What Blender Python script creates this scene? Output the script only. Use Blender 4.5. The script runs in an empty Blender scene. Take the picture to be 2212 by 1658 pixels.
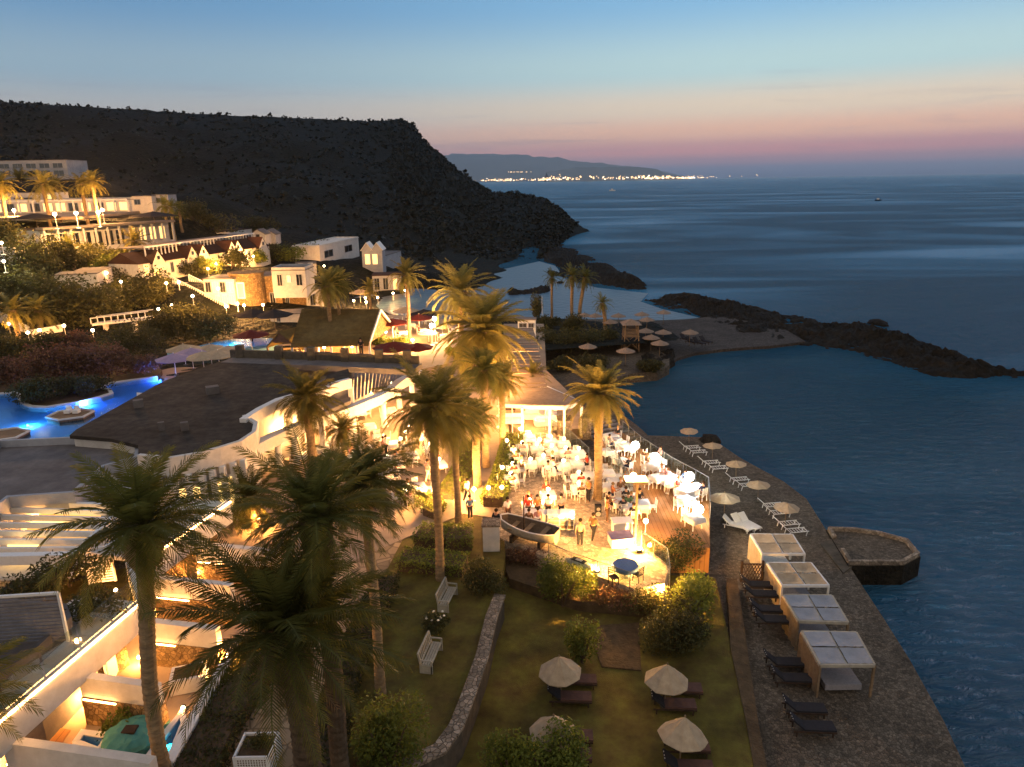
import bpy, bmesh, math, random
from mathutils import Vector, Matrix, noise as mnoise
R=math.radians; PI=math.pi
col=bpy.context.scene.collection
sc=bpy.context.scene
rnd=random.Random(7)
# ---------------------------------------------------------------- camera model
F=1534.; PITCH=R(15.97); ROLL=R(.87); CZ=24.5; IW=2212.; IH=1658.
def ray(px,py):
    u=(px-1106)/F; v=-(py-829)/F
    a=u*math.cos(ROLL)+v*math.sin(ROLL); b=-u*math.sin(ROLL)+v*math.cos(ROLL)
    return Vector((a, math.cos(PITCH)+b*math.sin(PITCH), -math.sin(PITCH)+b*math.cos(PITCH)))
def at(px,py,z=0.0):
    "ground point of height z seen in direction (px,py)"
    d=ray(px,py); t=(z-CZ)/d.z
    return Vector((d.x*t,d.y*t,z))
def atY(px,py,Y):
    d=ray(px,py); t=Y/d.y
    return Vector((d.x*t,Y,CZ+d.z*t))
def hat(base,py):
    "height above base of a vertical line at base reaching image row py"
    lo,hi=0.,60.
    def row(p):
        x,y,z=p.x,p.y,p.z-CZ
        f=y*math.cos(PITCH)-z*math.sin(PITCH); b=y*math.sin(PITCH)+z*math.cos(PITCH); a=x
        u=a/f; w=b/f
        v=u*math.sin(ROLL)+w*math.cos(ROLL)
        return 829-v*F
    for _ in range(40):
        m=(lo+hi)/2
        if row(base+Vector((0,0,m)))>py: lo=m
        else: hi=m
    return lo
cam=bpy.data.cameras.new('camera'); camo=bpy.data.objects.new('camera',cam); col.objects.link(camo)
cam.sensor_fit='HORIZONTAL'; cam.sensor_width=36; cam.lens=36*F/IW; cam.clip_start=.1; cam.clip_end=60000
Rv=Vector((1,0,0)); Uv=Vector((0,math.sin(PITCH),math.cos(PITCH))); Fv=Vector((0,math.cos(PITCH),-math.sin(PITCH)))
Xc=Rv*math.cos(ROLL)-Uv*math.sin(ROLL); Yc=Rv*math.sin(ROLL)+Uv*math.cos(ROLL)
camo.matrix_world=Matrix((( Xc.x,Yc.x,-Fv.x,0),(Xc.y,Yc.y,-Fv.y,0),(Xc.z,Yc.z,-Fv.z,CZ),(0,0,0,1)))
sc.camera=camo
# ---------------------------------------------------------------- materials
MT={}
def new_mat(name):
    m=bpy.data.materials.new(name); m.use_nodes=True; nt=m.node_tree; MT[name]=m
    return m,nt,nt.nodes['Principled BSDF']
def N(nt,t,**kw):
    n=nt.nodes.new(t)
    for k,v in kw.items():
        if k in n.inputs: n.inputs[k].default_value=v
        else: setattr(n,k,v)
    return n
def c4(c): return (c[0],c[1],c[2],1)
def mk(name,c1,c2=None,scale=3,kind='noise',rough=.8,bump=.3,bscale=None,stretch=(1,1,1),spec=.08,dirt=.25,metal=0,bdist=.03):
    m,nt,b=new_mat(name); L=nt.links.new
    c2=c2 or tuple(v*.75 for v in c1)
    tc=N(nt,'ShaderNodeTexCoord'); mp=N(nt,'ShaderNodeMapping'); mp.inputs['Scale'].default_value=stretch
    L(tc.outputs['Object'],mp.inputs['Vector'])
    nz=N(nt,'ShaderNodeTexNoise',Scale=scale if kind=='noise' else scale*.35,Detail=6,Roughness=.65); L(mp.outputs[0],nz.inputs['Vector'])
    cr=N(nt,'ShaderNodeValToRGB'); cr.color_ramp.elements[0].position=.32; cr.color_ramp.elements[1].position=.68
    cr.color_ramp.elements[0].color=c4(c2); cr.color_ramp.elements[1].color=c4(c1)
    L(nz.outputs['Fac'],cr.inputs['Fac']); src=cr.outputs['Color']; hgt=nz.outputs['Fac']
    if kind=='voronoi':
        vo=N(nt,'ShaderNodeTexVoronoi',Scale=scale); vo.feature='DISTANCE_TO_EDGE'; L(mp.outputs[0],vo.inputs['Vector'])
        vc=N(nt,'ShaderNodeTexVoronoi',Scale=scale); L(mp.outputs[0],vc.inputs['Vector'])
        mr=N(nt,'ShaderNodeMapRange'); mr.inputs['From Max'].default_value=.08; L(vo.outputs['Distance'],mr.inputs['Value'])
        hs=N(nt,'ShaderNodeHueSaturation'); sx=N(nt,'ShaderNodeSeparateColor'); L(vc.outputs['Color'],sx.inputs[0])
        m2=N(nt,'ShaderNodeMapRange'); m2.inputs['To Min'].default_value=.6; m2.inputs['To Max'].default_value=1.3; L(sx.outputs[0],m2.inputs['Value'])
        L(m2.outputs[0],hs.inputs['Value']); L(src,hs.inputs['Color'])
        mx=N(nt,'ShaderNodeMix'); mx.data_type='RGBA'; L(mr.outputs[0],mx.inputs['Factor'])
        mx.inputs['A'].default_value=c4(tuple(v*.6 for v in c2)); L(hs.outputs['Color'],mx.inputs['B']); src=mx.outputs['Result']; hgt=mr.outputs[0]
    if kind=='plank':
        wv=N(nt,'ShaderNodeTexWave',Scale=scale); wv.wave_type='BANDS'; wv.bands_direction='X'; wv.wave_profile='SAW'; L(mp.outputs[0],wv.inputs['Vector'])
        wv.inputs['Distortion'].default_value=0
        mr=N(nt,'ShaderNodeMapRange'); mr.inputs['From Max'].default_value=.14; L(wv.outputs['Fac'],mr.inputs['Value'])
        mx=N(nt,'ShaderNodeMix'); mx.data_type='RGBA'; L(mr.outputs[0],mx.inputs['Factor'])
        mx.inputs['A'].default_value=c4(tuple(v*.3 for v in c2)); L(src,mx.inputs['B']); src=mx.outputs['Result']; hgt=mr.outputs[0]
    if dirt:
        n3=N(nt,'ShaderNodeTexNoise',Scale=.35,Detail=5,Roughness=.7); L(tc.outputs['Object'],n3.inputs['Vector'])
        m3=N(nt,'ShaderNodeMapRange'); m3.inputs['From Min'].default_value=.3; m3.inputs['From Max'].default_value=.7
        m3.inputs['To Min'].default_value=1-dirt; m3.inputs['To Max'].default_value=1.; L(n3.outputs['Fac'],m3.inputs['Value'])
        h2=N(nt,'ShaderNodeHueSaturation'); L(m3.outputs[0],h2.inputs['Value']); L(src,h2.inputs['Color']); src=h2.outputs['Color']
    L(src,b.inputs['Base Color'])
    b.inputs['Roughness'].default_value=rough; b.inputs['Metallic'].default_value=metal; b.inputs['Specular IOR Level'].default_value=spec
    if bump:
        if kind=='noise':
            n4=N(nt,'ShaderNodeTexNoise',Scale=bscale or scale*4,Detail=4); L(mp.outputs[0],n4.inputs['Vector']); hgt=n4.outputs['Fac']
        bp=N(nt,'ShaderNodeBump',Strength=bump,Distance=bdist); L(hgt,bp.inputs['Height']); L(bp.outputs[0],b.inputs['Normal'])
    return m
def emis(name,color,strength):
    m,nt,b=new_mat(name)
    b.inputs['Base Color'].default_value=c4(color); b.inputs['Emission Color'].default_value=c4(color); b.inputs['Emission Strength'].default_value=strength
    return m
def leafmat(name,c1,c2,tr=.35,scale=1.2):
    m,nt,b=new_mat(name); L=nt.links.new
    tc=N(nt,'ShaderNodeTexCoord'); nz=N(nt,'ShaderNodeTexNoise',Scale=scale,Detail=3); L(tc.outputs['Object'],nz.inputs['Vector'])
    oi=N(nt,'ShaderNodeObjectInfo')
    cr=N(nt,'ShaderNodeValToRGB'); cr.color_ramp.elements[0].position=.3; cr.color_ramp.elements[1].position=.7
    cr.color_ramp.elements[0].color=c4(c2); cr.color_ramp.elements[1].color=c4(c1); L(nz.outputs['Fac'],cr.inputs['Fac'])
    hs=N(nt,'ShaderNodeHueSaturation'); mr=N(nt,'ShaderNodeMapRange'); mr.inputs['To Min'].default_value=.7; mr.inputs['To Max'].default_value=1.25
    L(oi.outputs['Random'],mr.inputs['Value']); L(mr.outputs[0],hs.inputs['Value']); L(cr.outputs['Color'],hs.inputs['Color'])
    L(hs.outputs['Color'],b.inputs['Base Color']); b.inputs['Roughness'].default_value=.55; b.inputs['Specular IOR Level'].default_value=.25
    t=N(nt,'ShaderNodeBsdfTranslucent'); L(hs.outputs['Color'],t.inputs['Color'])
    mx=N(nt,'ShaderNodeMixShader',Fac=tr); L(b.outputs[0],mx.inputs[1]); L(t.outputs[0],mx.inputs[2])
    L(mx.outputs[0],nt.nodes['Material Output'].inputs['Surface'])
    return m
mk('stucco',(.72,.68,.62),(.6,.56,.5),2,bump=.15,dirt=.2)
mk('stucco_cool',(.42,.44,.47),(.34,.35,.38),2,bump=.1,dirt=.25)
mk('white',(.8,.79,.76),(.72,.7,.66),6,bump=.05,dirt=.08,rough=.5)
mk('cloth',(.82,.8,.77),(.76,.74,.7),5,bump=.2,bscale=12,dirt=0,rough=.9)
mk('roofdark',(.085,.07,.055),(.05,.042,.036),1.4,bump=.5,bscale=14,dirt=.5,rough=.95)
mk('roofgrey',(.2,.18,.17),(.13,.12,.12),1.1,bump=.3,bscale=10,dirt=.4)
mk('rooftile',(.07,.032,.022),(.045,.022,.016),7,bump=.6,bscale=10,dirt=.3)
mk('thatch',(.2,.15,.06),(.12,.09,.035),3,'plank',bump=.8,dirt=.3,stretch=(1,1,1))
mk('slat',(.33,.25,.19),(.25,.19,.14),3,bump=.2,dirt=.3)
mk('slatgrey',(.3,.28,.27),(.2,.19,.2),3,bump=.2,dirt=.3)
mk('plaza',(.62,.5,.36),(.48,.38,.27),4.,'voronoi',bump=.6,dirt=.25)
mk('flag',(.46,.33,.2),(.34,.24,.14),1.3,'voronoi',bump=.6,dirt=.3)
mk('pave',(.42,.32,.23),(.35,.26,.18),1.2,bump=.2,dirt=.3)
mk('pebble',(.2,.16,.115),(.12,.1,.075),7,'voronoi',bump=.8,dirt=.45)
mk('sand',(.17,.145,.12),(.11,.095,.08),2.5,bump=.6,dirt=.4)
mk('shingle',(.13,.11,.095),(.07,.06,.05),6,'voronoi',bump=.8,dirt=.45)
mk('earth',(.15,.1,.055),(.08,.055,.03),2.2,bump=.8,dirt=.4,bdist=.1)
mk('lawn',(.2,.175,.035),(.12,.08,.028),.9,bump=1.,bscale=26,dirt=.6,bdist=.05)
mk('stone',(.45,.3,.14),(.28,.18,.09),5.,'voronoi',bump=1.,dirt=.3,bdist=.05)
mk('copestone',(.42,.34,.25),(.28,.22,.16),4.5,'voronoi',bump=1.,dirt=.35,bdist=.05)
mk('rock',(.04,.034,.024),(.014,.013,.01),1.6,bump=1.,bscale=5,dirt=.5,bdist=.35)
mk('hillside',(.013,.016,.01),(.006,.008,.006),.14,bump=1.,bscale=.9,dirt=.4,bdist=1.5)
mk('concrete',(.14,.12,.09),(.08,.07,.055),2.5,bump=.5,dirt=.4)
mk('deck',(.42,.22,.09),(.3,.15,.06),1.1,'plank',bump=.4,dirt=.2)
mk('deckdim',(.33,.21,.12),(.24,.15,.085),1.1,'plank',bump=.4,dirt=.3)
mk('wood',(.28,.2,.12),(.18,.12,.07),5,bump=.3,dirt=.2)
mk('darkwood',(.07,.045,.03),(.04,.025,.018),5,bump=.3,dirt=.2)
mk('cushion',(.13,.07,.055),(.09,.05,.04),5,bump=.2,dirt=.1)
mk('canvas',(.52,.4,.26),(.4,.3,.19),3,bump=.5,bscale=9,dirt=.25)
mk('canvaspurple',(.4,.3,.42),(.32,.24,.33),3,bump=.3,dirt=.2)
mk('canvasred',(.13,.022,.016),(.09,.016,.012),3,bump=.3,dirt=.1)
mk('canvasblack',(.03,.027,.028),(.02,.018,.02),3,bump=.3,dirt=.1)
mk('shadecloth',(.33,.35,.38),(.26,.28,.31),2.5,bump=.4,bscale=22,dirt=.25)
mk('metal',(.25,.25,.24),(.2,.2,.2),8,bump=0,dirt=.1,rough=.35,metal=.7)
mk('blackmat',(.018,.018,.02),(.012,.012,.014),8,bump=0,dirt=0,rough=.5)
mk('bark',(.4,.28,.15),(.2,.14,.08),3,bump=1.,bscale=9,dirt=.3,stretch=(1,1,3),bdist=.04)
mk('barkdark',(.15,.105,.065),(.08,.055,.035),3,bump=1.,bscale=9,dirt=.3,bdist=.05)
mk('pooltile',(.25,.5,.62),(.2,.42,.55),8,bump=.1,dirt=.1)
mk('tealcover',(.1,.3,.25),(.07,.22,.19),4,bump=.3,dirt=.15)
mk('boatpaint',(.5,.46,.36),(.36,.33,.26),4,bump=.2,dirt=.35)
mk('boatinside',(.22,.16,.11),(.14,.1,.07),4,bump=.3,dirt=.3)
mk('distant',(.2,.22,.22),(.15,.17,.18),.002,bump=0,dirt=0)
mk('skin',(.45,.26,.17),(.4,.22,.14),8,bump=0,dirt=0,rough=.55)
for n_,c_ in dict(red=(.5,.05,.03),dark=(.03,.03,.035),grey=(.28,.27,.28),navy=(.03,.04,.09),cream=(.7,.66,.58),orange=(.5,.18,.06),blue=(.12,.2,.36),brown=(.16,.09,.05),pink=(.5,.25,.24),green=(.08,.16,.08)).items():
    mk('c_'+n_,c_,None,9,bump=.15,bscale=14,dirt=0,rough=.9)
mk('hair',(.03,.018,.01),None,9,bump=.3,dirt=0); mk('hairfair',(.25,.16,.07),None,9,bump=.3,dirt=0)
leafmat('frond',(.17,.165,.035),(.08,.09,.02),.35); leafmat('frondwarm',(.25,.21,.045),(.14,.13,.03),.4)
leafmat('frondold',(.14,.09,.04),(.08,.055,.025))
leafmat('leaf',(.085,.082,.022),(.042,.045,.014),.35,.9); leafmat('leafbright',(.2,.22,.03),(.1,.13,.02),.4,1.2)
leafmat('leafred',(.22,.1,.06),(.1,.06,.035),.3,.7); leafmat('scrub',(.014,.018,.01),(.008,.01,.007),.2,.3)
emis('globe',(1,.78,.45),14); emis('globewhite',(1,.93,.82),22); emis('led',(1,.5,.17),24); emis('warmwindow',(1,.62,.2),1.6)
emis('panel',(1,.62,.2),2.2); emis('paneldeep',(1,.5,.1),.9); emis('citylight',(1,.62,.3),2.6); emis('citywhite',(1,.85,.65),3.); emis('bluelamp',(.1,.35,1),14); emis('teallamp',(.3,.9,1),8)
emis('flower',(.8,.75,.6),0)
def glass(name,tint,fac=.12,rough=.03):
    m,nt,b=new_mat(name); L=nt.links.new; nt.nodes.remove(b)
    t=N(nt,'ShaderNodeBsdfTransparent',Color=c4(tint)); g=N(nt,'ShaderNodeBsdfGlossy',Roughness=rough); g.inputs['Color'].default_value=(.9,.95,.93,1)
    lw=N(nt,'ShaderNodeLayerWeight',Blend=.5); pw=N(nt,'ShaderNodeMath',operation='POWER'); pw.inputs[1].default_value=4.5; L(lw.outputs['Facing'],pw.inputs[0]); ad=N(nt,'ShaderNodeMath',operation='ADD'); ad.use_clamp=True; ad.inputs[1].default_value=fac; L(pw.outputs[0],ad.inputs[0])
    mx=N(nt,'ShaderNodeMixShader'); L(ad.outputs[0],mx.inputs[0]); L(t.outputs[0],mx.inputs[1]); L(g.outputs[0],mx.inputs[2])
    L(mx.outputs[0],nt.nodes['Material Output'].inputs['Surface']); return m,nt,g
glass('glass',(.9,.95,.92))
m_,nt_,g_=glass('poolwater',(.3,.6,1.),.02,.06)
n_=N(nt_,'ShaderNodeTexNoise',Scale=2.5,Detail=3); tc_=N(nt_,'ShaderNodeTexCoord'); nt_.links.new(tc_.outputs['Object'],n_.inputs['Vector'])
b_=N(nt_,'ShaderNodeBump',Strength=.4,Distance=.08); nt_.links.new(n_.outputs['Fac'],b_.inputs['Height']); nt_.links.new(b_.outputs[0],g_.inputs['Normal'])
glass('windowdark',(.12,.14,.16),.1)
# sea
m,nt,b=new_mat('seawater'); L=nt.links.new
tc=N(nt,'ShaderNodeTexCoord')
mp=N(nt,'ShaderNodeMapping'); mp.inputs['Scale'].default_value=(.55,1.3,1); mp.inputs['Rotation'].default_value=(0,0,R(12)); L(tc.outputs['Object'],mp.inputs['Vector'])
n1=N(nt,'ShaderNodeTexNoise',Scale=1.15,Detail=6,Roughness=.66,Distortion=.8); L(mp.outputs[0],n1.inputs['Vector'])
n2=N(nt,'ShaderNodeTexNoise',Scale=.16,Detail=3,Roughness=.5); L(mp.outputs[0],n2.inputs['Vector'])
ad=N(nt,'ShaderNodeMath',operation='MULTIPLY_ADD'); ad.inputs[1].default_value=1.6; L(n2.outputs['Fac'],ad.inputs[0]); L(n1.outputs['Fac'],ad.inputs[2])
mp2=N(nt,'ShaderNodeMapping'); mp2.inputs['Scale'].default_value=(.0045,.013,1); mp2.inputs['Location'].default_value=(.4,.3,0); L(tc.outputs['Object'],mp2.inputs['Vector'])
n3=N(nt,'ShaderNodeTexNoise',Scale=1.,Detail=3,Roughness=.5,Distortion=1.4); L(mp2.outputs[0],n3.inputs['Vector'])
mr=N(nt,'ShaderNodeMapRange'); mr.inputs['From Min'].default_value=.42; mr.inputs['From Max'].default_value=.66; mr.inputs['To Min'].default_value=1.; mr.inputs['To Max'].default_value=.3
L(n3.outputs['Fac'],mr.inputs['Value'])
bp=N(nt,'ShaderNodeBump',Distance=5.5); L(mr.outputs[0],bp.inputs['Strength']); L(ad.outputs[0],bp.inputs['Height']); L(bp.outputs[0],b.inputs['Normal'])
b.inputs['Base Color'].default_value=(.02,.1,.16,1); b.inputs['Roughness'].default_value=.14; SEA=(nt,b,bp); b.inputs['IOR'].default_value=1.333; b.inputs['Specular IOR Level'].default_value=.5
nt,b,bp=SEA; L=nt.links.new
df=N(nt,'ShaderNodeBsdfDiffuse'); df.inputs['Color'].default_value=(.02,.15,.28,1); gl=N(nt,'ShaderNodeBsdfGlossy',Roughness=.14); gl.inputs['Color'].default_value=(.62,.85,1,1)
fr_=N(nt,'ShaderNodeFresnel',IOR=1.5); L(bp.outputs[0],fr_.inputs['Normal']); L(bp.outputs[0],gl.inputs['Normal']); L(bp.outputs[0],df.inputs['Normal'])
ms=N(nt,'ShaderNodeMixShader'); L(fr_.outputs[0],ms.inputs[0]); L(df.outputs[0],ms.inputs[1]); L(gl.outputs[0],ms.inputs[2]); L(ms.outputs[0],nt.nodes['Material Output'].inputs['Surface']); nt.nodes.remove(b)
m,nt,b=new_mat('lagoonwater'); L=nt.links.new
tc=N(nt,'ShaderNodeTexCoord'); n1=N(nt,'ShaderNodeTexNoise',Scale=.7,Detail=4); L(tc.outputs['Object'],n1.inputs['Vector'])
bp=N(nt,'ShaderNodeBump',Strength=.4,Distance=.4); L(n1.outputs['Fac'],bp.inputs['Height']); L(bp.outputs[0],b.inputs['Normal'])
b.inputs['Base Color'].default_value=(.03,.06,.09,1); b.inputs['Specular Tint'].default_value=(.6,.72,1,1); b.inputs['Roughness'].default_value=.3; b.inputs['IOR'].default_value=1.333
# ---------------------------------------------------------------- world
w=bpy.data.worlds.new('World'); sc.world=w; w.use_nodes=True; nt=w.node_tree; L=nt.links.new
def s2l(c): return tuple(((v/255+.055)/1.055)**2.4 if v>10 else v/255/12.92 for v in c)
tc=N(nt,'ShaderNodeTexCoord'); sx=N(nt,'ShaderNodeSeparateXYZ'); L(tc.outputs['Generated'],sx.inputs[0])
def ramp(stops):
    cr=N(nt,'ShaderNodeValToRGB'); e=cr.color_ramp.elements; cr.color_ramp.interpolation='EASE'
    while len(e)<len(stops): e.new(.5)
    for k,(p,c) in enumerate(stops): e[k].position=p; e[k].color=c4(s2l(c))
    return cr
mpz=N(nt,'ShaderNodeMapRange'); mpz.inputs['From Max'].default_value=1.; L(sx.outputs['Z'],mpz.inputs['Value'])
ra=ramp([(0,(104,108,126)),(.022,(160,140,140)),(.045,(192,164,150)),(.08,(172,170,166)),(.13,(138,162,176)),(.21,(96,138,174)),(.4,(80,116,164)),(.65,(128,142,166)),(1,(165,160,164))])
rb=ramp([(0,(88,106,138)),(.011,(112,120,148)),(.021,(166,132,146)),(.034,(220,148,144)),(.056,(244,188,154)),(.085,(228,206,178)),(.13,(178,204,204)),(.215,(124,172,206)),(.4,(88,128,180)),(.65,(136,152,176)),(1,(168,162,166))])  # upper stops of both ramps brightened to add fill from the unseen zenith
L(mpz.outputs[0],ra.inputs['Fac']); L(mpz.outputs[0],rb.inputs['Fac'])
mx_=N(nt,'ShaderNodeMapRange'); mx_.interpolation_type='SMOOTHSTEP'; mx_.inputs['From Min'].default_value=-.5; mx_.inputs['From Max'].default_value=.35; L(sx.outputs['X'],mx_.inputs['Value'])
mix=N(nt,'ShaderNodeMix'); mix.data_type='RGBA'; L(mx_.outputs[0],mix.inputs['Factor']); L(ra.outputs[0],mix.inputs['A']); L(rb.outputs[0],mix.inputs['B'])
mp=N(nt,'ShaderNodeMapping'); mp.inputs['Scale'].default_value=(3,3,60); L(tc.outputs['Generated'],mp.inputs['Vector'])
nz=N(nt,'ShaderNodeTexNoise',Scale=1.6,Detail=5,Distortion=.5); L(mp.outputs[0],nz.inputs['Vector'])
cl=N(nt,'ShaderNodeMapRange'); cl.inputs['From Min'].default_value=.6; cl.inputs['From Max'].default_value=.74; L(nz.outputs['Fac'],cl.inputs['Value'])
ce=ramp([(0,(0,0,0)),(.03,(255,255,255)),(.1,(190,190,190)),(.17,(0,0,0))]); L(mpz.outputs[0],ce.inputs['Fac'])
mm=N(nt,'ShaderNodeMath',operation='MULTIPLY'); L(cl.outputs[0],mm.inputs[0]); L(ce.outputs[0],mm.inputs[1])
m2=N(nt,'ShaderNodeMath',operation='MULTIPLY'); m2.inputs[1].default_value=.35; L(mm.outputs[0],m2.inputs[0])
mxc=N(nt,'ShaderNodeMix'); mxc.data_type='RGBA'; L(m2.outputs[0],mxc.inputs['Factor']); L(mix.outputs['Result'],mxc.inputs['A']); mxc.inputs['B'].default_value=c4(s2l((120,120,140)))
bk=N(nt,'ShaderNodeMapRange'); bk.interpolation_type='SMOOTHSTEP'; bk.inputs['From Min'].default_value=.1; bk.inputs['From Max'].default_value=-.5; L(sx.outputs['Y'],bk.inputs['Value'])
mb_=N(nt,'ShaderNodeMix'); mb_.data_type='RGBA'; L(bk.outputs[0],mb_.inputs['Factor']); L(mxc.outputs['Result'],mb_.inputs['A']); mb_.inputs['B'].default_value=(.46,.4,.36,1)  # warm fill light added to the unseen sky behind the camera
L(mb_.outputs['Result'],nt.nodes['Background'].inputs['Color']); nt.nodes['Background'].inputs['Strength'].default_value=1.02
sc.view_settings.view_transform='Standard'; sc.view_settings.look='None'; sc.view_settings.gamma=1; sc.view_settings.exposure=.38; sc.view_settings.use_curve_mapping=False
cy=sc.cycles; cy.use_light_tree=True; cy.use_denoising=True; cy.max_bounces=5; cy.diffuse_bounces=2; cy.glossy_bounces=2; cy.transparent_max_bounces=10; cy.transmission_bounces=2; cy.volume_bounces=0
cy.sample_clamp_indirect=3; cy.sample_clamp_direct=0; cy.caustics_reflective=False; cy.caustics_refractive=False
# ---------------------------------------------------------------- mesh helpers
class MB:
    def __init__(s): s.v=[]; s.f=[]
    def add(s,vs,fs):
        o=len(s.v); s.v+=[tuple(v) for v in vs]; s.f+=[tuple(i+o for i in f) for f in fs]; return s
    def box(s,c,d,rz=0,rx=0,ry=0):
        M=Matrix.Rotation(rz,3,'Z')@Matrix.Rotation(ry,3,'Y')@Matrix.Rotation(rx,3,'X')
        c=Vector(c); vs=[c+M@Vector((x*d[0]/2,y*d[1]/2,z*d[2]/2)) for x in(-1,1) for y in(-1,1) for z in(-1,1)]
        return s.add(vs,[(0,1,3,2),(4,6,7,5),(0,4,5,1),(2,3,7,6),(0,2,6,4),(1,5,7,3)])
    def bar(s,a,b,w,h=None):
        "rectangular bar between two points"
        a=Vector(a);b=Vector(b);h=h or w;d=(b-a); l=d.length
        if l<1e-6: return s
        d/=l; up=Vector((0,0,1)) if abs(d.z)<.95 else Vector((1,0,0))
        x=d.cross(up).normalized(); y=x.cross(d).normalized()
        vs=[p+x*i*w/2+y*j*h/2 for p in(a,b) for i,j in((-1,-1),(1,-1),(1,1),(-1,1))]
        return s.add(vs,[(0,3,2,1),(4,5,6,7),(0,1,5,4),(1,2,6,5),(2,3,7,6),(3,0,4,7)])
    def tube(s,pts,rs,n=8,cap=True):
        pts=[Vector(p) for p in pts]
        if not hasattr(rs,'__len__'): rs=[rs]*len(pts)
        o=[]
        for i,p in enumerate(pts):
            d=(pts[min(i+1,len(pts)-1)]-pts[max(i-1,0)]).normalized()
            up=Vector((0,0,1)) if abs(d.z)<.9 else Vector((0,1,0))
            x=d.cross(up).normalized(); y=x.cross(d).normalized()
            o+=[p+(x*math.cos(2*PI*k/n)+y*math.sin(2*PI*k/n))*rs[i] for k in range(n)]
        fs=[(i*n+k,i*n+(k+1)%n,(i+1)*n+(k+1)%n,(i+1)*n+k) for i in range(len(pts)-1) for k in range(n)]
        if cap: fs+=[tuple(range(n))[::-1],tuple(range((len(pts)-1)*n,len(pts)*n))]
        return s.add(o,fs)
    def prism(s,poly,z0,z1):
        n=len(poly); ar=sum(poly[i][0]*poly[(i+1)%n][1]-poly[(i+1)%n][0]*poly[i][1] for i in range(n))
        if ar<0: poly=poly[::-1]
        z0=z0 if hasattr(z0,'__len__') else [z0]*n
        z1=z1 if hasattr(z1,'__len__') else [z1]*n
        vs=[(p[0],p[1],z0[i]) for i,p in enumerate(poly)]+[(p[0],p[1],z1[i]) for i,p in enumerate(poly)]
        return s.add(vs,[tuple(range(n))[::-1],tuple(range(n,2*n))]+[(i,(i+1)%n,n+(i+1)%n,n+i) for i in range(n)])
    def lathe(s,prof,n=16,c=(0,0,0),closed=False):
        vs=[(c[0]+r*math.cos(2*PI*k/n),c[1]+r*math.sin(2*PI*k/n),c[2]+z) for r,z in prof for k in range(n)]
        fs=[(i*n+k,i*n+(k+1)%n,(i+1)*n+(k+1)%n,(i+1)*n+k) for i in range(len(prof)-1) for k in range(n)]
        if closed: fs+=[tuple(range(n))[::-1],tuple(range((len(prof)-1)*n,len(prof)*n))]
        return s.add(vs,fs)
    def ball(s,c,r,n=10,m=6,sq=1.):
        return s.lathe([(max(1e-3,r*math.sin(PI*i/m)),-r*sq*math.cos(PI*i/m)) for i in range(m+1)],n,c)
    def wall(s,pts,z0,z1,t):
        "wall of thickness t along a polyline (mitred); z0/z1 scalars or lists"
        n=len(pts); P=[Vector((p[0],p[1])) for p in pts]; Lf=[];Rt=[]
        for i in range(n):
            a=(P[i]-P[max(i-1,0)]); b=(P[min(i+1,n-1)]-P[i])
            if a.length<1e-6:a=b
            if b.length<1e-6:b=a
            a.normalize();b.normalize(); nn=Vector((-(a.y+b.y),a.x+b.x)).normalized(); k=1/max(.4,nn.dot(Vector((-a.y,a.x))))
            Lf.append(P[i]+nn*t/2*k);Rt.append(P[i]-nn*t/2*k)
        z0=z0 if hasattr(z0,'__len__') else [z0]*n; z1=z1 if hasattr(z1,'__len__') else [z1]*n
        vs=[]
        for i in range(n): vs+=[(Lf[i].x,Lf[i].y,z0[i]),(Rt[i].x,Rt[i].y,z0[i]),(Rt[i].x,Rt[i].y,z1[i]),(Lf[i].x,Lf[i].y,z1[i])]
        fs=[]
        for i in range(n-1):
            a=i*4;b=a+4
            fs+=[(a+1,b+1,b+2,a+2),(b,a,a+3,b+3),(a+3,a+2,b+2,b+3),(a,b,b+1,a+1)]
        fs+=[(0,1,2,3),(4*n-4,4*n-1,4*n-2,4*n-3)]
        return s.add(vs,fs)
    def mesh(s,name,smooth=False):
        me=bpy.data.meshes.new(name); me.from_pydata(s.v,[],s.f); me.update()
        if smooth: me.polygons.foreach_set('use_smooth',[True]*len(me.polygons))
        return me
    def build(s,name,mat,parent=None,smooth=False,label=None,offset=None):
        if offset is not None: s.v=[(a-offset[0],b-offset[1],c-offset[2]) for a,b,c in s.v]
        me=s.mesh(name,smooth)
        if mat: me.materials.append(MT[mat] if isinstance(mat,str) else mat)
        o=bpy.data.objects.new(name,me); col.objects.link(o)
        if parent: o.parent=parent
        if label: o['label']=label
        return o
def tag(o,label,cat,group=None,kind=None):
    if label: o['label']=label
    if cat: o['category']=cat
    if group: o['group']=group
    if kind: o['kind']=kind
    return o
def struct(o,label=None):
    o['kind']='structure'
    if label: o['label']=label
    return o
def thing(name,label,cat,loc=(0,0,0),rz=0,group=None):
    o=bpy.data.objects.new(name,None); col.objects.link(o); o.location=loc; o.rotation_euler=(0,0,rz)
    return tag(o,label,cat,group)
def copy_tree(o,parent=None):
    c=o.copy(); col.objects.link(c)
    if parent: c.parent=parent
    for ch in KIDS(o): copy_tree(ch,c)
    return c
def KIDS(o): return list(o.children)
def dup(root,loc,rz=0,label=None,sc_=1,cat=None,group=None,name=None):
    r=copy_tree(root); r.location=loc; r.rotation_euler=(0,0,rz); r.scale=(sc_,sc_,sc_) if not hasattr(sc_,'__len__') else sc_
    if label: r['label']=label
    if group: r['group']=group
    if name: r.name=name
    return r
def setmat(o,m):
    if o.material_slots:
        o.material_slots[0].link='OBJECT'; o.material_slots[0].material=MT[m]
USED=set()
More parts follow.
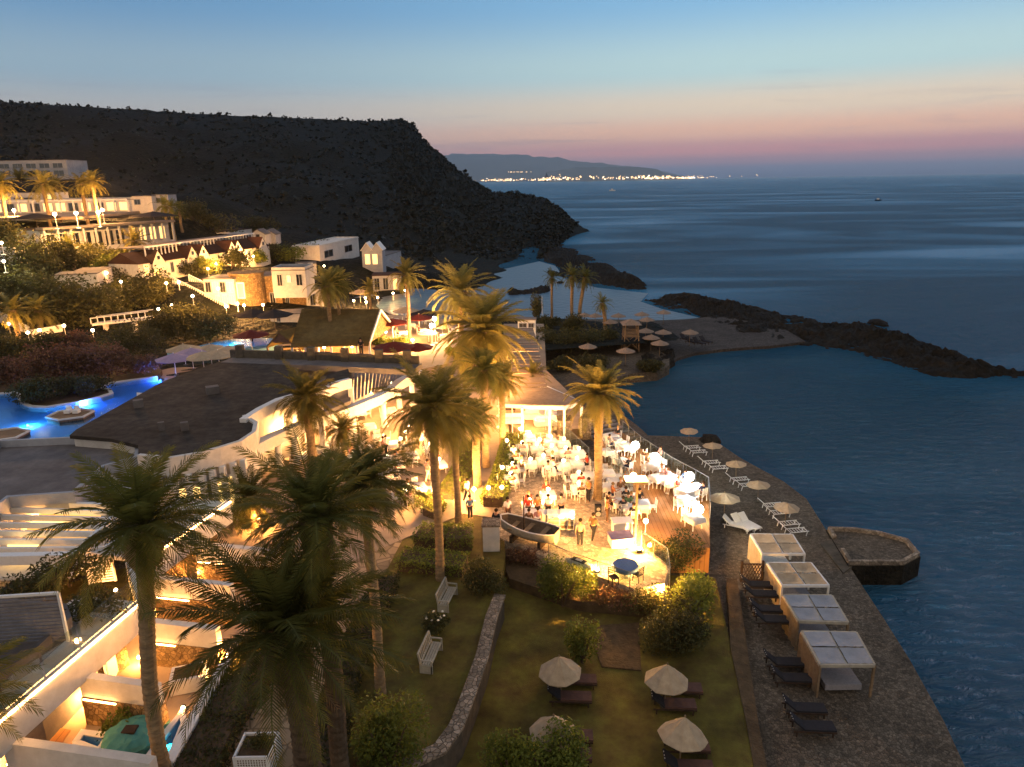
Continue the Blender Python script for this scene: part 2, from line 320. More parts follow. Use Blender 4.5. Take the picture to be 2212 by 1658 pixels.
def first(proto,loc,rz=0,label=None,sc_=1,group=None):
    "the first placement moves the prototype itself, later ones copy it"
    if proto.name in USED: return dup(proto,loc,rz,label,sc_,group=group)
    USED.add(proto.name); proto.location=loc; proto.rotation_euler=(0,0,rz)
    proto.scale=(sc_,sc_,sc_) if not hasattr(sc_,'__len__') else sc_
    if label: proto['label']=label
    if group: proto['group']=group
    return proto
PWR=3.5
def light(name,loc,power,parent=None,color=(1,.45,.11),rad=.12):
    l=bpy.data.lights.new(name,'POINT'); l.energy=power*PWR; l.color=color; l.shadow_soft_size=rad
    o=bpy.data.objects.new(name,l); col.objects.link(o); o.location=loc
    if parent: o.parent=parent
    return o
def slab(name,pix,z,mat,depth=3.,label=None,kind='structure'):
    pts=[at(px,py,z) for px,py in pix]
    o=MB().prism([(p.x,p.y) for p in pts],z-depth,z).build(name,mat)
    if kind: o['kind']=kind
    if label: o['label']=label
    return o
# ---------------------------------------------------------------- sea, sky-side land, far coast
o=MB().add([(-30000,-40,0),(30000,-40,0),(30000,26000,0),(-30000,26000,0)],[(0,1,2,3)]).build('sea','seawater'); struct(o)
COAST=[(2240,1990),(2160,1820),(2040,1560),(1965,1425),(1905,1330),(1860,1262),(1810,1185),(1775,1130),(1742,1078),(1692,1040),(1640,1012),(1600,990),(1560,963),(1530,946),(1470,943),(1400,941),(1375,918),(1340,893),(1310,865),(1290,842),(1302,830),(1360,808),(1420,803),(1446,790),(1446,772),(1420,755),(1400,692),(1300,690),(1170,690),(1130,686),(1060,690),(985,700),(955,668),(940,640),(700,636),(300,700),(-500,760),(-1500,1000),(-2600,2600),(2400,2600)]
slab('beach_ground',COAST,1.2,'pebble',4)
slab('shingle_beach',[(1430,800),(1446,792),(1462,774),(1500,763),(1560,755),(1620,750),(1660,748),(1740,738),(1690,708),(1600,688),(1540,684),(1480,690),(1380,694),(1380,760)],.42,'shingle',3)
# hillside terrain from spot heights
SP=[(at(*p)) for p in [(-300,960,3),(-100,900,2.8),(100,940,2.8),(0,910,2.8),(150,900,2.8),(60,885,2.8),(250,862,2.8),(320,838,2.8),(200,925,2.8),(-200,930,2.8),(290,850,2.8),(400,752,4.),(470,746,3.9),(540,736,3.9),(590,738,3.9),(440,740,4.),(360,812,3.8),(500,745,4),(640,760,4),(700,722,4.2),(850,742,3.6),(960,722,3.),(1060,722,2.4),(1150,702,1.4),
 (0,800,4.6),(200,760,4.8),(-200,800,5),(0,700,6),(100,700,6),(200,692,6),(-200,705,6.5),(300,690,6),(370,680,6),(470,690,5.5),(560,684,5.5),(640,692,4.6),(380,614,9.2),(440,600,9.4),(480,590,9.5),(580,580,9.2),(690,600,6.5),(690,655,4),(760,640,3.2),(860,622,4.),
 (320,602,10.3),(450,575,10.3),(580,548,10.3),(650,562,9),(160,600,11),(0,620,11),(-200,620,12),(150,546,13.8),(365,522,13.8),(0,560,13.8),(-200,560,14),
 (0,480,17.7),(200,478,17.7),(370,472,17.7),(-250,480,18),(480,520,13),(780,560,8),(860,590,6),
 (1000,690,-1.),(1080,650,-1.6),(1130,625,-1.6),(1180,590,-1.6),(1100,600,-1.),(1250,660,-1.6),(1200,560,-1.5),(1060,660,-1.5),(990,700,-.6),(940,662,-.4),(930,640,-.5),(900,650,-.4),(1300,680,-1.5),(1190,680,-1)]]
SP+=[atY(px,py,Y) for px,py,Y in [(-300,400,200),(0,390,200),(150,388,200),(370,420,210),(450,470,180),(600,500,185),(750,530,185),(850,560,180),(950,585,180),(1020,585,190),(1060,585,198),(-600,420,200),(-600,560,120)]]
def hgt(x,y):
    s=0;w_=0
    for p in SP:
        d=((p.x-x)**2+(p.y-y)**2); k=1/(d+2.)**1.7; s+=k*p.z; w_+=k
    return s/w_
vs=[];fs=[];NX=96;NY=70
for j in range(NY+1):
    t=j/NY; y=57+(235-57)*t**1.25
    for i in range(NX+1):
        xm=-30 if y<80 else min(24,-30+(y-80)*3.2); x=-230+(xm+230)*(i/NX)**.75
        z=hgt(x,y)
        z+=.25*mnoise.noise(Vector((x*.15,y*.15,3)))*(1 if z>1.5 else .3)
        vs.append((x,y,z))
fs=[(j*(NX+1)+i,j*(NX+1)+i+1,(j+1)*(NX+1)+i+1,(j+1)*(NX+1)+i) for j in range(NY) for i in range(NX)]
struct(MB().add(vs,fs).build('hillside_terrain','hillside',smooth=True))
def HT(px,py,lo=.0,hi=20.):
    "where the ray through (px,py) meets the hillside"
    z=6.
    for _ in range(25):
        p=at(px,py,z); z=.5*z+.5*min(22,hgt(p.x,p.y))
    p=at(px,py,z); return Vector((p.x,p.y,hgt(p.x,p.y)))
# headland
RID=[(-900,130,420),(-500,160,430),(-200,195,440),(0,222,440),(100,228,440),(300,238,450),(480,250,460),(620,255,470),(760,262,480),(840,262,500),(868,262,520),(886,269,520),(899,286,518),(914,304,515),(932,321,512),(955,340,508),(985,366,500),(1015,388,490),(1040,404,475),(1060,416,465),(1120,419,430),(1180,430,410),(1210,452,390),(1240,478,370),(1262,494,358),(1275,501,352)]
BAS=[(-900,470,170),(-500,430,190),(-200,415,195),(0,412,196),(100,412,196),(300,440,190),(480,490,182),(620,515,178),(760,545,176),(840,560,176),(868,571,177),(884,575,178),(899,578,179),(914,580,181),(932,583,183),(955,586,185),(985,590,187),(1015,592,190),(1040,592,193),(1060,590,197),(1110,578,206),(1165,566,218),(1192,552,232),(1200,530,270),(1215,520,292),(1262,505,340)]
def interp(tab,n):
    out=[]; m=len(tab)-1
    for i in range(n+1):
        t=i/n*m; k=min(int(t),m-1); f=t-k
        out.append(tuple(a*(1-f)+b*f for a,b in zip(tab[k],tab[k+1])))
    return out
A=interp(RID,230);B=interp(BAS,230); vs=[];NR=44
for i in range(231):
    top=atY(*A[i]); bot=atY(*B[i]); bot.z=min(bot.z,hgt(bot.x,bot.y))-1.5 if i<193 else -1.5
    for j in range(NR+1):
        t=j/NR; p=bot.lerp(top,t)
        cl=1-i/230.
        gul=1.5*abs(mnoise.noise(Vector((p.x*.012,3.,1.))))*math.sin(PI*t)
        prof=(t**1.15)*.55+.45*(3*t*t-2*t**3) if i<193 else t**.9
        p.z=bot.z+(top.z-bot.z)*prof
        am=min(1,4*t*(1.02-t)+.03)*(7 if i<193 else 2.6)*min(1,(top.z+4)/30)
        q=Vector((p.x*.02,p.y*.012,p.z*.03))
        p.z-=gul*6*(1 if i<193 else .3); p.z+=am*(mnoise.fractal(q,.9,2.,5)*.9)*min(1,(1.02-t)*6)+.5*mnoise.noise(p*.25)*min(1,6*t)
        if j==NR: p.z+=.2+.6*mnoise.noise(Vector((i*.7,0,0)))+.5*mnoise.noise(Vector((i*.21,4,0)))
        vs.append(p)
    for k,(dy,dz) in enumerate(((60,-4),(160,-.5))):
        vs.append(Vector((top.x*(1+dy/600),top.y+dy,(top.z+dz if k==0 else -3))))
n=NR+3
fs=[(i*n+j,(i+1)*n+j,(i+1)*n+j+1,i*n+j+1) for i in range(230) for j in range(n-1)]
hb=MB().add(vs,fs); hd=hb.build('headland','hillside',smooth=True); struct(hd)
# scrub covering the headland slope
sv=MB()
def clump(mb,c,r,nf,rg,flat=.7,leaf=.35):
    for _ in range(nf):
        th=rg.uniform(0,2*PI); ph=math.acos(rg.uniform(-.2,1)); rr=r*rg.uniform(.55,1.05)
        p=Vector(c)+Vector((rr*math.sin(ph)*math.cos(th),rr*math.sin(ph)*math.sin(th),rr*math.cos(ph)*flat))
        a=Vector((rg.uniform(-1,1),rg.uniform(-1,1),rg.uniform(-.6,.6))).normalized()*r*leaf; b=a.cross(Vector((rg.uniform(-1,1),rg.uniform(-1,1),rg.uniform(-1,1)))).normalized()*r*leaf
        mb.add([p-a-b*.6,p+a-b*.6,p+a*.7+b,p-a*.5+b*.8],[(0,1,2,3)])
rg=random.Random(11)
for _ in range(9000):
    i=rg.randrange(4,215); j=rg.random()**.8*NR; j0=int(min(j,NR-1)); p=vs[i*n+j0].lerp(vs[(i+1)*n+j0+1],rg.random())
    if p.y<185: continue
    clump(sv,p,rg.uniform(.4,1.25)*(1.5 if rg.random()<.08 else 1),6,rg,.55,.5)
for i in list(range(4,190)): 
    p=vs[i*n+NR]
    if rg.random()<.8: clump(sv,p,rg.uniform(.6,1.8)*(2. if rg.random()<.07 else 1),9,rg,1.,.5)
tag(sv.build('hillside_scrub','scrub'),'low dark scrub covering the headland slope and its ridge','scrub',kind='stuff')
# far mountains and town lights
def far_range(name,ridge,D,depth,foot_py=None):
    mb=MB(); vs=[]
    for i,(px,py) in enumerate(interp([(a,b) for a,b in ridge],90)):
        top=atY(px,py,D); top.z=max(4,top.z+ (mnoise.noise(Vector((i*.35,D,0)))*.05+.03*mnoise.noise(Vector((i*1.3,D,0))))*top.z)
        f=atY(px,py,D-depth); vs+=[(f.x,D-depth,-3),((top.x*.99),D-depth*.6,top.z*.3),(top.x,D,top.z),(top.x*1.05,D+depth,-3)]
    mb.add(vs,[(i*4+k,i*4+4+k,i*4+5+k,i*4+k+1) for i in range(90) for k in range(3)])
    return struct(mb.build(name,'distant',smooth=True))
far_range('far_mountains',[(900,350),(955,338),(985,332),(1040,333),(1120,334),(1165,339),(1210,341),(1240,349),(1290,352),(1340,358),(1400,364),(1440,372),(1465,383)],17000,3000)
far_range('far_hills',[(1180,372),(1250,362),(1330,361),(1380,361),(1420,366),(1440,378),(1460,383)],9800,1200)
cm=MB(); cw=MB(); rg=random.Random(3)
def dot(mb,px,py,Y,s): 
    p=atY(px,py,Y); p.z=max(p.z,6); mb.box(p,(s*1.1,s,s))
for _ in range(460):
    px=rg.gauss(rg.choice([1080,1180,1230,1330,1400,1420,1480]),rg.uniform(12,38))
    if px<1025 or px>1640: continue
    base=393.2-(px-1037)*.0151; py=base-abs(rg.gauss(0,3.2))*(1.6 if 1190<px<1290 else 1)*(.8 if px<1450 else .35)-1.2
    dot(cm if rg.random()<.78 else cw,px,py,9000+rg.uniform(-500,300),rg.uniform(6,13)*(1 if px<1500 else .7))
for _ in range(46):
    px=rg.choice([rg.uniform(1098,1148),rg.uniform(1300,1450),rg.uniform(1450,1640)]); dot(cm,px,(372 if px<1160 else 386-(px-1300)*.014-rg.uniform(0,5)),9000,rg.uniform(4.5,8))
tag(cm.build('town_lights','citylight'),'warm lights of the far town strung along the bay shore','town lights',kind='stuff')
tag(cw.build('harbour_lights','citywhite'),'paler lights of the far town on the bay shore','town lights',kind='stuff')
# rocks
def mound(name,back,front,H,na,nc,mat,label,seed=0,zb=-.8,amp=1.,cat='breakwater',kind=None):
    A=interp(back,na);B=interp(front,na); vs=[]
    for i in range(na+1):
        a=at(*A[i],0);b=at(*B[i],0)
        e=min(1,6*min(i,na-i)/na+.15)
        for j in range(nc+1):
            t=j/nc; p=a.lerp(b,t); s=math.sin(PI*t)**.55 if 0<t<1 else 0
            nn=mnoise.fractal(Vector((p.x*.22+seed,p.y*.22,1.)),.8,2.1,5)
            n2=mnoise.noise(Vector((p.x*.07,p.y*.07+seed,5.))); nn+=.55*abs(mnoise.noise(Vector((p.x*.7,p.y*.7,seed))))+.5*mnoise.noise(Vector((p.x*1.4,p.y*1.4,seed)))-.1
            z=zb+s*(H-zb)*e*(.75+.55*n2)+amp*nn*s*.9
            jx=.5*mnoise.noise(Vector((p.x*.5,p.y*.5,9)));
            vs.append((p.x+jx,p.y+jx,z))
    m=nc+1
    o=MB().add(vs,[(i*m+j,(i+1)*m+j,(i+1)*m+j+1,i*m+j+1) for i in range(na) for j in range(nc)]).build(name,mat)
    if kind: struct(o)
    else: tag(o,label,cat)
    return o
BK=[(1378,649),(1440,631),(1500,632),(1560,648),(1640,666),(1720,678),(1800,688),(1870,695),(1920,706),(1960,720),(2010,743),(2060,756),(2100,778),(2150,794),(2230,799),(2400,815)]
FR=[(1378,652),(1430,670),(1500,690),(1540,712),(1600,736),(1660,746),(1710,750),(1780,762),(1850,774),(1920,787),(1960,802),(1990,817),(2050,820),(2120,824),(2230,828),(2400,848)]
mound('rock_breakwater',BK,FR,1.45,420,40,'rock','long dark rock breakwater closing off the near bay to the open sea',2)
mound('rock_breakwater',[(1160,515),(1200,521),(1240,533),(1280,553),(1330,578),(1380,602),(1406,619)],[(1150,565),(1190,572),(1215,602),(1240,614),(1290,620),(1350,630),(1404,630)],1.5,220,26,'rock','shorter dark rock breakwater running out from under the headland',8)
mound('rock_reef',[(1085,631),(1130,629),(1170,622),(1196,617)],[(1088,640),(1130,640),(1170,638),(1198,632)],1.1,40,8,'rock','thin dark reef across the lagoon beside the palms',4,cat='reef')
mound('rock_reef',[(1180,588),(1200,586),(1225,592)],[(1178,594),(1200,598),(1225,604)],.9,24,8,'rock','small dark reef under the foot of the headland',5,cat='reef')
mound('rock_outcrop',[(1370,782),(1400,773),(1440,768),(1459,772)],[(1376,812),(1410,814),(1440,806),(1460,790)],2.2,36,14,'rock','dark rounded outcrop at the near end of the bay beach',6,cat='rock')
def boulder(px,py,s,label,seed):
    p=at(px,py,0); r2=random.Random(seed); mb=MB(); mb.ball((0,0,0),1,9,6)
    mb.v=[(x*s*(1+.5*mnoise.noise(Vector((x,y,z))*2+Vector((seed,0,0)))),y*s*1.3*(1+.4*mnoise.noise(Vector((x,y,z))*2)),z*s*.55) for x,y,z in mb.v]
    o=mb.build('sea_rock','rock'); o.location=p; tag(o,label,'rock','rocks standing in the water')
b_=len(sc.objects); boulder(1535,950,.95,'dark boulder at the seaward corner of the beach terrace',9); sc.objects['sea_rock'].location.z=1.25; sc.objects['sea_rock'].location.xy=at(1535,952,1.25).xy; sc.objects['sea_rock'].name='terrace_boulder'
boulder(1895,700,1.5,'low sea rock off the back of the long breakwater',1)
boulder(1908,704,.9,'sea rock of pebble size beside the low one',2)
boulder(1210,612,.9,'sea rock beside the short breakwater inside the lagoon',4)
# quiet water of the lagoon
struct(MB().prism([tuple(at(px,py,.06)[:2]) for px,py in [(930,640),(1000,610),(1060,588),(1110,577),(1165,565),(1200,575),(1222,604),(1290,622),(1400,634),(1384,652),(1430,668),(1500,684),(1560,700),(1400,698),(1150,698),(1000,705),(950,690)]],-.5,.06).build('lagoon_water','lagoonwater'))
struct(MB().prism([tuple(at(px,py,2.9)[:2]) for px,py in [(745,655),(800,640),(870,628),(940,632),(985,650),(1010,680),(960,705),(880,700),(830,690),(790,672)]],2.0,3.45).build('lagoon_pool_water','lagoonwater'))
# lawns, paths, plaza, terraces
slab('lower_lawn',[(1090,1180),(1400,1240),(1545,1250),(1580,1400),(1600,1500),(1625,1600),(1655,1760),(1760,2300),(500,2300),(700,1720),(860,1670),(960,1620),(1010,1560),(1050,1400)],1.7,'lawn',2)
GARD=[(1078,1288),(1062,1335),(1042,1420),(1012,1505),(986,1572),(950,1622),(870,1658),(700,1730),(620,2300),(-900,2300),(-900,1500),(0,1300),(560,1150),(820,1000),(1085,1120),(1092,1200)]
slab('garden_lawn',GARD,3.0,'lawn',3)
slab('beach_path',[(1570,1250),(1592,1250),(1638,1560),(1705,1900),(1670,1900),(1612,1560),(1578,1400)],1.76,'earth',1)
slab('slope_bank',[(1090,1170),(1180,1200),(1300,1252),(1385,1285),(1450,1290),(1460,1320),(1250,1300),(1100,1250),(1080,1200)],2.3,'earth',1.5)
slab('lawn_bed',[(1280,1352),(1380,1345),(1385,1448),(1300,1440),(1285,1400)],1.78,'earth',.6)
slab('garden_path',[(400,1900),(470,1650),(560,1450),(640,1320),(700,1225),(780,1090),(880,1000),(985,1000),(900,1110),(862,1180),(815,1270),(760,1370),(690,1500),(640,1680),(640,1900)],3.03,'flag',.8)
slab('promenade',[(500,1010),(560,985),(720,900),(880,820),(1010,740),(1085,740),(1090,850),(1100,930),(1075,1120),(1000,1110),(870,1165),(700,1240),(560,1180)],3.05,'pave',1.)
slab('restaurant_plaza',[(1062,1152),(1078,1100),(1100,1000),(1128,936),(1188,930),(1275,995),(1345,1012),(1395,1100),(1400,1186),(1445,1222),(1436,1262),(1370,1272),(1290,1245),(1180,1205),(1092,1168)],3.09,'plaza',1.2)
slab('lounge_floor',[(1084,905),(1088,700),(1175,700),(1180,800),(1262,880),(1262,925),(1190,932),(1128,934)],3.12,'pave',1.)
slab('bar_terrace',[(560,765),(700,690),(850,680),(960,690),(1075,690),(1085,760),(900,800),(700,790)],3.95,'pave',1.2)
tag(slab('timber_deck',[(1290,950),(1345,934),(1383,968),(1450,1015),(1530,1061),(1534,1184),(1396,1184),(1378,1100),(1340,1015)],3.16,'deck',1.7,kind=None),'curved timber deck with diners at the edge of the stony beach terrace','deck')
# low garden wall with stone coping
LW=[(1092,1200),(1080,1288),(1062,1335),(1042,1420),(1012,1505),(986,1572),(950,1622),(870,1658),(760,1700)]
pts=[at(x,y,3.1) for x,y in LW[1:]]
g=thing('garden_wall','curved low garden wall topped with pale rough stone around the bench lawn','wall',pts[0])
mb=MB(); mb.wall(pts,1.4,3.1,.45); mb.build('wall_body','concrete',g,offset=pts[0])
mb=MB(); mb.wall(pts,3.1,3.22,.62); mb.build('coping','copestone',g,offset=pts[0])
# stone jetty
JP=[(1786,1133),(1845,1135),(1900,1143),(1965,1160),(1991,1191),(1955,1210),(1834,1210),(1810,1172)]
jp=[at(x,y,1.75) for x,y in JP]; jc=sum(jp,Vector())/len(jp)
g=thing('stone_jetty','walled stone bathing jetty with pointed end standing in the sea','jetty',(jc.x,jc.y,0))
MB().prism([(p.x,p.y) for p in [jc.lerp(q,.985) for q in jp]],1.3,1.37).build('jetty_surface','pebble',g,offset=(jc.x,jc.y,0)); MB().prism([(p.x,p.y) for p in jp],-1,1.33).build('jetty_body','rock',g,offset=(jc.x,jc.y,0))
inner=[jc.lerp(p,.93) for p in jp]
mb=MB(); mb.wall(inner[:7]+[inner[6].lerp(inner[0],.35)],1.35,1.62,.22); mb.build('parapet','copestone',g,offset=(jc.x,jc.y,0))
mb=MB(); mb.wall([inner[0].lerp(inner[6],.28),inner[0]],1.35,1.62,.22); mb.build('parapet','copestone',g,offset=(jc.x,jc.y,0))
MB().prism([tuple(at(x,y,1.38)[:2]) for x,y in [(1772,1172),(1800,1160),(1850,1215),(1822,1235)]],-1,1.30).build('footbridge','concrete',g,offset=(jc.x,jc.y,0))
# ---------------------------------------------------------------- vegetation
def frond_crown(seed,Lf,nf,pairs,lw,ll,emax=84,emin=-52,droop=62,wind=(.25,-.05),old=False):
    rg=random.Random(seed); mb=MB(); K=9
    for i in range(nf):
        az=i*2.39996+rg.uniform(-.25,.25); e=R(emax-(emax-emin)*((i+.5)/nf)**.9+rg.uniform(-8,8))
        Ln=Lf*rg.uniform(.72,1.15)*(.75 if i<nf*.12 else 1); dr=R(droop)*rg.uniform(.6,1.3)*(1.1-.5*abs(math.sin(e)))
        p=Vector((0,0,0)); pts=[p.copy()]; dirs=[]
        for k in range(K):
            t=(k+.5)/K; ee=e-dr*t**1.4
            d=Vector((math.cos(ee)*math.cos(az),math.cos(ee)*math.sin(az),math.sin(ee)))+Vector((wind[0],wind[1],0))*t*.9
            d.normalize(); dirs.append(d); p=p+d*Ln/K; pts.append(p.copy())
        # rachis ribbon
        for k in range(K):
            s=dirs[k].cross(Vector((0,0,1))).normalized()*(.035*(1-k/K)+.008); u=Vector((0,0,.02))
            mb.add([pts[k]-s,pts[k]+s,pts[k+1]+s*.8,pts[k+1]-s*.8,pts[k]-u*1.5],[(0,1,2,3),(0,3,4),(4,2,1)])
        for q in range(pairs):
            t=.1+.9*(q+.5)/pairs; f=t*K; k=min(int(f),K-1); c=pts[k].lerp(pts[k+1],f-k); d=dirs[k]
            s=d.cross(Vector((0,0,1)))
            if s.length<.05: s=Vector((math.sin(az),-math.cos(az),0))
            s.normalize(); up=s.cross(d).normalized()
            l=ll*(math.sin(PI*(.12+.8*t))**.6)*rg.uniform(.8,1.15)
            for sg in (1,-1):
                dd=(s*sg*.8+d*(.45+.5*t)+up*rg.uniform(0,.34)-Vector((0,0,.24))).normalized()
                wv=d*lw*.5*rg.uniform(.8,1.2)
                tip=c+dd*l-Vector((0,0,l*.12)); m=c+dd*l*.5
                mb.add([c-wv*.7,c+wv*.7,m+wv,tip,m-wv],[(0,1,2,3),(0,3,4)])
    return mb
def stub_mb(seed,r,h,n=60):
    rg=random.Random(seed); mb=MB()
    for i in range(n):
        a=i*2.39996; z=-h*(i/n)-.1; rr=r*(1-.35*(i/n)); 
        b=Vector((rr*math.cos(a)*.7,rr*math.sin(a)*.7,z)); d=Vector((math.cos(a),math.sin(a),.9+rg.uniform(-.2,.3))).normalized()
        mb.bar(b,b+d*rg.uniform(.22,.4),.12,.05)
    return mb
CROWN={}
def palm_meshes(key):
    if key in CROWN: return CROWN[key]
    sd,nf,pr,lw,mat,old={'a':(1,58,40,.048,'frond',1),'b':(2,80,42,.045,'frond',1),'h':(21,56,40,.048,'frond',1),'i':(31,52,40,.048,'frond',1),'c':(3,62,34,.06,'frond',0),'d':(4,50,24,.085,'frondwarm',0),'e':(5,40,16,.14,'frondwarm',0),'f':(6,34,14,.16,'frond',0),'g':(8,72,38,.055,'frondwarm',0)}[key]
    L_=3.3
    m1=frond_crown(sd,L_*1.08,nf,pr,lw,.6,emin={'h':-12,'i':-18,'a':-18,'b':-34}.get(key,-45),droop={'h':66,'i':70,'g':70,'a':64}.get(key,72),wind=(.3,-.1) if sd%2 else (.16,.05)).mesh('crown'); m1.materials.append(MT[mat])
    m2=frond_crown(sd+50,L_*.8,14 if old else 8,max(12,pr//2),lw,.4,emax=-30,emin=-86,droop=30).mesh('dead_fronds'); m2.materials.append(MT['frondold'])
    m3=stub_mb(sd,.55,1.6,70).mesh('frond_stubs'); m3.materials.append(MT['bark'])
    CROWN[key]=(m1,m2,m3); return CROWN[key]
NP=[0]
def palm(base,h,key,label,r=.24,scale=1.,skirt=.42,lean=(0,0),rz=0,group='date palms of the resort gardens',name='date_palm',dead=True,bark='bark'):
    "date palm: base on the ground, h up to the crown heart"
    t=thing(name,label,'palm tree',base,0,group); NP[0]+=1; r_near=base.y<70
    top=Vector((lean[0],lean[1],h)); n=max(26,int(h*7)) if r_near else 26; pts=[];rs=[]
    for i in range(n+1):
        f=i/n; p=Vector((lean[0]*f*f+.12*r*math.sin(f*9+NP[0]),lean[1]*f*f+.12*r*math.cos(f*7+NP[0]),h*f-.3*(1-f)))
        rr=r*(1.25-.25*min(1,f*5))*(1+(.09 if r_near else .05)*(i%2)) 
        d=h*(1-f)
        if d<1.7*scale: rr+=(skirt-r)*math.sin(min(1,(1.7*scale-d)/(1.1*scale))*PI*.62)
        pts.append(p);rs.append(rr)
    MB().tube(pts,rs,14).build('trunk',bark,t,smooth=False)
    m1,m2,m3=palm_meshes(key)
    for nm,me in (('crown',m1),('dead_fronds',m2),('frond_stubs',m3)):
        if nm!='crown' and not dead: continue
        o=bpy.data.objects.new(nm,me); col.objects.link(o); o.parent=t; o.location=top; o.rotation_euler=(0,0,rz); o.scale=(scale,)*3
    return t
def ppalm(bx,by,bz,cy_,key,label,size=3.3,**k):
    "place by seen base point (may lie below the frame) and seen crown-heart row"
    b=at(bx,by,bz); h=hat(b,cy_); return palm(b,h,key,label,scale=size/3.3,**k)
ppalm(357,1700,3,1140,'a','tall date palm with shaggy trunk top before the lit villa walls',size=3.15,r=.25,skirt=.56,rz=.3,lean=(.85,0))
ppalm(690,1830,3,1365,'h','big dark date palm with drooping fronds over the flagstone path',size=3.7,r=.42,skirt=.7,rz=1.,lean=(-.3,0),bark='barkdark')
ppalm(745,1735,3,1120,'i','dark date palm behind the drooping one with a thick leaning trunk',size=2.9,r=.3,skirt=.5,rz=2.,bark='barkdark',lean=(0,0))
ppalm(824,1500,3,1045,'b','slim date palm rising from shrubs beside the garden benches',size=2.3,r=.2,skirt=.4,rz=.6)
ppalm(952,1252,3,880,'g','tallest straight date palm rising from the far end of the bench lawn',size=3.1,r=.22,skirt=.42,rz=.2)
ppalm(990,1132,3,905,'c','slender date palm tucked close behind the tallest straight one',size=2.6,r=.2,skirt=.35,rz=1.4)
ppalm(1031,1052,3,905,'c','stubby date palm with a pineapple shaped trunk top beside the lit plaza',size=1.9,r=.27,skirt=.52,rz=2.)
ppalm(1050,1010,3,800,'c','pale trunked date palm behind the pineapple topped one',size=2.4,r=.26,skirt=.36,rz=2.6)
ppalm(1086,966,3,820,'g','date palm by the left post of the lounge pergola',size=2.2,r=.24,skirt=.34,rz=.9)
ppalm(676,1012,3,860,'g','date palm standing before the curved white colonnade',size=3.0,r=.3,skirt=.46,rz=.1)
ppalm(746,1006,3,930,'d','low golden palm between the colonnade pillars and the dining tables',size=1.8,r=.2,skirt=.34,rz=.4)
ppalm(1291,1078,3.1,850,'g','lone date palm between the lit plaza and the timber deck',size=2.75,r=.27,skirt=.42,rz=.7)
ppalm(1048,905,3,715,'g','large golden date palm left of the long slatted walkway roof',size=5.2,r=.32,skirt=.55,rz=.3)
ppalm(998,745,3.9,630,'d','broad golden date palm beside the lagoon, tallest of the bar terrace',size=5.3,r=.36,skirt=.55,rz=1.3)
ppalm(886,742,3.9,595,'d','slim golden palm beside the red parasols of the bar terrace',size=2.9,r=.24,skirt=.34,rz=.3)
ppalm(718,757,3.9,618,'d','left palm of the pair before the tiled bar roof',size=3.1,r=.24,skirt=.36,rz=.6)
ppalm(739,752,3.9,612,'c','right palm of the pair before the tiled bar roof',size=2.8,r=.2,skirt=.32,rz=1.6)
ppalm(801,668,4.2,622,'d','short golden palm behind the tiled bar roof',size=2.1,r=.2,skirt=.3,rz=.1)
ppalm(1192,684,1.3,600,'f','left palm of the four beside the lagoon',size=2.0,r=.2,skirt=.28,dead=False)
ppalm(1235,692,1.3,597,'f','middle palm of the lagoon row with a straight trunk',size=2.6,r=.26,skirt=.34,dead=False)
ppalm(1252,692,1.3,600,'f','stout palm beside the straight middle one of the lagoon row',size=2.6,r=.3,skirt=.38,dead=False,lean=(.9,0))
ppalm(1308,722,1.3,655,'f','ragged leaning palm with few fronds near the lifeguard tower',size=1.9,r=.28,skirt=.36,dead=False,lean=(-.6,0))
ppalm(1470,1040,1.2,1040,'f','x',size=1) if False else None
# palms of the hillside
def hpalm(bx,by,cy_,key,label,size=3.,r=.26,wide=False,**k):
    b=HT(bx,by); palm(b,hat(b,cy_),key,label,scale=size/3.3,r=r,skirt=r*1.4,dead=False,group='palms on the hotel hillside',**k)
hpalm(299,578,522,'d','golden palm left of the white gabled cottages',3.2,.32)
hpalm(162,590,535,'f','dark palm below the long hotel wing',3.0)
hpalm(130,478,405,'d','golden palm overhanging the lit hotel terrace',3.8,.4)
hpalm(60,470,395,'d','yellow lit palm at the left of the hotel terrace',4.2,.3,rz=1)
hpalm(14,470,398,'d','yellow lit palm at the photo edge behind the hotel terrace',3.8,.3,rz=2)
hpalm(106,472,398,'e','bushy golden palm in the middle of the hotel terrace',3.8,.3,rz=3)
hpalm(212,470,392,'e','palm behind the right part of the hotel terrace',3.,.3)
hpalm(188,470,398,'e','shorter palm behind the right part of the hotel terrace',3.2,.3,rz=1)
hpalm(366,520,445,'f','nearest of the three slim palms at the end of the hotel wing',2.6,.25)
hpalm(378,515,448,'f','middle one of the three slim palms at the end of the hotel wing',2.6,.25,rz=1)
hpalm(395,512,452,'f','farthest of the three slim palms at the end of the hotel wing',2.4,.25,rz=2)
hpalm(40,575,520,'e','palm glowing in the stair lights of the hotel',3.0,.26)
hpalm(90,715,672,'e','low palm beside the lit garden path lamps',3.2,.3)
hpalm(40,730,670,'e','low palm at the left photo edge beside the garden path',3.2,.3,rz=1)
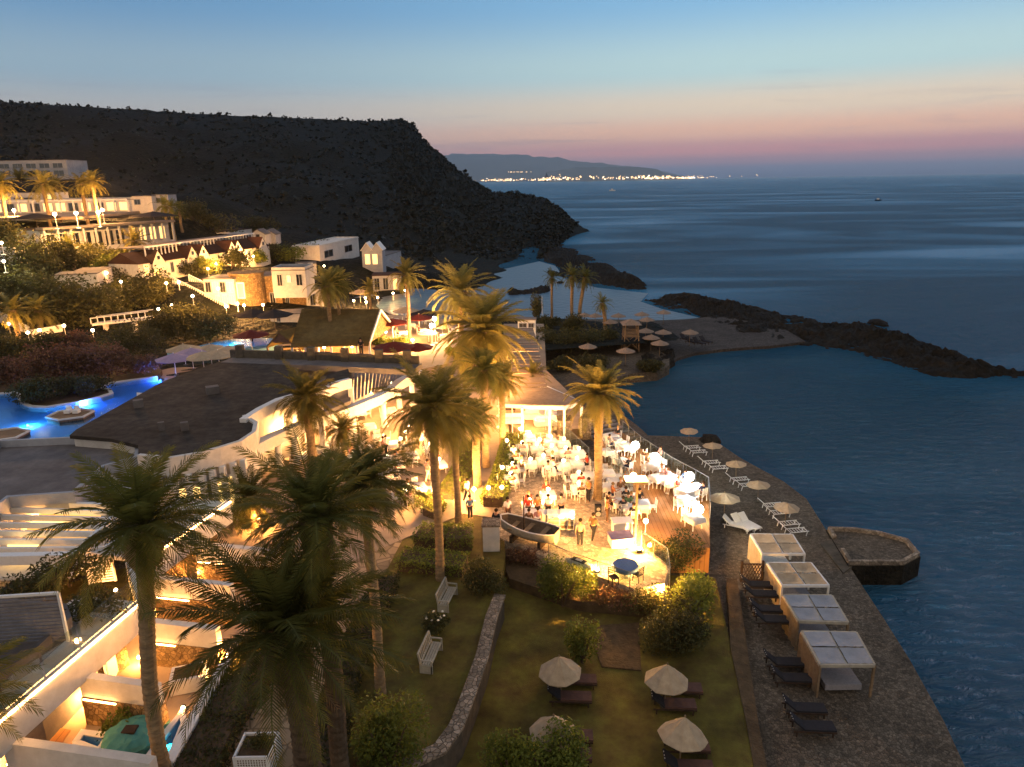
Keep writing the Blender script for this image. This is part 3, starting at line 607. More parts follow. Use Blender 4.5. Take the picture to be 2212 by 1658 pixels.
# shrubs and trees made of leaf clumps
def shrub_mb(seed,rx,ry,rz_,n,ls,lumps=7):
    rg=random.Random(seed); mb=MB(); C=[]
    for _ in range(lumps):
        a=rg.uniform(0,2*PI); q=rg.uniform(.1,.65); C.append((Vector((rx*q*math.cos(a),ry*q*math.sin(a),rz_*rg.uniform(.35,.8))),rg.uniform(.35,.6)))
    for _ in range(n):
        c,s=rg.choice(C); d=Vector((rg.gauss(0,1),rg.gauss(0,1),rg.gauss(0,1))).normalized()*rg.uniform(.45,1.05)
        p=c+Vector((d.x*rx*s,d.y*ry*s,d.z*rz_*s*1.1))
        if p.z<.02: p.z=abs(p.z)*.5+.02
        a=Vector((rg.uniform(-1,1),rg.uniform(-1,1),rg.uniform(-.5,.9))).normalized(); b=a.cross(Vector((rg.uniform(-1,1),rg.uniform(-1,1),rg.uniform(-1,1)))).normalized()
        l=ls*rg.uniform(.6,1.3)
        mb.add([p-a*l-b*l*.15,p-b*l*.5,p+a*l,p+b*l*.5],[(0,1,2,3)])
    return mb
def shrub(p,rx,ry,rz_,n,ls,mat,label,name='shrub',cat='shrub',seed=None,group=None,stem=True,lumps=7):
    global SS; SS=SS+1; seed=seed or SS
    t=thing(name,label,cat,p,0,group)
    mb=shrub_mb(seed,rx,ry,rz_,n,ls,lumps); mb.build('foliage',mat,t)
    if stem:
        s=MB(); rg=random.Random(seed)
        for _ in range(5):
            a=rg.uniform(0,6.28); s.tube([(0,0,-.2),(rx*.15*math.cos(a),ry*.15*math.sin(a),rz_*.35),(rx*.45*math.cos(a),ry*.45*math.sin(a),rz_*.85)],[.07,.05,.02],5)
        s.build('stems','barkdark',t)
    return t
SS=100
S=lambda px,py,z,rx,ry,rz_,n,ls,mat,label,**k: shrub(at(px,py,z),rx,ry,rz_,n,ls,mat,label,**k)
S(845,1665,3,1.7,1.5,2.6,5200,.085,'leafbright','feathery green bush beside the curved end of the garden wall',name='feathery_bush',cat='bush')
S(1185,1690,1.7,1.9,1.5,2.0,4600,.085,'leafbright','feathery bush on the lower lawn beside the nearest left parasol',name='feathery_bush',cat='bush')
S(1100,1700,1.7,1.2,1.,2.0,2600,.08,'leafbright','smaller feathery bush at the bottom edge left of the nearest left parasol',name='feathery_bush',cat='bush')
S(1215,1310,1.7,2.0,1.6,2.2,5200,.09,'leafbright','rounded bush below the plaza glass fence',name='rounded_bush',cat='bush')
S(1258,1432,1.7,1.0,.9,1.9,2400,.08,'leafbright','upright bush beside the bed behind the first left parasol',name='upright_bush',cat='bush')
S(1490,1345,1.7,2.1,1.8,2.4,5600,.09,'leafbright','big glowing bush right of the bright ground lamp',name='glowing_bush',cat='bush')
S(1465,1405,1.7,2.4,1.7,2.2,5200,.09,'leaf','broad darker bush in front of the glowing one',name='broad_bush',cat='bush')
S(1400,1330,1.9,1.6,1.2,1.3,2400,.08,'leaf','low bush between the ground lamp and the lower lawn')
S(1460,1220,2.2,1.7,1.2,1.7,2800,.08,'leaf','dark bush under the near edge of the timber deck')
S(1330,1310,1.9,2.2,1.1,.9,2200,.08,'leafred','low reddish bush on the bank below the plaza')
S(1130,1215,2.3,2.6,1.0,.8,2600,.075,'leafred','low reddish hedge on the bank below the wooden boat')
S(1050,1275,3,1.5,1.3,1.4,2800,.08,'leaf','round dark bush at the head of the garden wall')
S(940,1365,3,.85,.75,.9,1500,.07,'leaf','round white flowering bush between the two benches',name='flowering_bush',cat='bush')
rg=random.Random(5)
fb=at(940,1365,3)
for i in range(9):
    a=i*.9; p=fb+Vector((.62*math.cos(a)*rg.uniform(.4,1),.5*math.sin(a)*rg.uniform(.4,1),.85+rg.uniform(-.12,.1)))
    o=MB().ball((0,0,0),.07,7,4,.6).build('blossom','flower'); o.location=p; tag(o,'white blossom on the round bush between the benches','blossom','white blossoms on the flowering bush')
# clipped hedges
def hedge(name,pix,z,h,wd,mat,label,ls=.07,dens=520):
    P=[at(px,py,z) for px,py in pix]; mb=MB(); rg=random.Random(len(label)); c=P[0]
    for a,b in zip(P,P[1:]):
        l=(b-a).length; d=(b-a).normalized(); s=Vector((-d.y,d.x,0))
        for _ in range(int(dens*l)):
            x=rg.uniform(-.1,l+.1); y=rg.uniform(-.5,.5)*wd; zz=rg.random()**.5*h
            f=rg.random()
            if f<.45: zz=h*rg.uniform(.86,1.05)+.07*mnoise.noise(Vector((x,y,1))*2)
            elif f<.9: y=math.copysign(wd*rg.uniform(.44,.55),y)
            p=a+d*x+s*y+Vector((0,0,zz))-c; u=Vector((rg.uniform(-1,1),rg.uniform(-1,1),rg.uniform(-.4,.8))).normalized(); v=u.cross(Vector((rg.uniform(-1,1),rg.uniform(-1,1),rg.uniform(-1,1)))).normalized(); q=ls*rg.uniform(.6,1.3)
            mb.add([p-u*q,p-v*q*.6,p+u*q,p+v*q*.6],[(0,1,2,3)])
    t=thing(name,label,'hedge',c); mb.build('foliage',mat,t)
    m=MB()
    for a,b in zip(P,P[1:]):
        m.bar(a-c+Vector((0,0,h*.42)),b-c+Vector((0,0,h*.42)),wd*.8,h*.84)
    m.build('branches','barkdark',t); return t
hedge('clipped_hedge',[(905,1172),(965,1178),(1020,1176)],3,1.0,2.0,'leafbright','bright clipped hedge beside the plaza corner and its square pillar')
hedge('clipped_hedge',[(868,1222),(930,1228),(1005,1235)],3,.8,1.7,'leafbright','flat topped hedge crossing behind the tallest palm trunk')
hedge('clipped_hedge',[(1110,955),(1098,1000),(1085,1052),(1064,1098)],3,.9,1.6,'leafbright','yellow lit hedge along the left side of the plaza')
hedge('clipped_hedge',[(1022,960),(1005,1010),(985,1050),(960,1080)],3,.5,1.6,'leafbright','long low hedge strip between promenade and palm trunks')
hedge('clipped_hedge',[(838,1270),(815,1320),(780,1400),(745,1490),(720,1600),(700,1700)],3,.9,1.3,'leaf','long dark hedge between the flagstone path and the bench lawn')
hedge('clipped_hedge',[(575,1440),(535,1500),(480,1580),(440,1660),(380,1790)],3,.9,1.9,'leaf','broad hedge between the villa terraces and the flagstone path')
hedge('clipped_hedge',[(930,1085),(945,1110),(925,1120)],3,.7,1.2,'leafbright','short hedge patch beside the slender palm trunks')
S(880,1095,3,1.2,.9,1.2,1400,.08,'leafbright','round lit bush beside the promenade tables')
S(1010,925,3,1.,.9,.8,900,.07,'leafbright','low lit bush between promenade and lounge pergola')
# planting around the blue pool and the hillside
L_=lambda px,py,z,rx,ry,rz_,n,mat,label,ls=.16,**k: S(px,py,z,rx,ry,rz_,n,ls,mat,label,**k)
L_(85,868,4.1,3.0,2.4,2.2,3200,'leaf','dark rounded shrub on the peninsula of the blue pool',.13)
L_(160,855,4.1,2.8,2.2,1.9,3000,'leaf','dense shrub behind the pool coping, right of the rounded one',.13)
L_(208,846,4.1,1.8,1.4,1.3,1800,'leaf','small shrub at the tip of the pool peninsula',.12)
L_(20,828,4.2,3.,2.4,2.4,2600,'leafred','russet bush at the left photo edge above the blue pool')
L_(100,830,4.3,3.2,2.4,3.4,3200,'leafred','tall russet bush above the pool shrubs')
L_(175,818,4.4,3.4,2.4,3.3,3200,'leafred','broad russet bush above the pool shrubs')
L_(235,808,4.5,3.2,2.4,3.0,3000,'leafred','russet bush behind the upper pool light')
L_(300,806,4.5,2.6,2.,2.,2200,'leafred','small russet bush beside the purple parasol')
L_(20,775,5,3.6,2.6,2.6,2600,'leaf','dark bush below the yellow path lamps, at the photo edge')
L_(110,770,5,4.,2.6,2.6,2600,'leaf','dark bush below the middle path lamps')
L_(190,768,5,4.,2.6,2.8,2600,'leafred','mixed dark bush below the right path lamps')
L_(280,775,5,4.6,3.,3.6,3600,'leaf','big dark domed bush behind the pool parasols',.15)
L_(400,733,4.5,6.,3.4,4.2,5200,'leaf','large dark domed tree above the turquoise pool',.2,name='domed_tree',cat='tree')
L_(350,735,4.5,4.,3.,3.6,3000,'leaf','dark tree joined to the left of the domed one',.18,name='round_tree',cat='tree')
L_(455,735,4.5,4.,2.6,3.2,3000,'leaf','dark tree at the right of the domed one',.18,name='round_tree',cat='tree')
def HS(px,py,rx,ry,rz_,n,mat,label,ls=.28,**k): return shrub(HT(px,py),rx,ry,rz_,n,ls,mat,label,**k)
for i,(px,py,sx,szz,lab) in enumerate([(20,650,7,5,'dark tree at the left photo edge above the path lamps'),(75,645,7,6,'dark spreading tree above the path lamps'),(130,650,7,5.5,'dark tree in the middle of the slope below the hotel'),(190,650,7,5,'dark tree below the lit garden lamps of the slope'),(250,650,7,4.5,'dark tree nearer to the white stairs'),(305,655,6,4,'low dark tree beside the foot of the white stairs'),(60,612,7,5.5,'rounded tree below the hotel stairs'),(130,612,6,5,'rounded tree below the slim hillside palm'),(10,605,6,5,'tree at the photo edge below the hotel stairs')]):
    HS(px,py+10,sx,4,szz,3000,'leaf',lab,.26,name='spreading_tree',cat='tree')
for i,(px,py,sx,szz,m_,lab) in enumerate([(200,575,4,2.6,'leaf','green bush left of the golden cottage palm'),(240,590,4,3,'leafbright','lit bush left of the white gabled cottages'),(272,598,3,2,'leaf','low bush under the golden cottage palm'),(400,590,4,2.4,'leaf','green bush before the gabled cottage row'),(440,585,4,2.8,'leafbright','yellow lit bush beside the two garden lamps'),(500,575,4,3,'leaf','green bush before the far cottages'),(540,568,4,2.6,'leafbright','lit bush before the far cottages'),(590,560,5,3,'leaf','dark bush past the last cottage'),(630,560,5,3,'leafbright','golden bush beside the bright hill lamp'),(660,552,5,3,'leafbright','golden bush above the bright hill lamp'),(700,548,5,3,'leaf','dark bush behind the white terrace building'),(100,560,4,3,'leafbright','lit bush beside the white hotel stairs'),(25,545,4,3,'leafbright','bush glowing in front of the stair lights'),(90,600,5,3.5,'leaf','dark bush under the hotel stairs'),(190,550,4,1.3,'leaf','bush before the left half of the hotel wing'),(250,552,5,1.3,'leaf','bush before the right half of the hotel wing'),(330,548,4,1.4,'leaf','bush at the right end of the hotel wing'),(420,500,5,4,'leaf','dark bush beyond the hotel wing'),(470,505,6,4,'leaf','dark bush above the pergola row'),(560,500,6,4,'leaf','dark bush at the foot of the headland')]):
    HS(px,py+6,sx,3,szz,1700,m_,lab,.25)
for px,py,rx,rz_,lab in [(1165,742,3.,2.2,'dark bush right of the slatted walkway roof'),(1205,760,3.2,2.6,'dense dark bush behind the bay beach'),(1250,758,3.4,2.8,'dense dark bush left of the lifeguard tower'),(1300,750,3,2.4,'dark bush next to the ragged palm'),(1230,725,3.4,2.6,'dark bush under the row of lagoon palms'),(1180,715,2.6,2.,'dark bush by the lagoon shore palm'),(1155,690,1.6,3.4,'small round headed tree by the lagoon'),(1270,795,3,1.6,'low scrub bush above the bay shingle'),(1210,800,2.4,1.4,'low scrub bush beside the walkway roof'),(1410,800,2.6,1.2,'low scrub on the rounded shore outcrop')]:
    L_(px,py,1.3,rx,2.2,rz_,2200,'leaf',lab,.17)
ppalm(1152,868,3.1,812,'d','fan leaved palm standing through the slatted walkway roof',size=1.9,r=.16,skirt=.25,dead=False)
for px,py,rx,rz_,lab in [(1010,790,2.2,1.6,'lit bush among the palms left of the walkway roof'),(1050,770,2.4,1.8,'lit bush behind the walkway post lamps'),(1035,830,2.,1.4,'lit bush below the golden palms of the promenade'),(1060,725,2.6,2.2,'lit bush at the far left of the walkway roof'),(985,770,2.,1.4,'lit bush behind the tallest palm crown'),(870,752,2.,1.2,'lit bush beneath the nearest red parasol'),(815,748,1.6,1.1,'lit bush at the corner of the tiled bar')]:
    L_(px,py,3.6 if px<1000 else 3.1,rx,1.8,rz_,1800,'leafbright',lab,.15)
# palm outside the left edge whose fronds reach in
ppalm(-70,1760,3,1530,'a','date palm at the left photo edge whose fronds reach over the villa terrace',size=3.0,r=.25,skirt=.45,rz=.9)
ppalm(548,1140,3,1075,'c','low golden palm before the curved white facade',size=2.6,r=.26,skirt=.4,rz=.9)
S(505,1060,3,1.6,1.2,1.6,1800,.09,'leafbright','spiky lit bush before the curved white facade')
# ---------------------------------------------------------------- buildings
def house(name,label,A,B,h,depth,mat='stucco',wins=(),parapet=.0,roofmat='roofgrey',cat='building',extra=None,wallname='wall',down=1.5):
    """front base line A->B (left to right as seen), height h, body behind it. wins: (u0,u1,z0,z1,mat[,frame])"""
    d=Vector((B.x-A.x,B.y-A.y,0)); W=d.length; t=thing(name,label,cat,A,math.atan2(d.y,d.x))
    MB().box((W/2,depth/2,(h-down)/2),(W,depth,h+down)).build(wallname,mat,t)
    MB().box((W/2,depth/2,h+.06),(W+.2,depth+.2,.12)).build('roof',roofmat,t)
    if parapet:
        mb=MB(); e=.1
        mb.wall([(e,e),(W-e,e),(W-e,depth-e),(e,depth-e),(e,e+.01)],h+.12,h+.12+parapet,.22); mb.build('parapet',mat,t)
    slope=(B.z-A.z)/W
    for w_ in wins:
        u0,u1,z0,z1,m_=w_[:5]; dz=slope*(u0+u1)/2*W*0
        f=MB(); x0,x1=u0*W,u1*W
        for a,b in (((x0,z0),(x1,z0)),((x1,z0),(x1,z1)),((x1,z1),(x0,z1)),((x0,z1),(x0,z0))):
            f.bar((a[0],-.03,a[1]),(b[0],-.03,b[1]),.1,.1)
        f.bar(((x0+x1)/2,-.03,z0),((x0+x1)/2,-.03,z1),.05,.06)
        fr=f.build('window','white' if m_!='windowdark' else 'stucco_cool',t)
        MB().box(((x0+x1)/2,-.012,(z0+z1)/2),(x1-x0-.1,.03,z1-z0-.1)).build('pane',m_,fr)
    return t,W
def gable_mb(w,h,d,z,x=0,y=0,ov=.15):
    mb=MB(); mb.add([(x,y,z),(x+w,y,z),(x+w/2,y,z+h),(x,y+d,z),(x+w,y+d,z),(x+w/2,y+d,z+h)],[(0,1,2),(3,5,4),(0,3,4,1)])
    return mb
def gable_roof(w,h,d,z,x=0,y=0,t=.12,ov=.2):
    mb=MB()
    for s in (0,1):
        a=(x-ov,y-ov,z-ov*h/(w/2)) if s==0 else (x+w+ov,y-ov,z-ov*h/(w/2)); r=(x+w/2,y-ov,z+h)
        a=Vector(a); r=Vector(r); dd=Vector((0,d+2*ov,0)); u=Vector((0,0,t))
        mb.add([a,r,r+dd,a+dd,a+u,r+u,r+dd+u,a+dd+u],[(0,1,2,3),(4,7,6,5),(0,4,5,1),(1,5,6,2),(2,6,7,3),(3,7,4,0)])
    return mb
# --- restaurant with the big flat roof
RZ=8.
RF=[(150,941),(165,928),(355,823),(505,771),(600,778),(640,800),(645,850),(585,872),(528,901),(553,917),(549,937),(519,957),(429,983),(369,993),(300,987),(298,962),(240,948)]
rc=at(400,900,3)
t=thing('restaurant','wide low restaurant with big dark flat roof and curved white facade','building',rc)
P2=lambda z,L:[(at(x,y,z).x-rc.x,at(x,y,z).y-rc.y) for x,y in L]
MB().prism(P2(RZ,RF),RZ-.25-3,RZ-3).build('roof','roofdark',t)
def inset(L,k): 
    c=Vector((sum(p[0] for p in L)/len(L),sum(p[1] for p in L)/len(L))); return [tuple(c+(Vector(p)-c)*k) for p in L]
MB().prism(inset(P2(RZ,RF),.975),-.5,RZ-3.26).build('wall','stucco',t)
fz=[(528,901),(553,917),(549,937),(519,957),(474,971),(429,983),(369,993),(300,987)]
mb=MB(); mb.wall(P2(RZ,fz),RZ-3-1.1,RZ-3+.16,.3); mb.build('cornice','stucco',t)
fw=P2(RZ,fz)[3:]; 
for k in range(9):
    f=k/8*(len(fw)-1.001); i=int(f); p=Vector(fw[i]).lerp(Vector(fw[i+1]),f-i)
    MB().box((p.x+.12,p.y-.2,(RZ-3-1.1)/2),(.35,.35,RZ-3-1.1)).build('pilaster','white',t)
for k in range(8):
    f=(k+.5)/8*(len(fw)-1.001); i=int(f); a=Vector(fw[i]);b=Vector(fw[i+1]); p=a.lerp(b,f-i); an=math.atan2(b.y-a.y,b.x-a.x)
    q=MB().box((p.x+.1,p.y-.14,1.9),(1.15,.12,2.5),an).build('window','white',t); MB().box((p.x+.12,p.y-.2,1.9),(1.0,.06,2.2),an).build('pane','warmwindow' if k%3 else 'windowdark',q)
rp=P2(RZ+.02,[(250,900),(420,860),(470,905)])
for k,(px,py,s_) in enumerate([(300,880,.5),(460,850,.7),(400,930,.35),(350,930,.3)]):
    p=P2(RZ,[(px,py)])[0]; q=MB().box((p[0],p[1],RZ-3+.3),(s_*1.4,s_,.6),.5); q.build('roof_vent','roofgrey',t)
# raised curved white canopies over the entrance
for pl,z,lab in (([(524,905),(560,882),(600,862),(632,853)],8.3,''),([(688,846),(715,830),(735,823),(756,818)],8.6,'')):
    mb=MB(); mb.wall(P2(z,pl),z-3-.8,z-3,.5); mb.build('cornice','white',t)
    MB().prism(P2(z,pl+[(pl[-1][0]-4,pl[-1][1]-22),(pl[0][0]+20,pl[0][1]-38)]),z-3-.3,z-3-.05).build('roof','roofdark',t)
    for q in (0,-1):
        p=P2(z,pl)[q]; MB().box((p[0],p[1],(z-3-.8)/2),(.4,.4,z-3.8)).build('pillar','white',t)
MB().prism(P2(7.2,[(519,816),(560,797),(609,778),(640,800),(645,820),(560,818)]),4.2,4.6).build('roof','slatgrey',t)
# middle lower roof and slatted roof behind the colonnade
MB().prism(P2(7.0,[(640,800),(760,788),(757,866),(690,895),(645,862)]),3.7,4.0).build('roof','roofgrey',t)
sl=MB(); 
a0,a1,b0,b1=[Vector(P2(6.3,[q])[0]) for q in ((757,786),(756,868),(897,776),(872,815))]
nsl=16
for i in range(nsl):
    f=i/nsl; g_=(i+.72)/nsl; p,q,r_,s_=a0.lerp(b0,f),a1.lerp(b1,f),a0.lerp(b0,g_),a1.lerp(b1,g_)
    sl.prism([tuple(p),tuple(q),tuple(s_),tuple(r_)],3.2,3.3)
sl.build('pergola_roof','slatgrey',t)
# colonnade beam and pillars
BM=[(540,966),(570,950),(600,936),(658,910),(720,892),(760,878),(821,853),(845,838),(864,822),(905,801)]
mb=MB(); mb.wall(P2(6.2,BM),2.35,3.25,.55); mb.build('colonnade_beam','white',t)
mb=MB(); mb.wall(P2(6.35,BM),3.25,3.42,.8); mb.build('colonnade_cornice','white',t)
for px,py in [(597,937),(632,922),(662,909),(722,891),(758,879),(826,851),(860,826),(888,811),(906,801)]:
    p=P2(6.2,[(px,py)])[0]
    c=MB(); c.lathe([(.36,.0),(.36,.15),(.27,.2),(.24,2.15),(.34,2.25),(.36,2.36)],14,(p[0],p[1],.06),True); c.build('pillar','white',t)
# inner back wall of the dining hall
mb=MB(); mb.wall(P2(4.8,[(560,935),(660,885),(760,850),(820,815)]),0,3.1,.3); mb.build('inner_wall','stucco',t)
for k,(px,py) in enumerate([(585,928),(620,908),(690,878),(730,862),(780,842)]):
    p=P2(4.4,[(px,py)])[0]; q=MB().box((p[0]+.5,p[1]-.4,1.3),(1.8,.1,2.2),R(42)).build('window','white',t); MB().box((p[0]+.53,p[1]-.47,1.3),(1.6,.06,2.),R(42)).build('pane','warmwindow',q)
# roof terrace parapet behind the restaurant
pa=[at(500,772,8),at(690,778,8),at(905,787,8)]
t=thing('roof_parapet','long stone parapet with square caps running behind the restaurant roof','parapet',pa[0])
mb=MB(); mb.wall(pa,8,8.75,.35); mb.build('parapet_wall','concrete',t,offset=pa[0])
mb=MB(); mb.wall([p+Vector((0,-1.0,0)) for p in pa],7.5,8.02,2.4); mb.build('terrace_slab','roofgrey',t,offset=pa[0])
for px in (520,604,674,746,820,880):
    p=at(px,772+(px-500)*.037,8); MB().box((p.x-pa[0].x,p.y-pa[0].y,.62),(.7,.6,1.3)).build('post','concrete',t)
# --- bar with tiled roof
r1,r2=at(652,668,8.8),at(821,669,8.8); e1,e2=at(628,748,5.5),at(796,744,5.5)
c=Vector((r1.x,r1.y,4)); t=thing('tiled_bar','open bar pavilion under a big brown ribbed roof with lit gables','building',c)
bk1=r1*2-e1; bk2=r2*2-e2; bk1.z=bk2.z=5.5
V=[r1,r2,e1,e2,bk1,bk2]; V=[v-c for v in V]; u=Vector((0,0,.22))
MB().add([V[2],V[3],V[1],V[0],V[2]-u,V[3]-u,V[1]-u,V[0]-u],[(0,1,2,3),(4,7,6,5),(0,4,5,1),(1,5,6,2),(3,2,6,7),(0,3,7,4)]).build('roof_slope','thatch',t)
MB().add([V[5],V[4],V[0]+Vector((0,.02,0)),V[1]+Vector((0,.02,0)),V[5]-u,V[4]-u,V[0]-u,V[1]-u],[(0,1,2,3),(4,7,6,5)]).build('roof_slope','thatch',t)
rb=MB()
for i in range(26):
    f=(i+.5)/26; rb.bar(V[0].lerp(V[2],f)+Vector((0,0,.06)),V[1].lerp(V[3],f)+Vector((0,0,.06)),.12,.1)
rb.build('roof_ribs','thatch',t)
gw=MB(); g1,g2,g3=V[1]-Vector((.3,0,.3)),V[3]-Vector((.3,-.3,.2)),V[5]-Vector((.3,.3,.2))
gw.add([g1,g2,g3,g1-Vector((.25,0,0)),g2-Vector((.25,0,0)),g3-Vector((.25,0,0))],[(0,1,2),(3,5,4),(0,3,4,1),(0,2,5,3)]); gw.build('gable','stone',t)
for a,b in ((g1,g2),(g1,g3)):
    MB().bar(a+Vector((.35,0,.2)),b+Vector((.35,0,.2)),.22,.3).build('bargeboard','white',t)
for i in range(7):
    f=i/6; p=V[2].lerp(V[3],f)+Vector((0,.5,0)); MB().box((p.x,p.y,.7),(.25,.25,1.7)).build('post','white',t)
MB().box(((V[2].x+V[3].x)/2,(V[2].y+V[3].y)/2+3,.5),(abs(V[3].x-V[2].x)*.7,1.2,1.1),-.2).build('bar_counter','wood',t)
w1,w2,ap=at(575,753,4.6),at(648,755,4.6),at(603,720,7.0); c2=Vector((w1.x,w1.y,4)); t=thing('gabled_porch','small timber porch with a glowing golden gable in front of the tiled bar','porch',c2)
q=[v-c2 for v in (w1,w2,ap)]; D_=Vector((2.5,6,0)); mb=MB(); uu=Vector((0,0,.18))
for a in (0,1): 
    mb.add([q[a],q[2],q[2]+D_,q[a]+D_,q[a]+uu,q[2]+uu,q[2]+D_+uu,q[a]+D_+uu],[(0,1,2,3),(4,7,6,5),(0,4,5,1),(0,3,7,4),(1,5,6,2),(2,6,7,3)])
mb.build('roof','thatch',t)
s_=.25*D_.normalized(); 
MB().add([q[0].lerp(q[2],.35)+s_,q[1].lerp(q[2],.35)+s_,q[2]+s_-Vector((0,0,.05)),q[0].lerp(q[2],.35)+s_*1.6,q[1].lerp(q[2],.35)+s_*1.6,q[2]+s_*1.6],[(0,1,2),(3,5,4),(0,3,4,1)]).build('gable','wood',t)
for a in (0,1): 
    for k in (0,1): p=q[a]+D_*k*.9+s_; MB().box((p.x*.97,p.y,p.z/2-.1),(.22,.22,p.z+.2)).build('post','wood',t)
# --- slatted walkway roof and lounge pergola
z=6.; Lp=[(1090,711),(1089,740),(1087,800),(1085,872)]; Rp=[(1151,709),(1160,740),(1172,800),(1190,873)]
o_=at(1090,872,3.1); t=thing('slatted_walkway_roof','long slatted timber roof over the walkway leading to the lounge pergola','pergola',o_)
LL=[at(x,y,z) for x,y in Lp]; RR=[at(x,y,z) for x,y in Rp]
def along(P,y):
    for a,b in zip(P,P[1:]):
        lo,hi=sorted((a.y,b.y))
        if lo-1e-6<=y<=hi+1e-6: return a.lerp(b,(y-a.y)/(b.y-a.y))
    return P[0] if y>P[0].y else P[-1]
ys=LL[-1].y; ye=LL[0].y; n_=27; mb=MB(); bb=MB()
for i in range(n_):
    y0=ys+(ye-ys)*i/n_; y1=y0+(ye-ys)/n_*.8; a,b,c,d=[along(P,y) for P,y in ((LL,y0),(RR,y0),(RR,y1),(LL,y1))]
    zz=z-3.1+.03*(i%3)
    mb.prism([(p.x-o_.x,p.y-o_.y) for p in (a,b,c,d)],zz,zz+.07)
mb.build('slats','slat',t)
for P,s in ((LL,.1),(RR,-.1)):
    MB().bar(along(P,ys)-o_+Vector((s,0,-.12)),along(P,ye)-o_+Vector((s,0,-.12)),.16,.2).build('beam','white',t)
for i in range(9):
    y=ys+(ye-ys)*(i+.1)/9
    for P in (LL,RR): p=along(P,y)-o_; MB().box((p.x,p.y,(z-3.3)/2),(.18,.18,z-3.3)).build('post','white',t)
FP=[(1160,852),(1182,838),(1225,856),(1254,869),(1219,878),(1150,877),(1087,873),(1087,852)]
o_=at(1170,880,3.1); t=thing('lounge_pergola','white posted pergola with reed roof over the lounge sofas at the plaza end','pergola',o_)
pp=[at(x,y,z+.12) for x,y in FP]; MB().prism([(p.x-o_.x,p.y-o_.y) for p in pp],z-3.1+.12,z-3.1+.2).build('reed_roof','slat',t)
fr=[at(x,y,z) for x,y in [(1086,874),(1150,879),(1219,880),(1256,870)]]
mb=MB()
for a,b in zip(fr,fr[1:]): mb.bar(a-o_-Vector((0,0,.05)),b-o_-Vector((0,0,.05)),.22,.34)
mb.bar(fr[3]-o_-Vector((0,0,.02)),at(1181,836,z)-o_-Vector((0,0,.02)),.16,.2)
mb.build('beam','white',t)
for px,py in [(1086,874),(1128,878),(1187,880),(1219,880),(1256,870)]:
    p=at(px,py,z)-o_; MB().box((p.x,p.y,(z-3.1)/2-.1),(.2,.2,z-3.1)).build('post','white',t)
for i,(px,py,w_,h_) in enumerate([(1219,942,1.15,1.6),(1266,938,.8,1.6)]):
    p=at(px,py,3.1); g=thing('stone_plinth',['broad square stone plinth at the right of the lounge pergola','narrow square stone plinth at the outer post of the lounge pergola'][i],'plinth',p)
    MB().box((0,0,h_/2-.2),(w_,w_,h_+.4)).build('shaft','copestone',g); MB().box((0,0,h_+.04),(w_+.14,w_+.14,.12)).build('cap','concrete',g)
# white gabled kiosk at the far end of the walkway
A=at(1119,744,3.1);B=at(1157,744,3.1); t,W=house('walkway_kiosk','low white kiosk with slotted front crossing the slatted walkway roof',A,B,3.3,1.5,'white',wins=[(.08,.5,2.3,2.9,'windowdark'),(.6,.9,2.3,2.9,'windowdark')],roofmat='slat')
# beam ends of the beach bar shade
p0,p1=at(1291,884,3.),at(1392,951,3.)
t=thing('beach_bar_shade','row of parallel timber shade beams stepping down beside the bay','pergola',(p0.x-2,p0.y-4,1.2))
for i in range(11):
    p=p0.lerp(p1,i/10)-Vector(t.location); MB().bar(p,p-Vector((4.6-.15*i,1.6,0)),.28,.14).build('shade_beam','slatgrey',t)
for f in (.1,.5,.9):
    p=p0.lerp(p1,f)-Vector(t.location)-Vector((.8,.4,0)); MB().box((p.x,p.y,p.z/2),(.15,.15,p.z)).build('post','wood',t)
    p=p-Vector((3,1,0)); MB().box((p.x,p.y,p.z/2),(.15,.15,p.z)).build('post','wood',t)
a=p0.lerp(p1,.0)-Vector(t.location); b=p0.lerp(p1,1.)-Vector(t.location)
MB().bar(a-Vector((.9,.4,.15)),b-Vector((.9,.4,.15)),.14,.18).build('rail_beam','wood',t); MB().bar(a-Vector((3.8,1.4,.15)),b-Vector((3.6,1.4,.15)),.14,.18).build('rail_beam','wood',t)
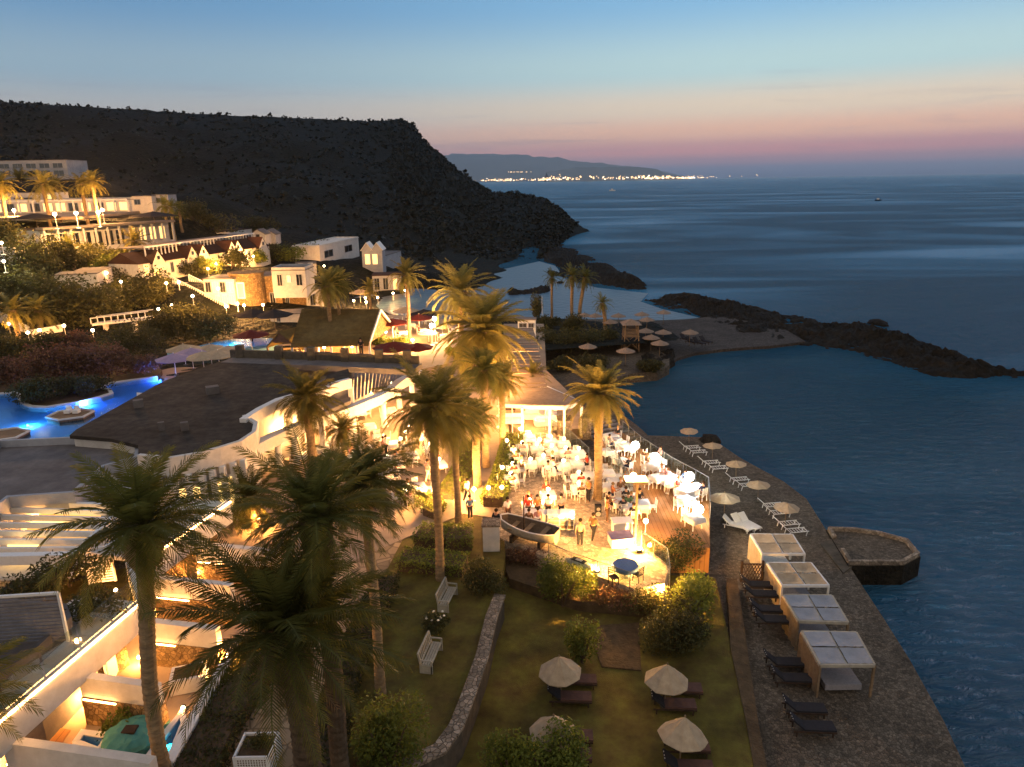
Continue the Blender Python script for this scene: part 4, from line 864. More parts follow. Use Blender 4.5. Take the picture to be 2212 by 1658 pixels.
# --- cabanas on the beach terrace
CB=[[(1622,1154),(1712,1155),(1738,1196),(1647,1196)],[(1657,1216),(1752,1216),(1790,1264),(1690,1264)],[(1692,1286),(1797,1286),(1832,1344),(1725,1341)],[(1732,1364),(1850,1366),(1889,1436),(1772,1436)]]
for i,(cb,lab) in enumerate(zip(CB,['farthest beach cabana, its cream roof lit by the deck lamps','second farthest beach cabana with a sagging pale roof','second nearest beach cabana with a bluish cloth roof','nearest beach cabana, largest in view, with a bluish cloth roof'])):
    z=2.95; P=[at(x,y,z) for x,y in cb]; o_=Vector((P[3].x,P[3].y,1.2)); t=thing('beach_cabana',lab,'cabana',o_,group='beach cabanas in a row along the terrace')
    P=[p-o_ for p in P]; zt=z-1.2
    for a in range(2):
        for b in range(2):
            def q(u,v): return P[3].lerp(P[2],u).lerp(P[0].lerp(P[1],u),v)
            u0,u1,v0,v1=a*.5+.02,a*.5+.48,b*.5+.02,b*.5+.48; mb=MB(); n=6; sag=.09 if i!=1 else .16
            mb.add([q(u0+(u1-u0)*x/n,v0+(v1-v0)*y/n)+Vector((0,0,.03-sag*math.sin(PI*x/n)*math.sin(PI*y/n)-.03*mnoise.noise(Vector((x*.9,y*.9,i+a*3+b*7))))) for y in range(n+1) for x in range(n+1)],[(y*(n+1)+x,y*(n+1)+x+1,(y+1)*(n+1)+x+1,(y+1)*(n+1)+x) for y in range(n) for x in range(n)])
            mb.build('roof_cloth','shadecloth' if i>1 else 'canvas',t,smooth=True)
    mb=MB()
    for k in range(4): mb.bar(P[k]-Vector((0,0,.06)),P[(k+1)%4]-Vector((0,0,.06)),.11,.14)
    mb.bar(P[0].lerp(P[1],.5)-Vector((0,0,.06)),P[3].lerp(P[2],.5)-Vector((0,0,.06)),.07,.08); mb.bar(P[0].lerp(P[3],.5)-Vector((0,0,.06)),P[1].lerp(P[2],.5)-Vector((0,0,.06)),.07,.08)
    mb.build('roof_frame','white' if i<2 else 'boatpaint',t)
    for k in range(4): MB().box((P[k].x,P[k].y,zt/2-.05),(.1,.1,zt)).build('post','white' if i<2 else 'wood',t)
    cu=MB(); n=16; a,b=P[3],P[0]
    for k in range(n+1):
        p=a.lerp(b,k/n)+Vector((-.06+.05*math.sin(k*1.9),0,0)); cu.v+=[(p.x,p.y,.08),(p.x,p.y,zt-.1)]
    cu.f+=[(2*k,2*k+2,2*k+3,2*k+1) for k in range(n)]; cu.build('curtain','canvas' if i<2 else 'wood',t,smooth=True)
    c=(P[0]+P[1]+P[2]+P[3])/4; MB().box((c.x,c.y,.28),(1.7,1.9,.3)).build('daybed','c_grey' if i else 'c_cream',t)
# lattice screen
p=at(1600,1255,1.7); q_=at(1645,1255,1.7); t=thing('lattice_screen','small dark wooden lattice screen left of the second cabana','screen',p)
d=(q_-p); mb=MB()
for k in range(7):
    mb.bar(d*(k/7),d*min(1,(k+3)/7)+Vector((0,0,1.1*min(1,(7-k)/3))),.04); mb.bar(d*(k/7)+Vector((0,0,1.1)),d*min(1,(k+3)/7)+Vector((0,0,1.1-1.1*min(1,(7-k)/3))),.04)
mb.bar((0,0,1.1),d+Vector((0,0,1.1)),.06);mb.bar((0,0,.05),d+Vector((0,0,.05)),.06); mb.build('lattice','darkwood',t)
for k in(0,1): MB().box((d.x*k,d.y*k,.65),(.12,.12,1.3)).build('post','darkwood',t)
# --- foreground villas
fA=[at(-90,1625,6.5),at(301,1297,6.5)]; fB=[at(313,1207,6.5),at(492,1083,6.5)]
t=thing('villa_terrace','white fascia of the villa upper terrace edged by a glowing light strip and glass railing','terrace',(fA[0].x,fA[0].y,3))
o_=Vector(t.location)
for nm,(a,b) in (('a',fA),('b',fB)):
    d=(b-a).normalized(); s=Vector((-d.y,d.x,0))
    mb=MB(); mb.wall([a,b],5.15,6.5,.3); mb.build('fascia','stucco',t,offset=o_)
    MB().bar(a-s*.19-Vector((0,0,.02)),b-s*.19-Vector((0,0,.02)),.07,.08).build('light_strip','led',t,offset=o_)
    MB().prism([tuple((a+s*.16)[:2]),tuple((b+s*.16)[:2]),tuple((b+s*3.2)[:2]),tuple((a+s*3.2)[:2])],6.2,6.42).build('terrace_floor','stucco',t,offset=o_)
    n=int((b-a).length/1.6); 
    for k in range(n):
        p=a.lerp(b,(k+.03)/n)-s*.05; q=a.lerp(b,(k+.97)/n)-s*.05
        MB().bar(p+Vector((0,0,.65)),q+Vector((0,0,.65)),.02,1.05).build('glass_panel','glass',t,offset=o_)
# white end return between the two fascia lengths
mb=MB(); mb.wall([fA[1],fA[1]+Vector((-.3,.6,0)),fB[0]+Vector((-.6,-.4,0)),fB[0]],5.15,6.5,.3); mb.build('fascia','stucco',t,offset=o_)
# stone ground storey walls and partitions
def part_wall(name,label,L0,R0,ztop,zmid,stone=True,led=True):
    a=at(*L0,ztop); b=at(*R0,ztop); t=thing(name,label,'wall',(a.x,a.y,3))
    o=Vector(t.location)
    mb=MB(); mb.wall([a,b],zmid,ztop,.36); mb.build('upper_wall','stucco',t,offset=o)
    if stone: mb=MB(); mb.wall([a,b],2.8,zmid,.5); mb.build('stone_base','stone',t,offset=o)
    if led: MB().bar(a+(b-a)*.02+Vector((0,-.3,zmid-ztop-.02)),a+(b-a)*.45+Vector((0,-.3,zmid-ztop-.02)),.05,.04).build('light_strip','led',t,offset=o)
    return a,b
part_wall('courtyard_wall','nearest white courtyard wall, along the bottom edge of the photo',(12,1597),(330,1642),5.3,2.8,False,False)
part_wall('courtyard_wall','white courtyard wall over golden stone behind the small pool, second nearest',(176,1457),(342,1480),5.3,4.35)
part_wall('courtyard_wall','lit courtyard wall behind the first palm trunk, third nearest',(304,1338),(470,1356),5.3,4.3)
part_wall('courtyard_wall','courtyard wall with a bright strip at its foot, second farthest',(333,1246),(500,1262),5.3,4.3)
part_wall('courtyard_wall','farthest white courtyard wall, half hidden by dark palm fronds',(423,1173),(600,1190),5.3,4.3)
a,b=at(-60,1640,5.1),at(301,1352,5.1); t=thing('villa_stone_front','golden stone ground storey under the white fascia','wall',(a.x-.6,a.y,3))
o=Vector(t.location); mb=MB(); mb.wall([a+Vector((-.9,0,0)),b+Vector((-.9,0,0))],2.6,5.14,.3); mb.build('stone_wall','stone',t,offset=o)
for f in (.35,.5,.75,.88):
    p=a.lerp(b,f); q=MB().box((p.x-.74-o.x,p.y-o.y,1.15),(.1,1.3,2.1),.1).build('door','white',t); MB().box((p.x-.68-o.x,p.y-o.y,1.15),(.06,1.1,1.9),.1).build('pane','warmwindow',q)
a,b=at(322,1250,5.1),at(492,1125,5.1); t=thing('villa_stone_front','golden stone ground storey of the farther villas','wall',(a.x-.6,a.y,3))
o=Vector(t.location); mb=MB(); mb.wall([a+Vector((-.9,0,0)),b+Vector((-.9,0,0))],2.6,5.14,.3); mb.build('stone_wall','stone',t,offset=o)
# courtyard floors, deck, pools
slab('villa_patio',[(-200,1700),(30,1565),(170,1440),(310,1330),(420,1210),(500,1120),(640,1180),(590,1290),(480,1440),(362,1655),(300,1800),(-300,2000)],3.04,'pave',.6)
tag(slab('patio_deck',[(30,1608),(75,1562),(152,1577),(120,1622)],3.1,'deck',.12,kind=None),'orange wooden patio deck in the nearest courtyard','deck')
a,b=at(364,1652,3.9),at(490,1428,3.9); t=thing('garden_boundary_wall','low white wall between the villa courtyards and the broad hedge','wall',(a.x,a.y,3))
mb=MB(); mb.wall([a,at(430,1535,3.9),b],2.8,3.95,.3); mb.build('wall_body','stucco',t,offset=Vector(t.location)); mb=MB(); mb.wall([a,at(430,1535,3.9),b],3.95,4.03,.4); mb.build('coping','white',t,offset=Vector(t.location))
def plunge(label,pix,z,lamp=None,matw='poolwater',deep=.7,name='plunge_pool'):
    P=[at(x,y,z) for x,y in pix]; c=sum(P,Vector())/len(P); t=thing(name,label,'pool',(c.x,c.y,3.04)); o=Vector(t.location)
    mb=MB(); mb.wall(P+[P[0].lerp(P[1],.001)],3.04,z+.02,.26); mb.build('coping','white',t,offset=o)
    MB().prism([(p.x,p.y) for p in P],3.045,3.1).build('basin','pooltile',t,offset=o)
    MB().add([(p.x,p.y,z-.06) for p in P],[tuple(range(len(P)))]).build('water',matw,t,offset=o)
    return t,c
plunge('small dark plunge pool with plants beside the wooden patio deck',[(163,1603),(178,1582),(236,1589),(212,1622)],3.5)
tl,c=plunge('turquoise lit plunge pool beside the low garden boundary wall',[(310,1650),(345,1598),(392,1540),(398,1560),(372,1625),(350,1665)],3.6)
light('pool_light',(0,0,.3),14,tl,(.2,1,.85),.1)
# covered hot tub
c=at(290,1625,3.05); t=thing('hot_tub','hot tub under a crumpled teal cover in the nearest courtyard','hot tub',c)
MB().lathe([(.95,0),(.98,.75),(.9,.78)],18,closed=True).build('shell','tealcover',t)
mb=MB(); mb.ball((0,0,.75),1.05,18,8,.45); mb.v=[(x*(1+.12*mnoise.noise(Vector((x,y,z))*2.3)),y*(1+.12*mnoise.noise(Vector((x+4,y,z))*2.3)),max(.6,z+.12*mnoise.noise(Vector((x,y,z))*3))) for x,y,z in mb.v]; mb.build('cover','tealcover',t)
MB().box((.1,-.15,1.2),(.5,.4,.1)).build('cover_lid','darkwood',t)
c=at(325,1612,3.05); t=thing('teal_mat','flat teal cover laid on the courtyard floor beside the hot tub','mat',c); MB().box((0,0,.2),(1.6,1.5,.35),.5).build('mat_body','tealcover',t)
S(255,1598,3.05,.9,.6,1.1,700,.09,'leafbright','small palm like plant before the golden stone wall',name='potted_plant',cat='plant')
c=at(412,1480,3.05); t=thing('patio_planter','white rimmed square planter in the third courtyard','planter',c)
MB().box((0,0,.35),(1.5,1.1,.7),.3).build('box','white',t); MB().box((0,0,.69),(1.2,.8,.1),.3).build('soil','earth',t)
# lattice planter on the flagstone path
c=at(560,1650,3.04); t=thing('lattice_planter','white lattice planter box standing on the flagstone path','planter',c)
for k,(x,y,wx,wy) in enumerate([(0,-.6,1.3,.08),(0,.6,1.3,.08),(-.65,0,.08,1.3),(.65,0,.08,1.3)]): MB().box((x,y,.45),(wx,wy,.9)).build('side_panel','white',t)
lt=MB()
for i in range(11):
    for j in range(7): lt.box((-.5+i*.1,-.645,.15+j*.1),(.05,.012,.05))
lt.build('lattice_holes','c_brown',t); MB().box((0,0,.75),(1.2,1.1,.1)).build('soil','earth',t)
sm=shrub_mb(77,.5,.45,.5,350,.07); sm.v=[(x,y,z+.78) for x,y,z in sm.v]; sm.build('plant','leaf',t)
# upper villas on the left
A=at(-40,1180,7);B=at(300,990,7)
def flat(name,label,pix,z,h,mat='stucco_cool',roofmat='roofgrey',cat='building',rim=.45):
    P=[at(x,y,z) for x,y in pix]; c=Vector((P[0].x,P[0].y,z-h)); t=thing(name,label,cat,c)
    MB().prism([(p.x,p.y) for p in P],z-h-.2,z-.2).build('wall',mat,t,offset=c)
    MB().prism([(p.x,p.y) for p in inset([(p.x,p.y) for p in P],.985) and [Vector(q) for q in inset([(p.x,p.y) for p in P],.985)]],z-.19,z-.05).build('roof',roofmat,t,offset=c)
    if rim: mb=MB(); mb.wall(P+[P[0].lerp(P[1],.002)],z-.2,z+rim,.22); mb.build('parapet',mat,t,offset=c)
    return t,c
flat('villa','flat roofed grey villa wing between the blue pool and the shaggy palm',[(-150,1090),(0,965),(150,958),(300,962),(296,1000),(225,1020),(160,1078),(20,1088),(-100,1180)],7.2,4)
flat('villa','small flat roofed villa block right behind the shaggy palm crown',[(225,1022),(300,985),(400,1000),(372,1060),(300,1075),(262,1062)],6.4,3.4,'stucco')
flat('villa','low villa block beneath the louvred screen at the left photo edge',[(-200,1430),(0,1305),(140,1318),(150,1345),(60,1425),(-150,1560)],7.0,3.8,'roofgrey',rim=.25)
# lit pergola roof
Q=[at(20,1086,6.9),at(215,1082,6.9),at(60,1190,6.9),at(-60,1186,6.9)]
PZ=[(22,1086),(200,1080),(262,1095),(150,1205),(35,1215),(-80,1210)]
P=[at(x,y,6.8) for x,y in PZ]; c=Vector((P[0].x,P[0].y,3)); t=thing('skylight_pergola','white villa pergola roof with glowing yellow skylights between its beams','pergola',c)
a0,a1,b0,b1=P[5],P[0],P[3],P[2]
for i in range(8):
    f=i/7; MB().bar(a0.lerp(a1,f)-c,b0.lerp(b1,f)-c,.22 if i in(0,7) else .14,.3).build('rafter','white',t)
for i in (1,2,4,5,6):
    u,v=(i+.12)/7,(i+.88)/7; g0,g1=(.25,.55) if i in(1,2) else (.3,.85)
    q=[a0.lerp(a1,u).lerp(b0.lerp(b1,u),g0),a0.lerp(a1,v).lerp(b0.lerp(b1,v),g0),a0.lerp(a1,v).lerp(b0.lerp(b1,v),g1),a0.lerp(a1,u).lerp(b0.lerp(b1,u),g1)]
    MB().prism([tuple((p-c)[:2]) for p in q],3.45,3.5).build('skylight','panel' if i in (1,2,5) else 'paneldeep',t)
MB().bar(a0-c,b0-c,.4,.5).build('beam','white',t);MB().bar(a0-c-Vector((0,0,.2)),a1-c-Vector((0,0,.2)),.25,.4).build('beam','white',t);MB().bar(b0-c-Vector((0,0,.2)),b1-c-Vector((0,0,.2)),.25,.4).build('beam','white',t)
MB().prism([tuple((p-c)[:2]) for p in (a0,a1,b1,b0)],2.6,2.75).build('ceiling','stucco',t)
# louvred screen and shutters
def screen(label,A,B,h,mat='slatgrey',name='louvred_screen',n=14):
    t=thing(name,label,'screen',A); d=B-A; mb=MB()
    for k in range(n): mb.bar(Vector((0,0,h*(k+.5)/n)),d+Vector((0,0,h*(k+.5)/n)),.05,h/n*.6)
    mb.build('louvres',mat,t)
    f=MB(); f.bar((0,0,0),(0,0,h),.1);f.bar(d,d+Vector((0,0,h)),.1);f.bar((0,0,h),d+Vector((0,0,h)),.1); f.build('frame','white',t)
screen('wide louvred screen on the villa terrace at the left photo edge',at(-60,1400,6.9),at(148,1385,6.9),2.2)
screen('pale louvred shutter panel beside the curved restaurant facade',at(378,1065,4.5),at(432,1042,4.5),2.3,'white')
screen('narrow louvred door panel among the villa hedges',at(195,1262,4.6),at(250,1255,4.6),2.,'white')
for px,py,lab in [(90,1290,'dark hedge plant on the villa terrace under the lit pergola'),(150,1260,'dark hedge plant behind the narrow louvred panel'),(200,1330,'dark hedge plant behind the glass railing')]:
    S(px,py,6.5 if px<200 else 6.4,1.9,1.4,1.2,1500,.09,'leaf',lab)
# pool terrace, blue pool
PO=[(-300,870),(-60,855),(0,852),(38,848),(47,871),(66,879),(100,881),(170,870),(215,859),(241,851),(236,843),(212,839),(240,829),(280,823),(340,815),(356,819),(345,834),(296,862),(240,890),(190,915),(150,938),(100,955),(0,965),(-300,1010)]
gp=[at(x,y,4.1) for x,y in PO]
slab('pool_terrace',[(-500,850),(0,845),(250,822),(520,762),(540,768),(300,890),(160,960),(-500,1060)],3.6,'pave',.5)
struct(MB().prism([(p.x,p.y) for p in gp],3.62,3.66).build('pool_basin','pooltile'))
struct(MB().add([(p.x,p.y,4.09) for p in gp],[tuple(range(len(gp)))]).build('pool_water','poolwater'))
mb=MB(); mb.wall(gp[0:15],3.5,4.22,.35); c=mb.build('pool_coping','stucco'); tag(c,'winding pale coping along the far side of the blue pool','coping')
struct(MB().prism([tuple(at(x,y,4.12)[:2]) for x,y in PO[2:15]+[(350,800),(330,785),(0,790),(-300,830)]],3.4,4.12).build('pool_bank','earth'))
for i,(x,y,w_,lab) in enumerate([(238,836,16,'upper underwater light of the blue pool'),(183,876,14,'lower underwater light by the pool peninsula'),(346,823,10,'underwater light at the narrow end of the blue pool'),(60,920,8,'underwater light at the wide end of the blue pool')]):
    p=at(x,y,3.8); t=thing('pool_lamp',lab,'pool light',p); MB().ball((0,0,0),.12,8,5,.6).build('lens','bluelamp',t); light('lamp_glow',(0,0,.16),[520,420,160,260][i],t,(.08,.22,1.) if i<3 else (.1,.45,.9),.1)
for k,(px,py,lab) in enumerate([(-95,945,'x'),(8,943,'golden wooden island deck at the left photo edge of the blue pool'),(153,899,'octagonal wooden island deck floating in the blue pool')]):
    if k==0: continue
    c=at(px,py,4.15); t=thing('pool_island_deck',lab,'pool deck',c); r_=1.7
    MB().prism([(r_*1.15*math.cos(a*PI/3+.5),r_*math.sin(a*PI/3+.5)) for a in range(6)],-.4,.12).build('platform','deckdim',t)
    mb=MB(); mb.wall([(r_*1.15*math.cos(a*PI/3+.5),r_*math.sin(a*PI/3+.5)) for a in range(6)]+[(r_*1.15*math.cos(.5),r_*math.sin(.501))],.12,.24,.2); mb.build('rim','stucco',t)
    if k==2:
        for j,x in enumerate((-.4,.4)): f=MB(); f.box((x,.3,.35),(.5,.5,.3)); f.box((x,.55,.6),(.5,.1,.5)); o=f.build('cushion_seat','cloth'); o.location=c; tag(o,['left','right'][j]+' pale cushion seat on the octagonal pool deck','seat')
struct(MB().prism([tuple(at(x,y,4.2)[:2]) for x,y in [(296,864),(295,848),(326,851)]],3.7,4.2).build('pool_step','stucco'))
# turquoise pool further up
struct(MB().prism([tuple(at(x,y,4.75)[:2]) for x,y in [(360,757),(410,751),(470,738),(540,728),(600,732),(590,745),(520,752),(440,757),(380,762)]],4.0,4.72).build('upper_pool_basin','pooltile'))
struct(MB().add([tuple(at(x,y,4.95)) for x,y in [(360,757),(410,751),(470,738),(540,728),(600,732),(590,745),(520,752),(440,757),(380,762)]],[tuple(range(9))]).build('upper_pool_water','poolwater'))
p=at(505,743,4.83); t=thing('pool_lamp','bright underwater light of the turquoise pool','pool light',p); MB().ball((0,0,0),.12,8,5,.6).build('lens','teallamp',t); light('lamp_glow',(0,0,.05),700,t,(.2,.85,1.),.05)
# rocks tinted for turquoise light and white arched footbridge on the slope
b=HT(270,715); t=thing('white_footbridge','white balustraded footbridge glowing beside the turquoise rocks','bridge',b)
mb=MB()
mb.bar((-4,0,1.0),(3.5,.8,1.6),1.4,.3); mb.build('bridge_deck','white',t)
for s in(-.7,.7): MB().bar((-4,s,1.9),(3.5,s+.8,2.6),.1,.12).build('handrail','white',t)
for k in range(9): x=-4+k*.93; MB().bar((x,-.7,1.1+k*.075),(x,-.7,1.95+k*.09),.1).build('baluster','white',t)
for x in (-2.5,1.5): MB().bar((x,0,-1),(x,0,1.1),.5).build('pier','stucco',t)
b=HT(335,708); mound('teal_tinted_rocks',[(300,685),(335,682),(355,700)],[(305,712),(345,725),(362,725)],6.5,24,10,'tealcover','artificial rocks with turquoise light in their colour beside the white footbridge',9,zb=4.,amp=.4,cat='rocks')  # turquoise lamplight is put into the rock colour, no lamp stands here
# ---------------------------------------------------------------- hillside hotel
def row(u0,u1,n,z0,z1,mats,gap=.25):
    out=[]
    for k in range(n):
        a=u0+(u1-u0)*(k+gap/2)/n; b=u0+(u1-u0)*(k+1-gap/2)/n; out.append((a,b,z0,z1,mats[k%len(mats)]))
    return out
wd='windowdark'; ww='warmwindow'
A=HT(95,550);B=HT(368,522); h=hat(A,499)
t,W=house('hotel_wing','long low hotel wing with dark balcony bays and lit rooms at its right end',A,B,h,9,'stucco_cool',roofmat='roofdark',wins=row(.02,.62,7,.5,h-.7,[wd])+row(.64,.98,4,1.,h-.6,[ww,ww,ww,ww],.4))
for k in range(12): MB().box((W*k/11.,-1.3,h/2),(.3,.3,h)).build('pillar','stucco_cool',t)
MB().box((W/2,-1.3,.1),(W,.25,1.2)).build('balcony_rail','stucco_cool',t); MB().box((W/2,-.7,h+.3),(W+.8,2.2,.4)).build('roof_edge','roofgrey',t)
A=atY(-110,463,156);B=atY(292,458,158); h=hat(A,438)
t,W=house('hotel_restaurant','brightly lit white hotel restaurant terrace above the long wing',A,B,h,7,'stucco',wins=row(.02,.98,14,.2,h-.5,[ww,wd,ww,ww,wd]),parapet=.3)
for k in range(15): MB().box((W*k/14.,-3,h/2),(.28,.28,h)).build('pillar','white',t)
MB().box((W/2,-3,h+.1),(W,.35,.3)).build('terrace_beam','white',t); MB().box((W/2,-12,-.3),(W+2,26,.5)).build('terrace_floor','pave',t)
A=at(-110,452,20.5);B=at(130,450,20.5); A=atY(-110,446,162);B=atY(120,446,163); h=hat(A,420)
house('hotel_upper_storey','upper storey with two glowing openings above the hotel restaurant',A,B,h,6,'stucco',wins=[(.46,.54,.5,h-.5,ww),(.9,.98,.4,h-.4,ww),(.62,.8,.5,h-1.,wd)])
A=atY(288,446,158);B=atY(330,446,158); h=hat(A,425); t,W=house('white_kiosk','small cream kiosk with low pitched roof at the right of the hotel terrace',A,B,h,4,'stucco',wins=[(.08,.4,.3,h-.6,wd)])
A=atY(331,445,160);B=atY(366,446,160); h=hat(A,422); house('grey_kiosk','small grey kiosk at the far right of the hotel terrace',A,B,h,4,'stucco_cool',wins=[(.2,.8,.6,h-.6,wd)])
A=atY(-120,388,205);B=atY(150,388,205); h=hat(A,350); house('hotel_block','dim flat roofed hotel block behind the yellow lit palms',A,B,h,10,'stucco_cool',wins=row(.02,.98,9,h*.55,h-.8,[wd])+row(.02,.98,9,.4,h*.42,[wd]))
# gabled cottages
A=at(303,604,10.2);B=at(584,557,10.2); d=Vector((B.x-A.x,B.y-A.y,0)); W=d.length; h=hat(A,572)
t,W=house('gabled_cottages','row of white gabled cottages under red tiled roofs on the slope',A,B,h,6,'stucco',roofmat='rooftile',wins=[(.03,.06,.2,2.2,ww),(.085,.12,.2,2.2,ww),(.2,.22,.3,2.,wd),(.3,.32,.3,2.,wd),(.42,.44,.3,2.,wd),(.62,.64,.3,2.,wd),(.8,.82,.3,2.,wd)])
mb=MB(); mb.add([(0,-.3,h),(W,-.3,h),(W,3.4,h+1.7),(0,3.4,h+1.7),(W,6.4,h),(0,6.4,h)],[(0,1,2,3),(3,2,4,5),(0,3,5),(1,4,2)]); mb.build('tiled_roof','rooftile',t)
def uof(px): # fraction along the row seen at px
    best=0
    for k in range(200):
        p=A.lerp(B,k/199); x,y,z=p.x,p.y,p.z-CZ; f=y*math.cos(PITCH)-z*math.sin(PITCH)
        if 1106+F*x/f<=px: best=k/199
    return best
for px in (348,421,444,506,519,572):
    u=uof(px)*W; gb=gable_mb(2.6,1.9,3.2,h-.1,u-1.3,-.5); gb.box((u,-.35,h-.6),(2.6,.3,1.2)); g=gb.build('gable','stucco',t); q=MB().box((u,-.53,h+.7),(.5,.08,.6)).build('pane','windowdark',g)
    gable_roof(2.6,1.9,3.2,h-.05,u-1.3,-.4,.1,.12).build('gable_roof','rooftile',t)
A=atY(312,535,117);B=atY(548,502,147); h=2.6; A.z-=h; d=Vector((B.x-A.x,B.y-A.y,0)); W=d.length
t=thing('white_pergola_row','long white post and beam row behind the gabled cottages','pergola',A,math.atan2(d.y,d.x)); 
for k in range(34): MB().box((W*k/33,0,h/2-.5),(.16,.16,h+1)).build('post','white',t)
MB().box((W/2,0,h),(W,.3,.25)).build('beam','white',t); MB().box((W/2,2.5,h-.2),(W,4.5,.2)).build('roof','roofgrey',t); MB().box((W/2,3.,h/2-.6),(W,.3,h)).build('wall','stucco_cool',t)
for i,px in enumerate((543,566)):
    b=HT(px,522); t=thing('twin_gable_house',['left','right'][i]+' of two tiny bluish gabled houses beyond the pergola row','house',b); hh=hat(b,507)
    MB().box((1.6,2,hh/2-1),(3.2,4,hh+2)).build('wall','stucco_cool',t); gable_mb(3.2,hat(b,497)-hh,4,hh).build('gable','stucco_cool',t); gable_roof(3.2,hat(b,497)-hh,4,hh).build('roof','roofgrey',t)
    q=MB().box((1.6,-.03,hh*.6),(.8,.08,1.2)).build('window','windowdark',t)
A=HT(470,512);B=HT(545,506); house('orange_lit_wall','low wall glowing orange behind the pergola row',A,B,hat(A,503),3,'stucco',roofmat='rooftile')
# stone tower
b=at(540,664,5.3); h=hat(b,592); t=thing('stone_tower','round stone tower with one white framed window beside the bright stairs','tower',b)
r_=2.75; MB().lathe([(r_*1.04,-1.5),(r_,1),(r_*.97,h),(r_*1.02,h+.05),(r_*1.02,h+.3)],28,closed=True).build('tower_wall','stone',t)
an=R(-92); q=MB().box((r_*math.cos(an),r_*math.sin(an),h*.58),(1.25,.25,2.6)).build('window','white',t); MB().box((r_*math.cos(an),r_*math.sin(an)-.13,h*.58),(.85,.06,2.1)).build('pane','stucco_cool',q)
b2=at(590,664,5.2); A=at(574,664,5.2);B=at(612,662,5.2); house('stone_annex','narrow grey stone annex joined to the right of the round tower',A,B,hat(A,598),6,'stone',wins=[(.3,.6,.2,2.3,wd)],roofmat='roofgrey')
A=at(614,664,4.9);B=at(662,660,4.9); h=hat(A,622); t,W=house('stone_house','stone house with white roof terrace right of the tower',A,B,h,6,'stone',wins=[(.1,.25,.2,2.2,wd)],roofmat='stucco')
A=atY(590,624,112);B=atY(662,622,112); h=hat(A,586); house('white_upper_house','dim white upper house above the stone one',A,B,h,5,'stucco_cool',wins=[(.15,.3,.4,2.2,wd),(.45,.55,1.,2.,ww),(.72,.9,.4,2.2,wd)],parapet=.4)
A=at(664,664,4.6);B=at(700,660,4.6); house('white_porch_house','small white porch house between tower buildings and palm pair',A,B,hat(A,628),5,'stucco',wins=[(.2,.5,.2,2.2,wd)])
# arcade behind stairs
A=at(446,660,6.2);B=at(512,668,5.6); h=hat(A,604); t,W=house('arcade_building','two storey arcade building brightly lit behind the white stairs','' or A,B,h,5,'stucco') if False else house('arcade_building','two storey arcade building brightly lit behind the white stairs',A,B,h,5,'stucco',wins=row(.02,.98,4,h*.5,h*.9,[wd,ww])+row(.3,.98,3,.3,h*.38,[ww]))
def stair(label,p0,p1,w,n=22):
    "p0 top, p1 bottom"
    t=thing('white_stairs',label,'stairs',p1); v=p0-p1; s=Vector((v.y,-v.x,0)).normalized()
    mb=MB()
    for k in range(n):
        c=v*((k+.5)/n); a=math.atan2(v.y,v.x); mb.box((c.x,c.y,c.z-.8),(Vector((v.x,v.y)).length/n,w,1.8),a)
    mb.build('steps','stucco',t)
    for sg in (-1,1):
        o=s*sg*w/2; MB().bar(o+Vector((0,0,1.15)),v+o+Vector((0,0,1.15)),.2,.16).build('handrail','white',t)
        bl=MB(); m=int(v.length/.45)
        for k in range(m+1): c=v*(k/m)+o; bl.box((c.x,c.y,c.z+.5),(.13,.13,1.2))
        bl.build('balusters','white',t)
    return t
stair('upper flight of white balustraded stairs lit by lamps beside the tower',at(392,612,9.2),at(512,672,5.3),3.2)
stair('lower flight of white balustraded stairs above the dark domed tree',at(368,628,8.2),at(482,678,5.),2.4)
stair('short white stair glowing green white at the left of the hotel',HT(78,540)+Vector((0,0,2)),HT(58,572),2.,10)
for i,(px,py,w_,lab) in enumerate([(5,545,16,'bright white garden wall at the left photo edge below the hotel'),(10,570,14,'lower bright garden wall at the left photo edge'),(70,548,14,'bright wall behind the short glowing stair')]):
    b=HT(px,py); t=thing('lit_garden_wall',lab,'wall',b); MB().box((0,0,.8),(4,.4,2.8)).build('wall_body','white',t); MB().box((0,0,2.25),(4.1,.5,.1)).build('coping','white',t)
A=HT(692,564);B=HT(777,558); h=hat(A,534); house('white_terrace_house','low flat roofed white house left of the bluish kiosk',A,B,h,6,'stucco',wins=[(.1,.3,.3,1.8,wd),(.6,.8,.3,1.8,wd)],parapet=.2,roofmat='stucco')
b=HT(783,570); t=thing('bluish_kiosk','tall bluish white kiosk with two small gables and a lit doorway','kiosk',b); h=hat(b,540)
w_=4.4; MB().box((w_/2,2,h/2-1),(w_,4,h+2)).build('wall','stucco_cool',t)
for k in(0,1): gable_mb(w_/2,1.4,4,h,k*w_/2).build('gable','stucco_cool',t); gable_roof(w_/2,1.4,4,h,k*w_/2).build('roof','white',t)
for k in range(2): q=MB().box((1.2+k*1.6,-.03,h*.45),(1.2,.1,h*.6)).build('window','white',t); MB().box((1.2+k*1.6,-.09,h*.45),(1.,.04,h*.55)).build('pane','warmwindow',q)
A=HT(824,572);B=HT(868,574); house('grey_shed','low grey building right of the bluish kiosk',A,B,hat(A,556),4,'stucco_cool')
A=at(806,628,3.9);B=at(868,626,3.9); h=hat(A,597); house('lagoon_bar','dim arched building behind the lagoon pool with one lit doorway',A,B,h,5,'stucco_cool',wins=[(.06,.24,.1,2.4,wd),(.36,.54,.1,2.4,wd),(.72,.84,.1,2.2,ww)],roofmat='rooftile')
A=at(585,700,4.7);B=at(655,696,4.7); house('low_garden_wall_house','low pale building between domed tree and bar roof',A,B,hat(A,682),4,'stucco',wins=[(.2,.3,.2,1.2,wd)])
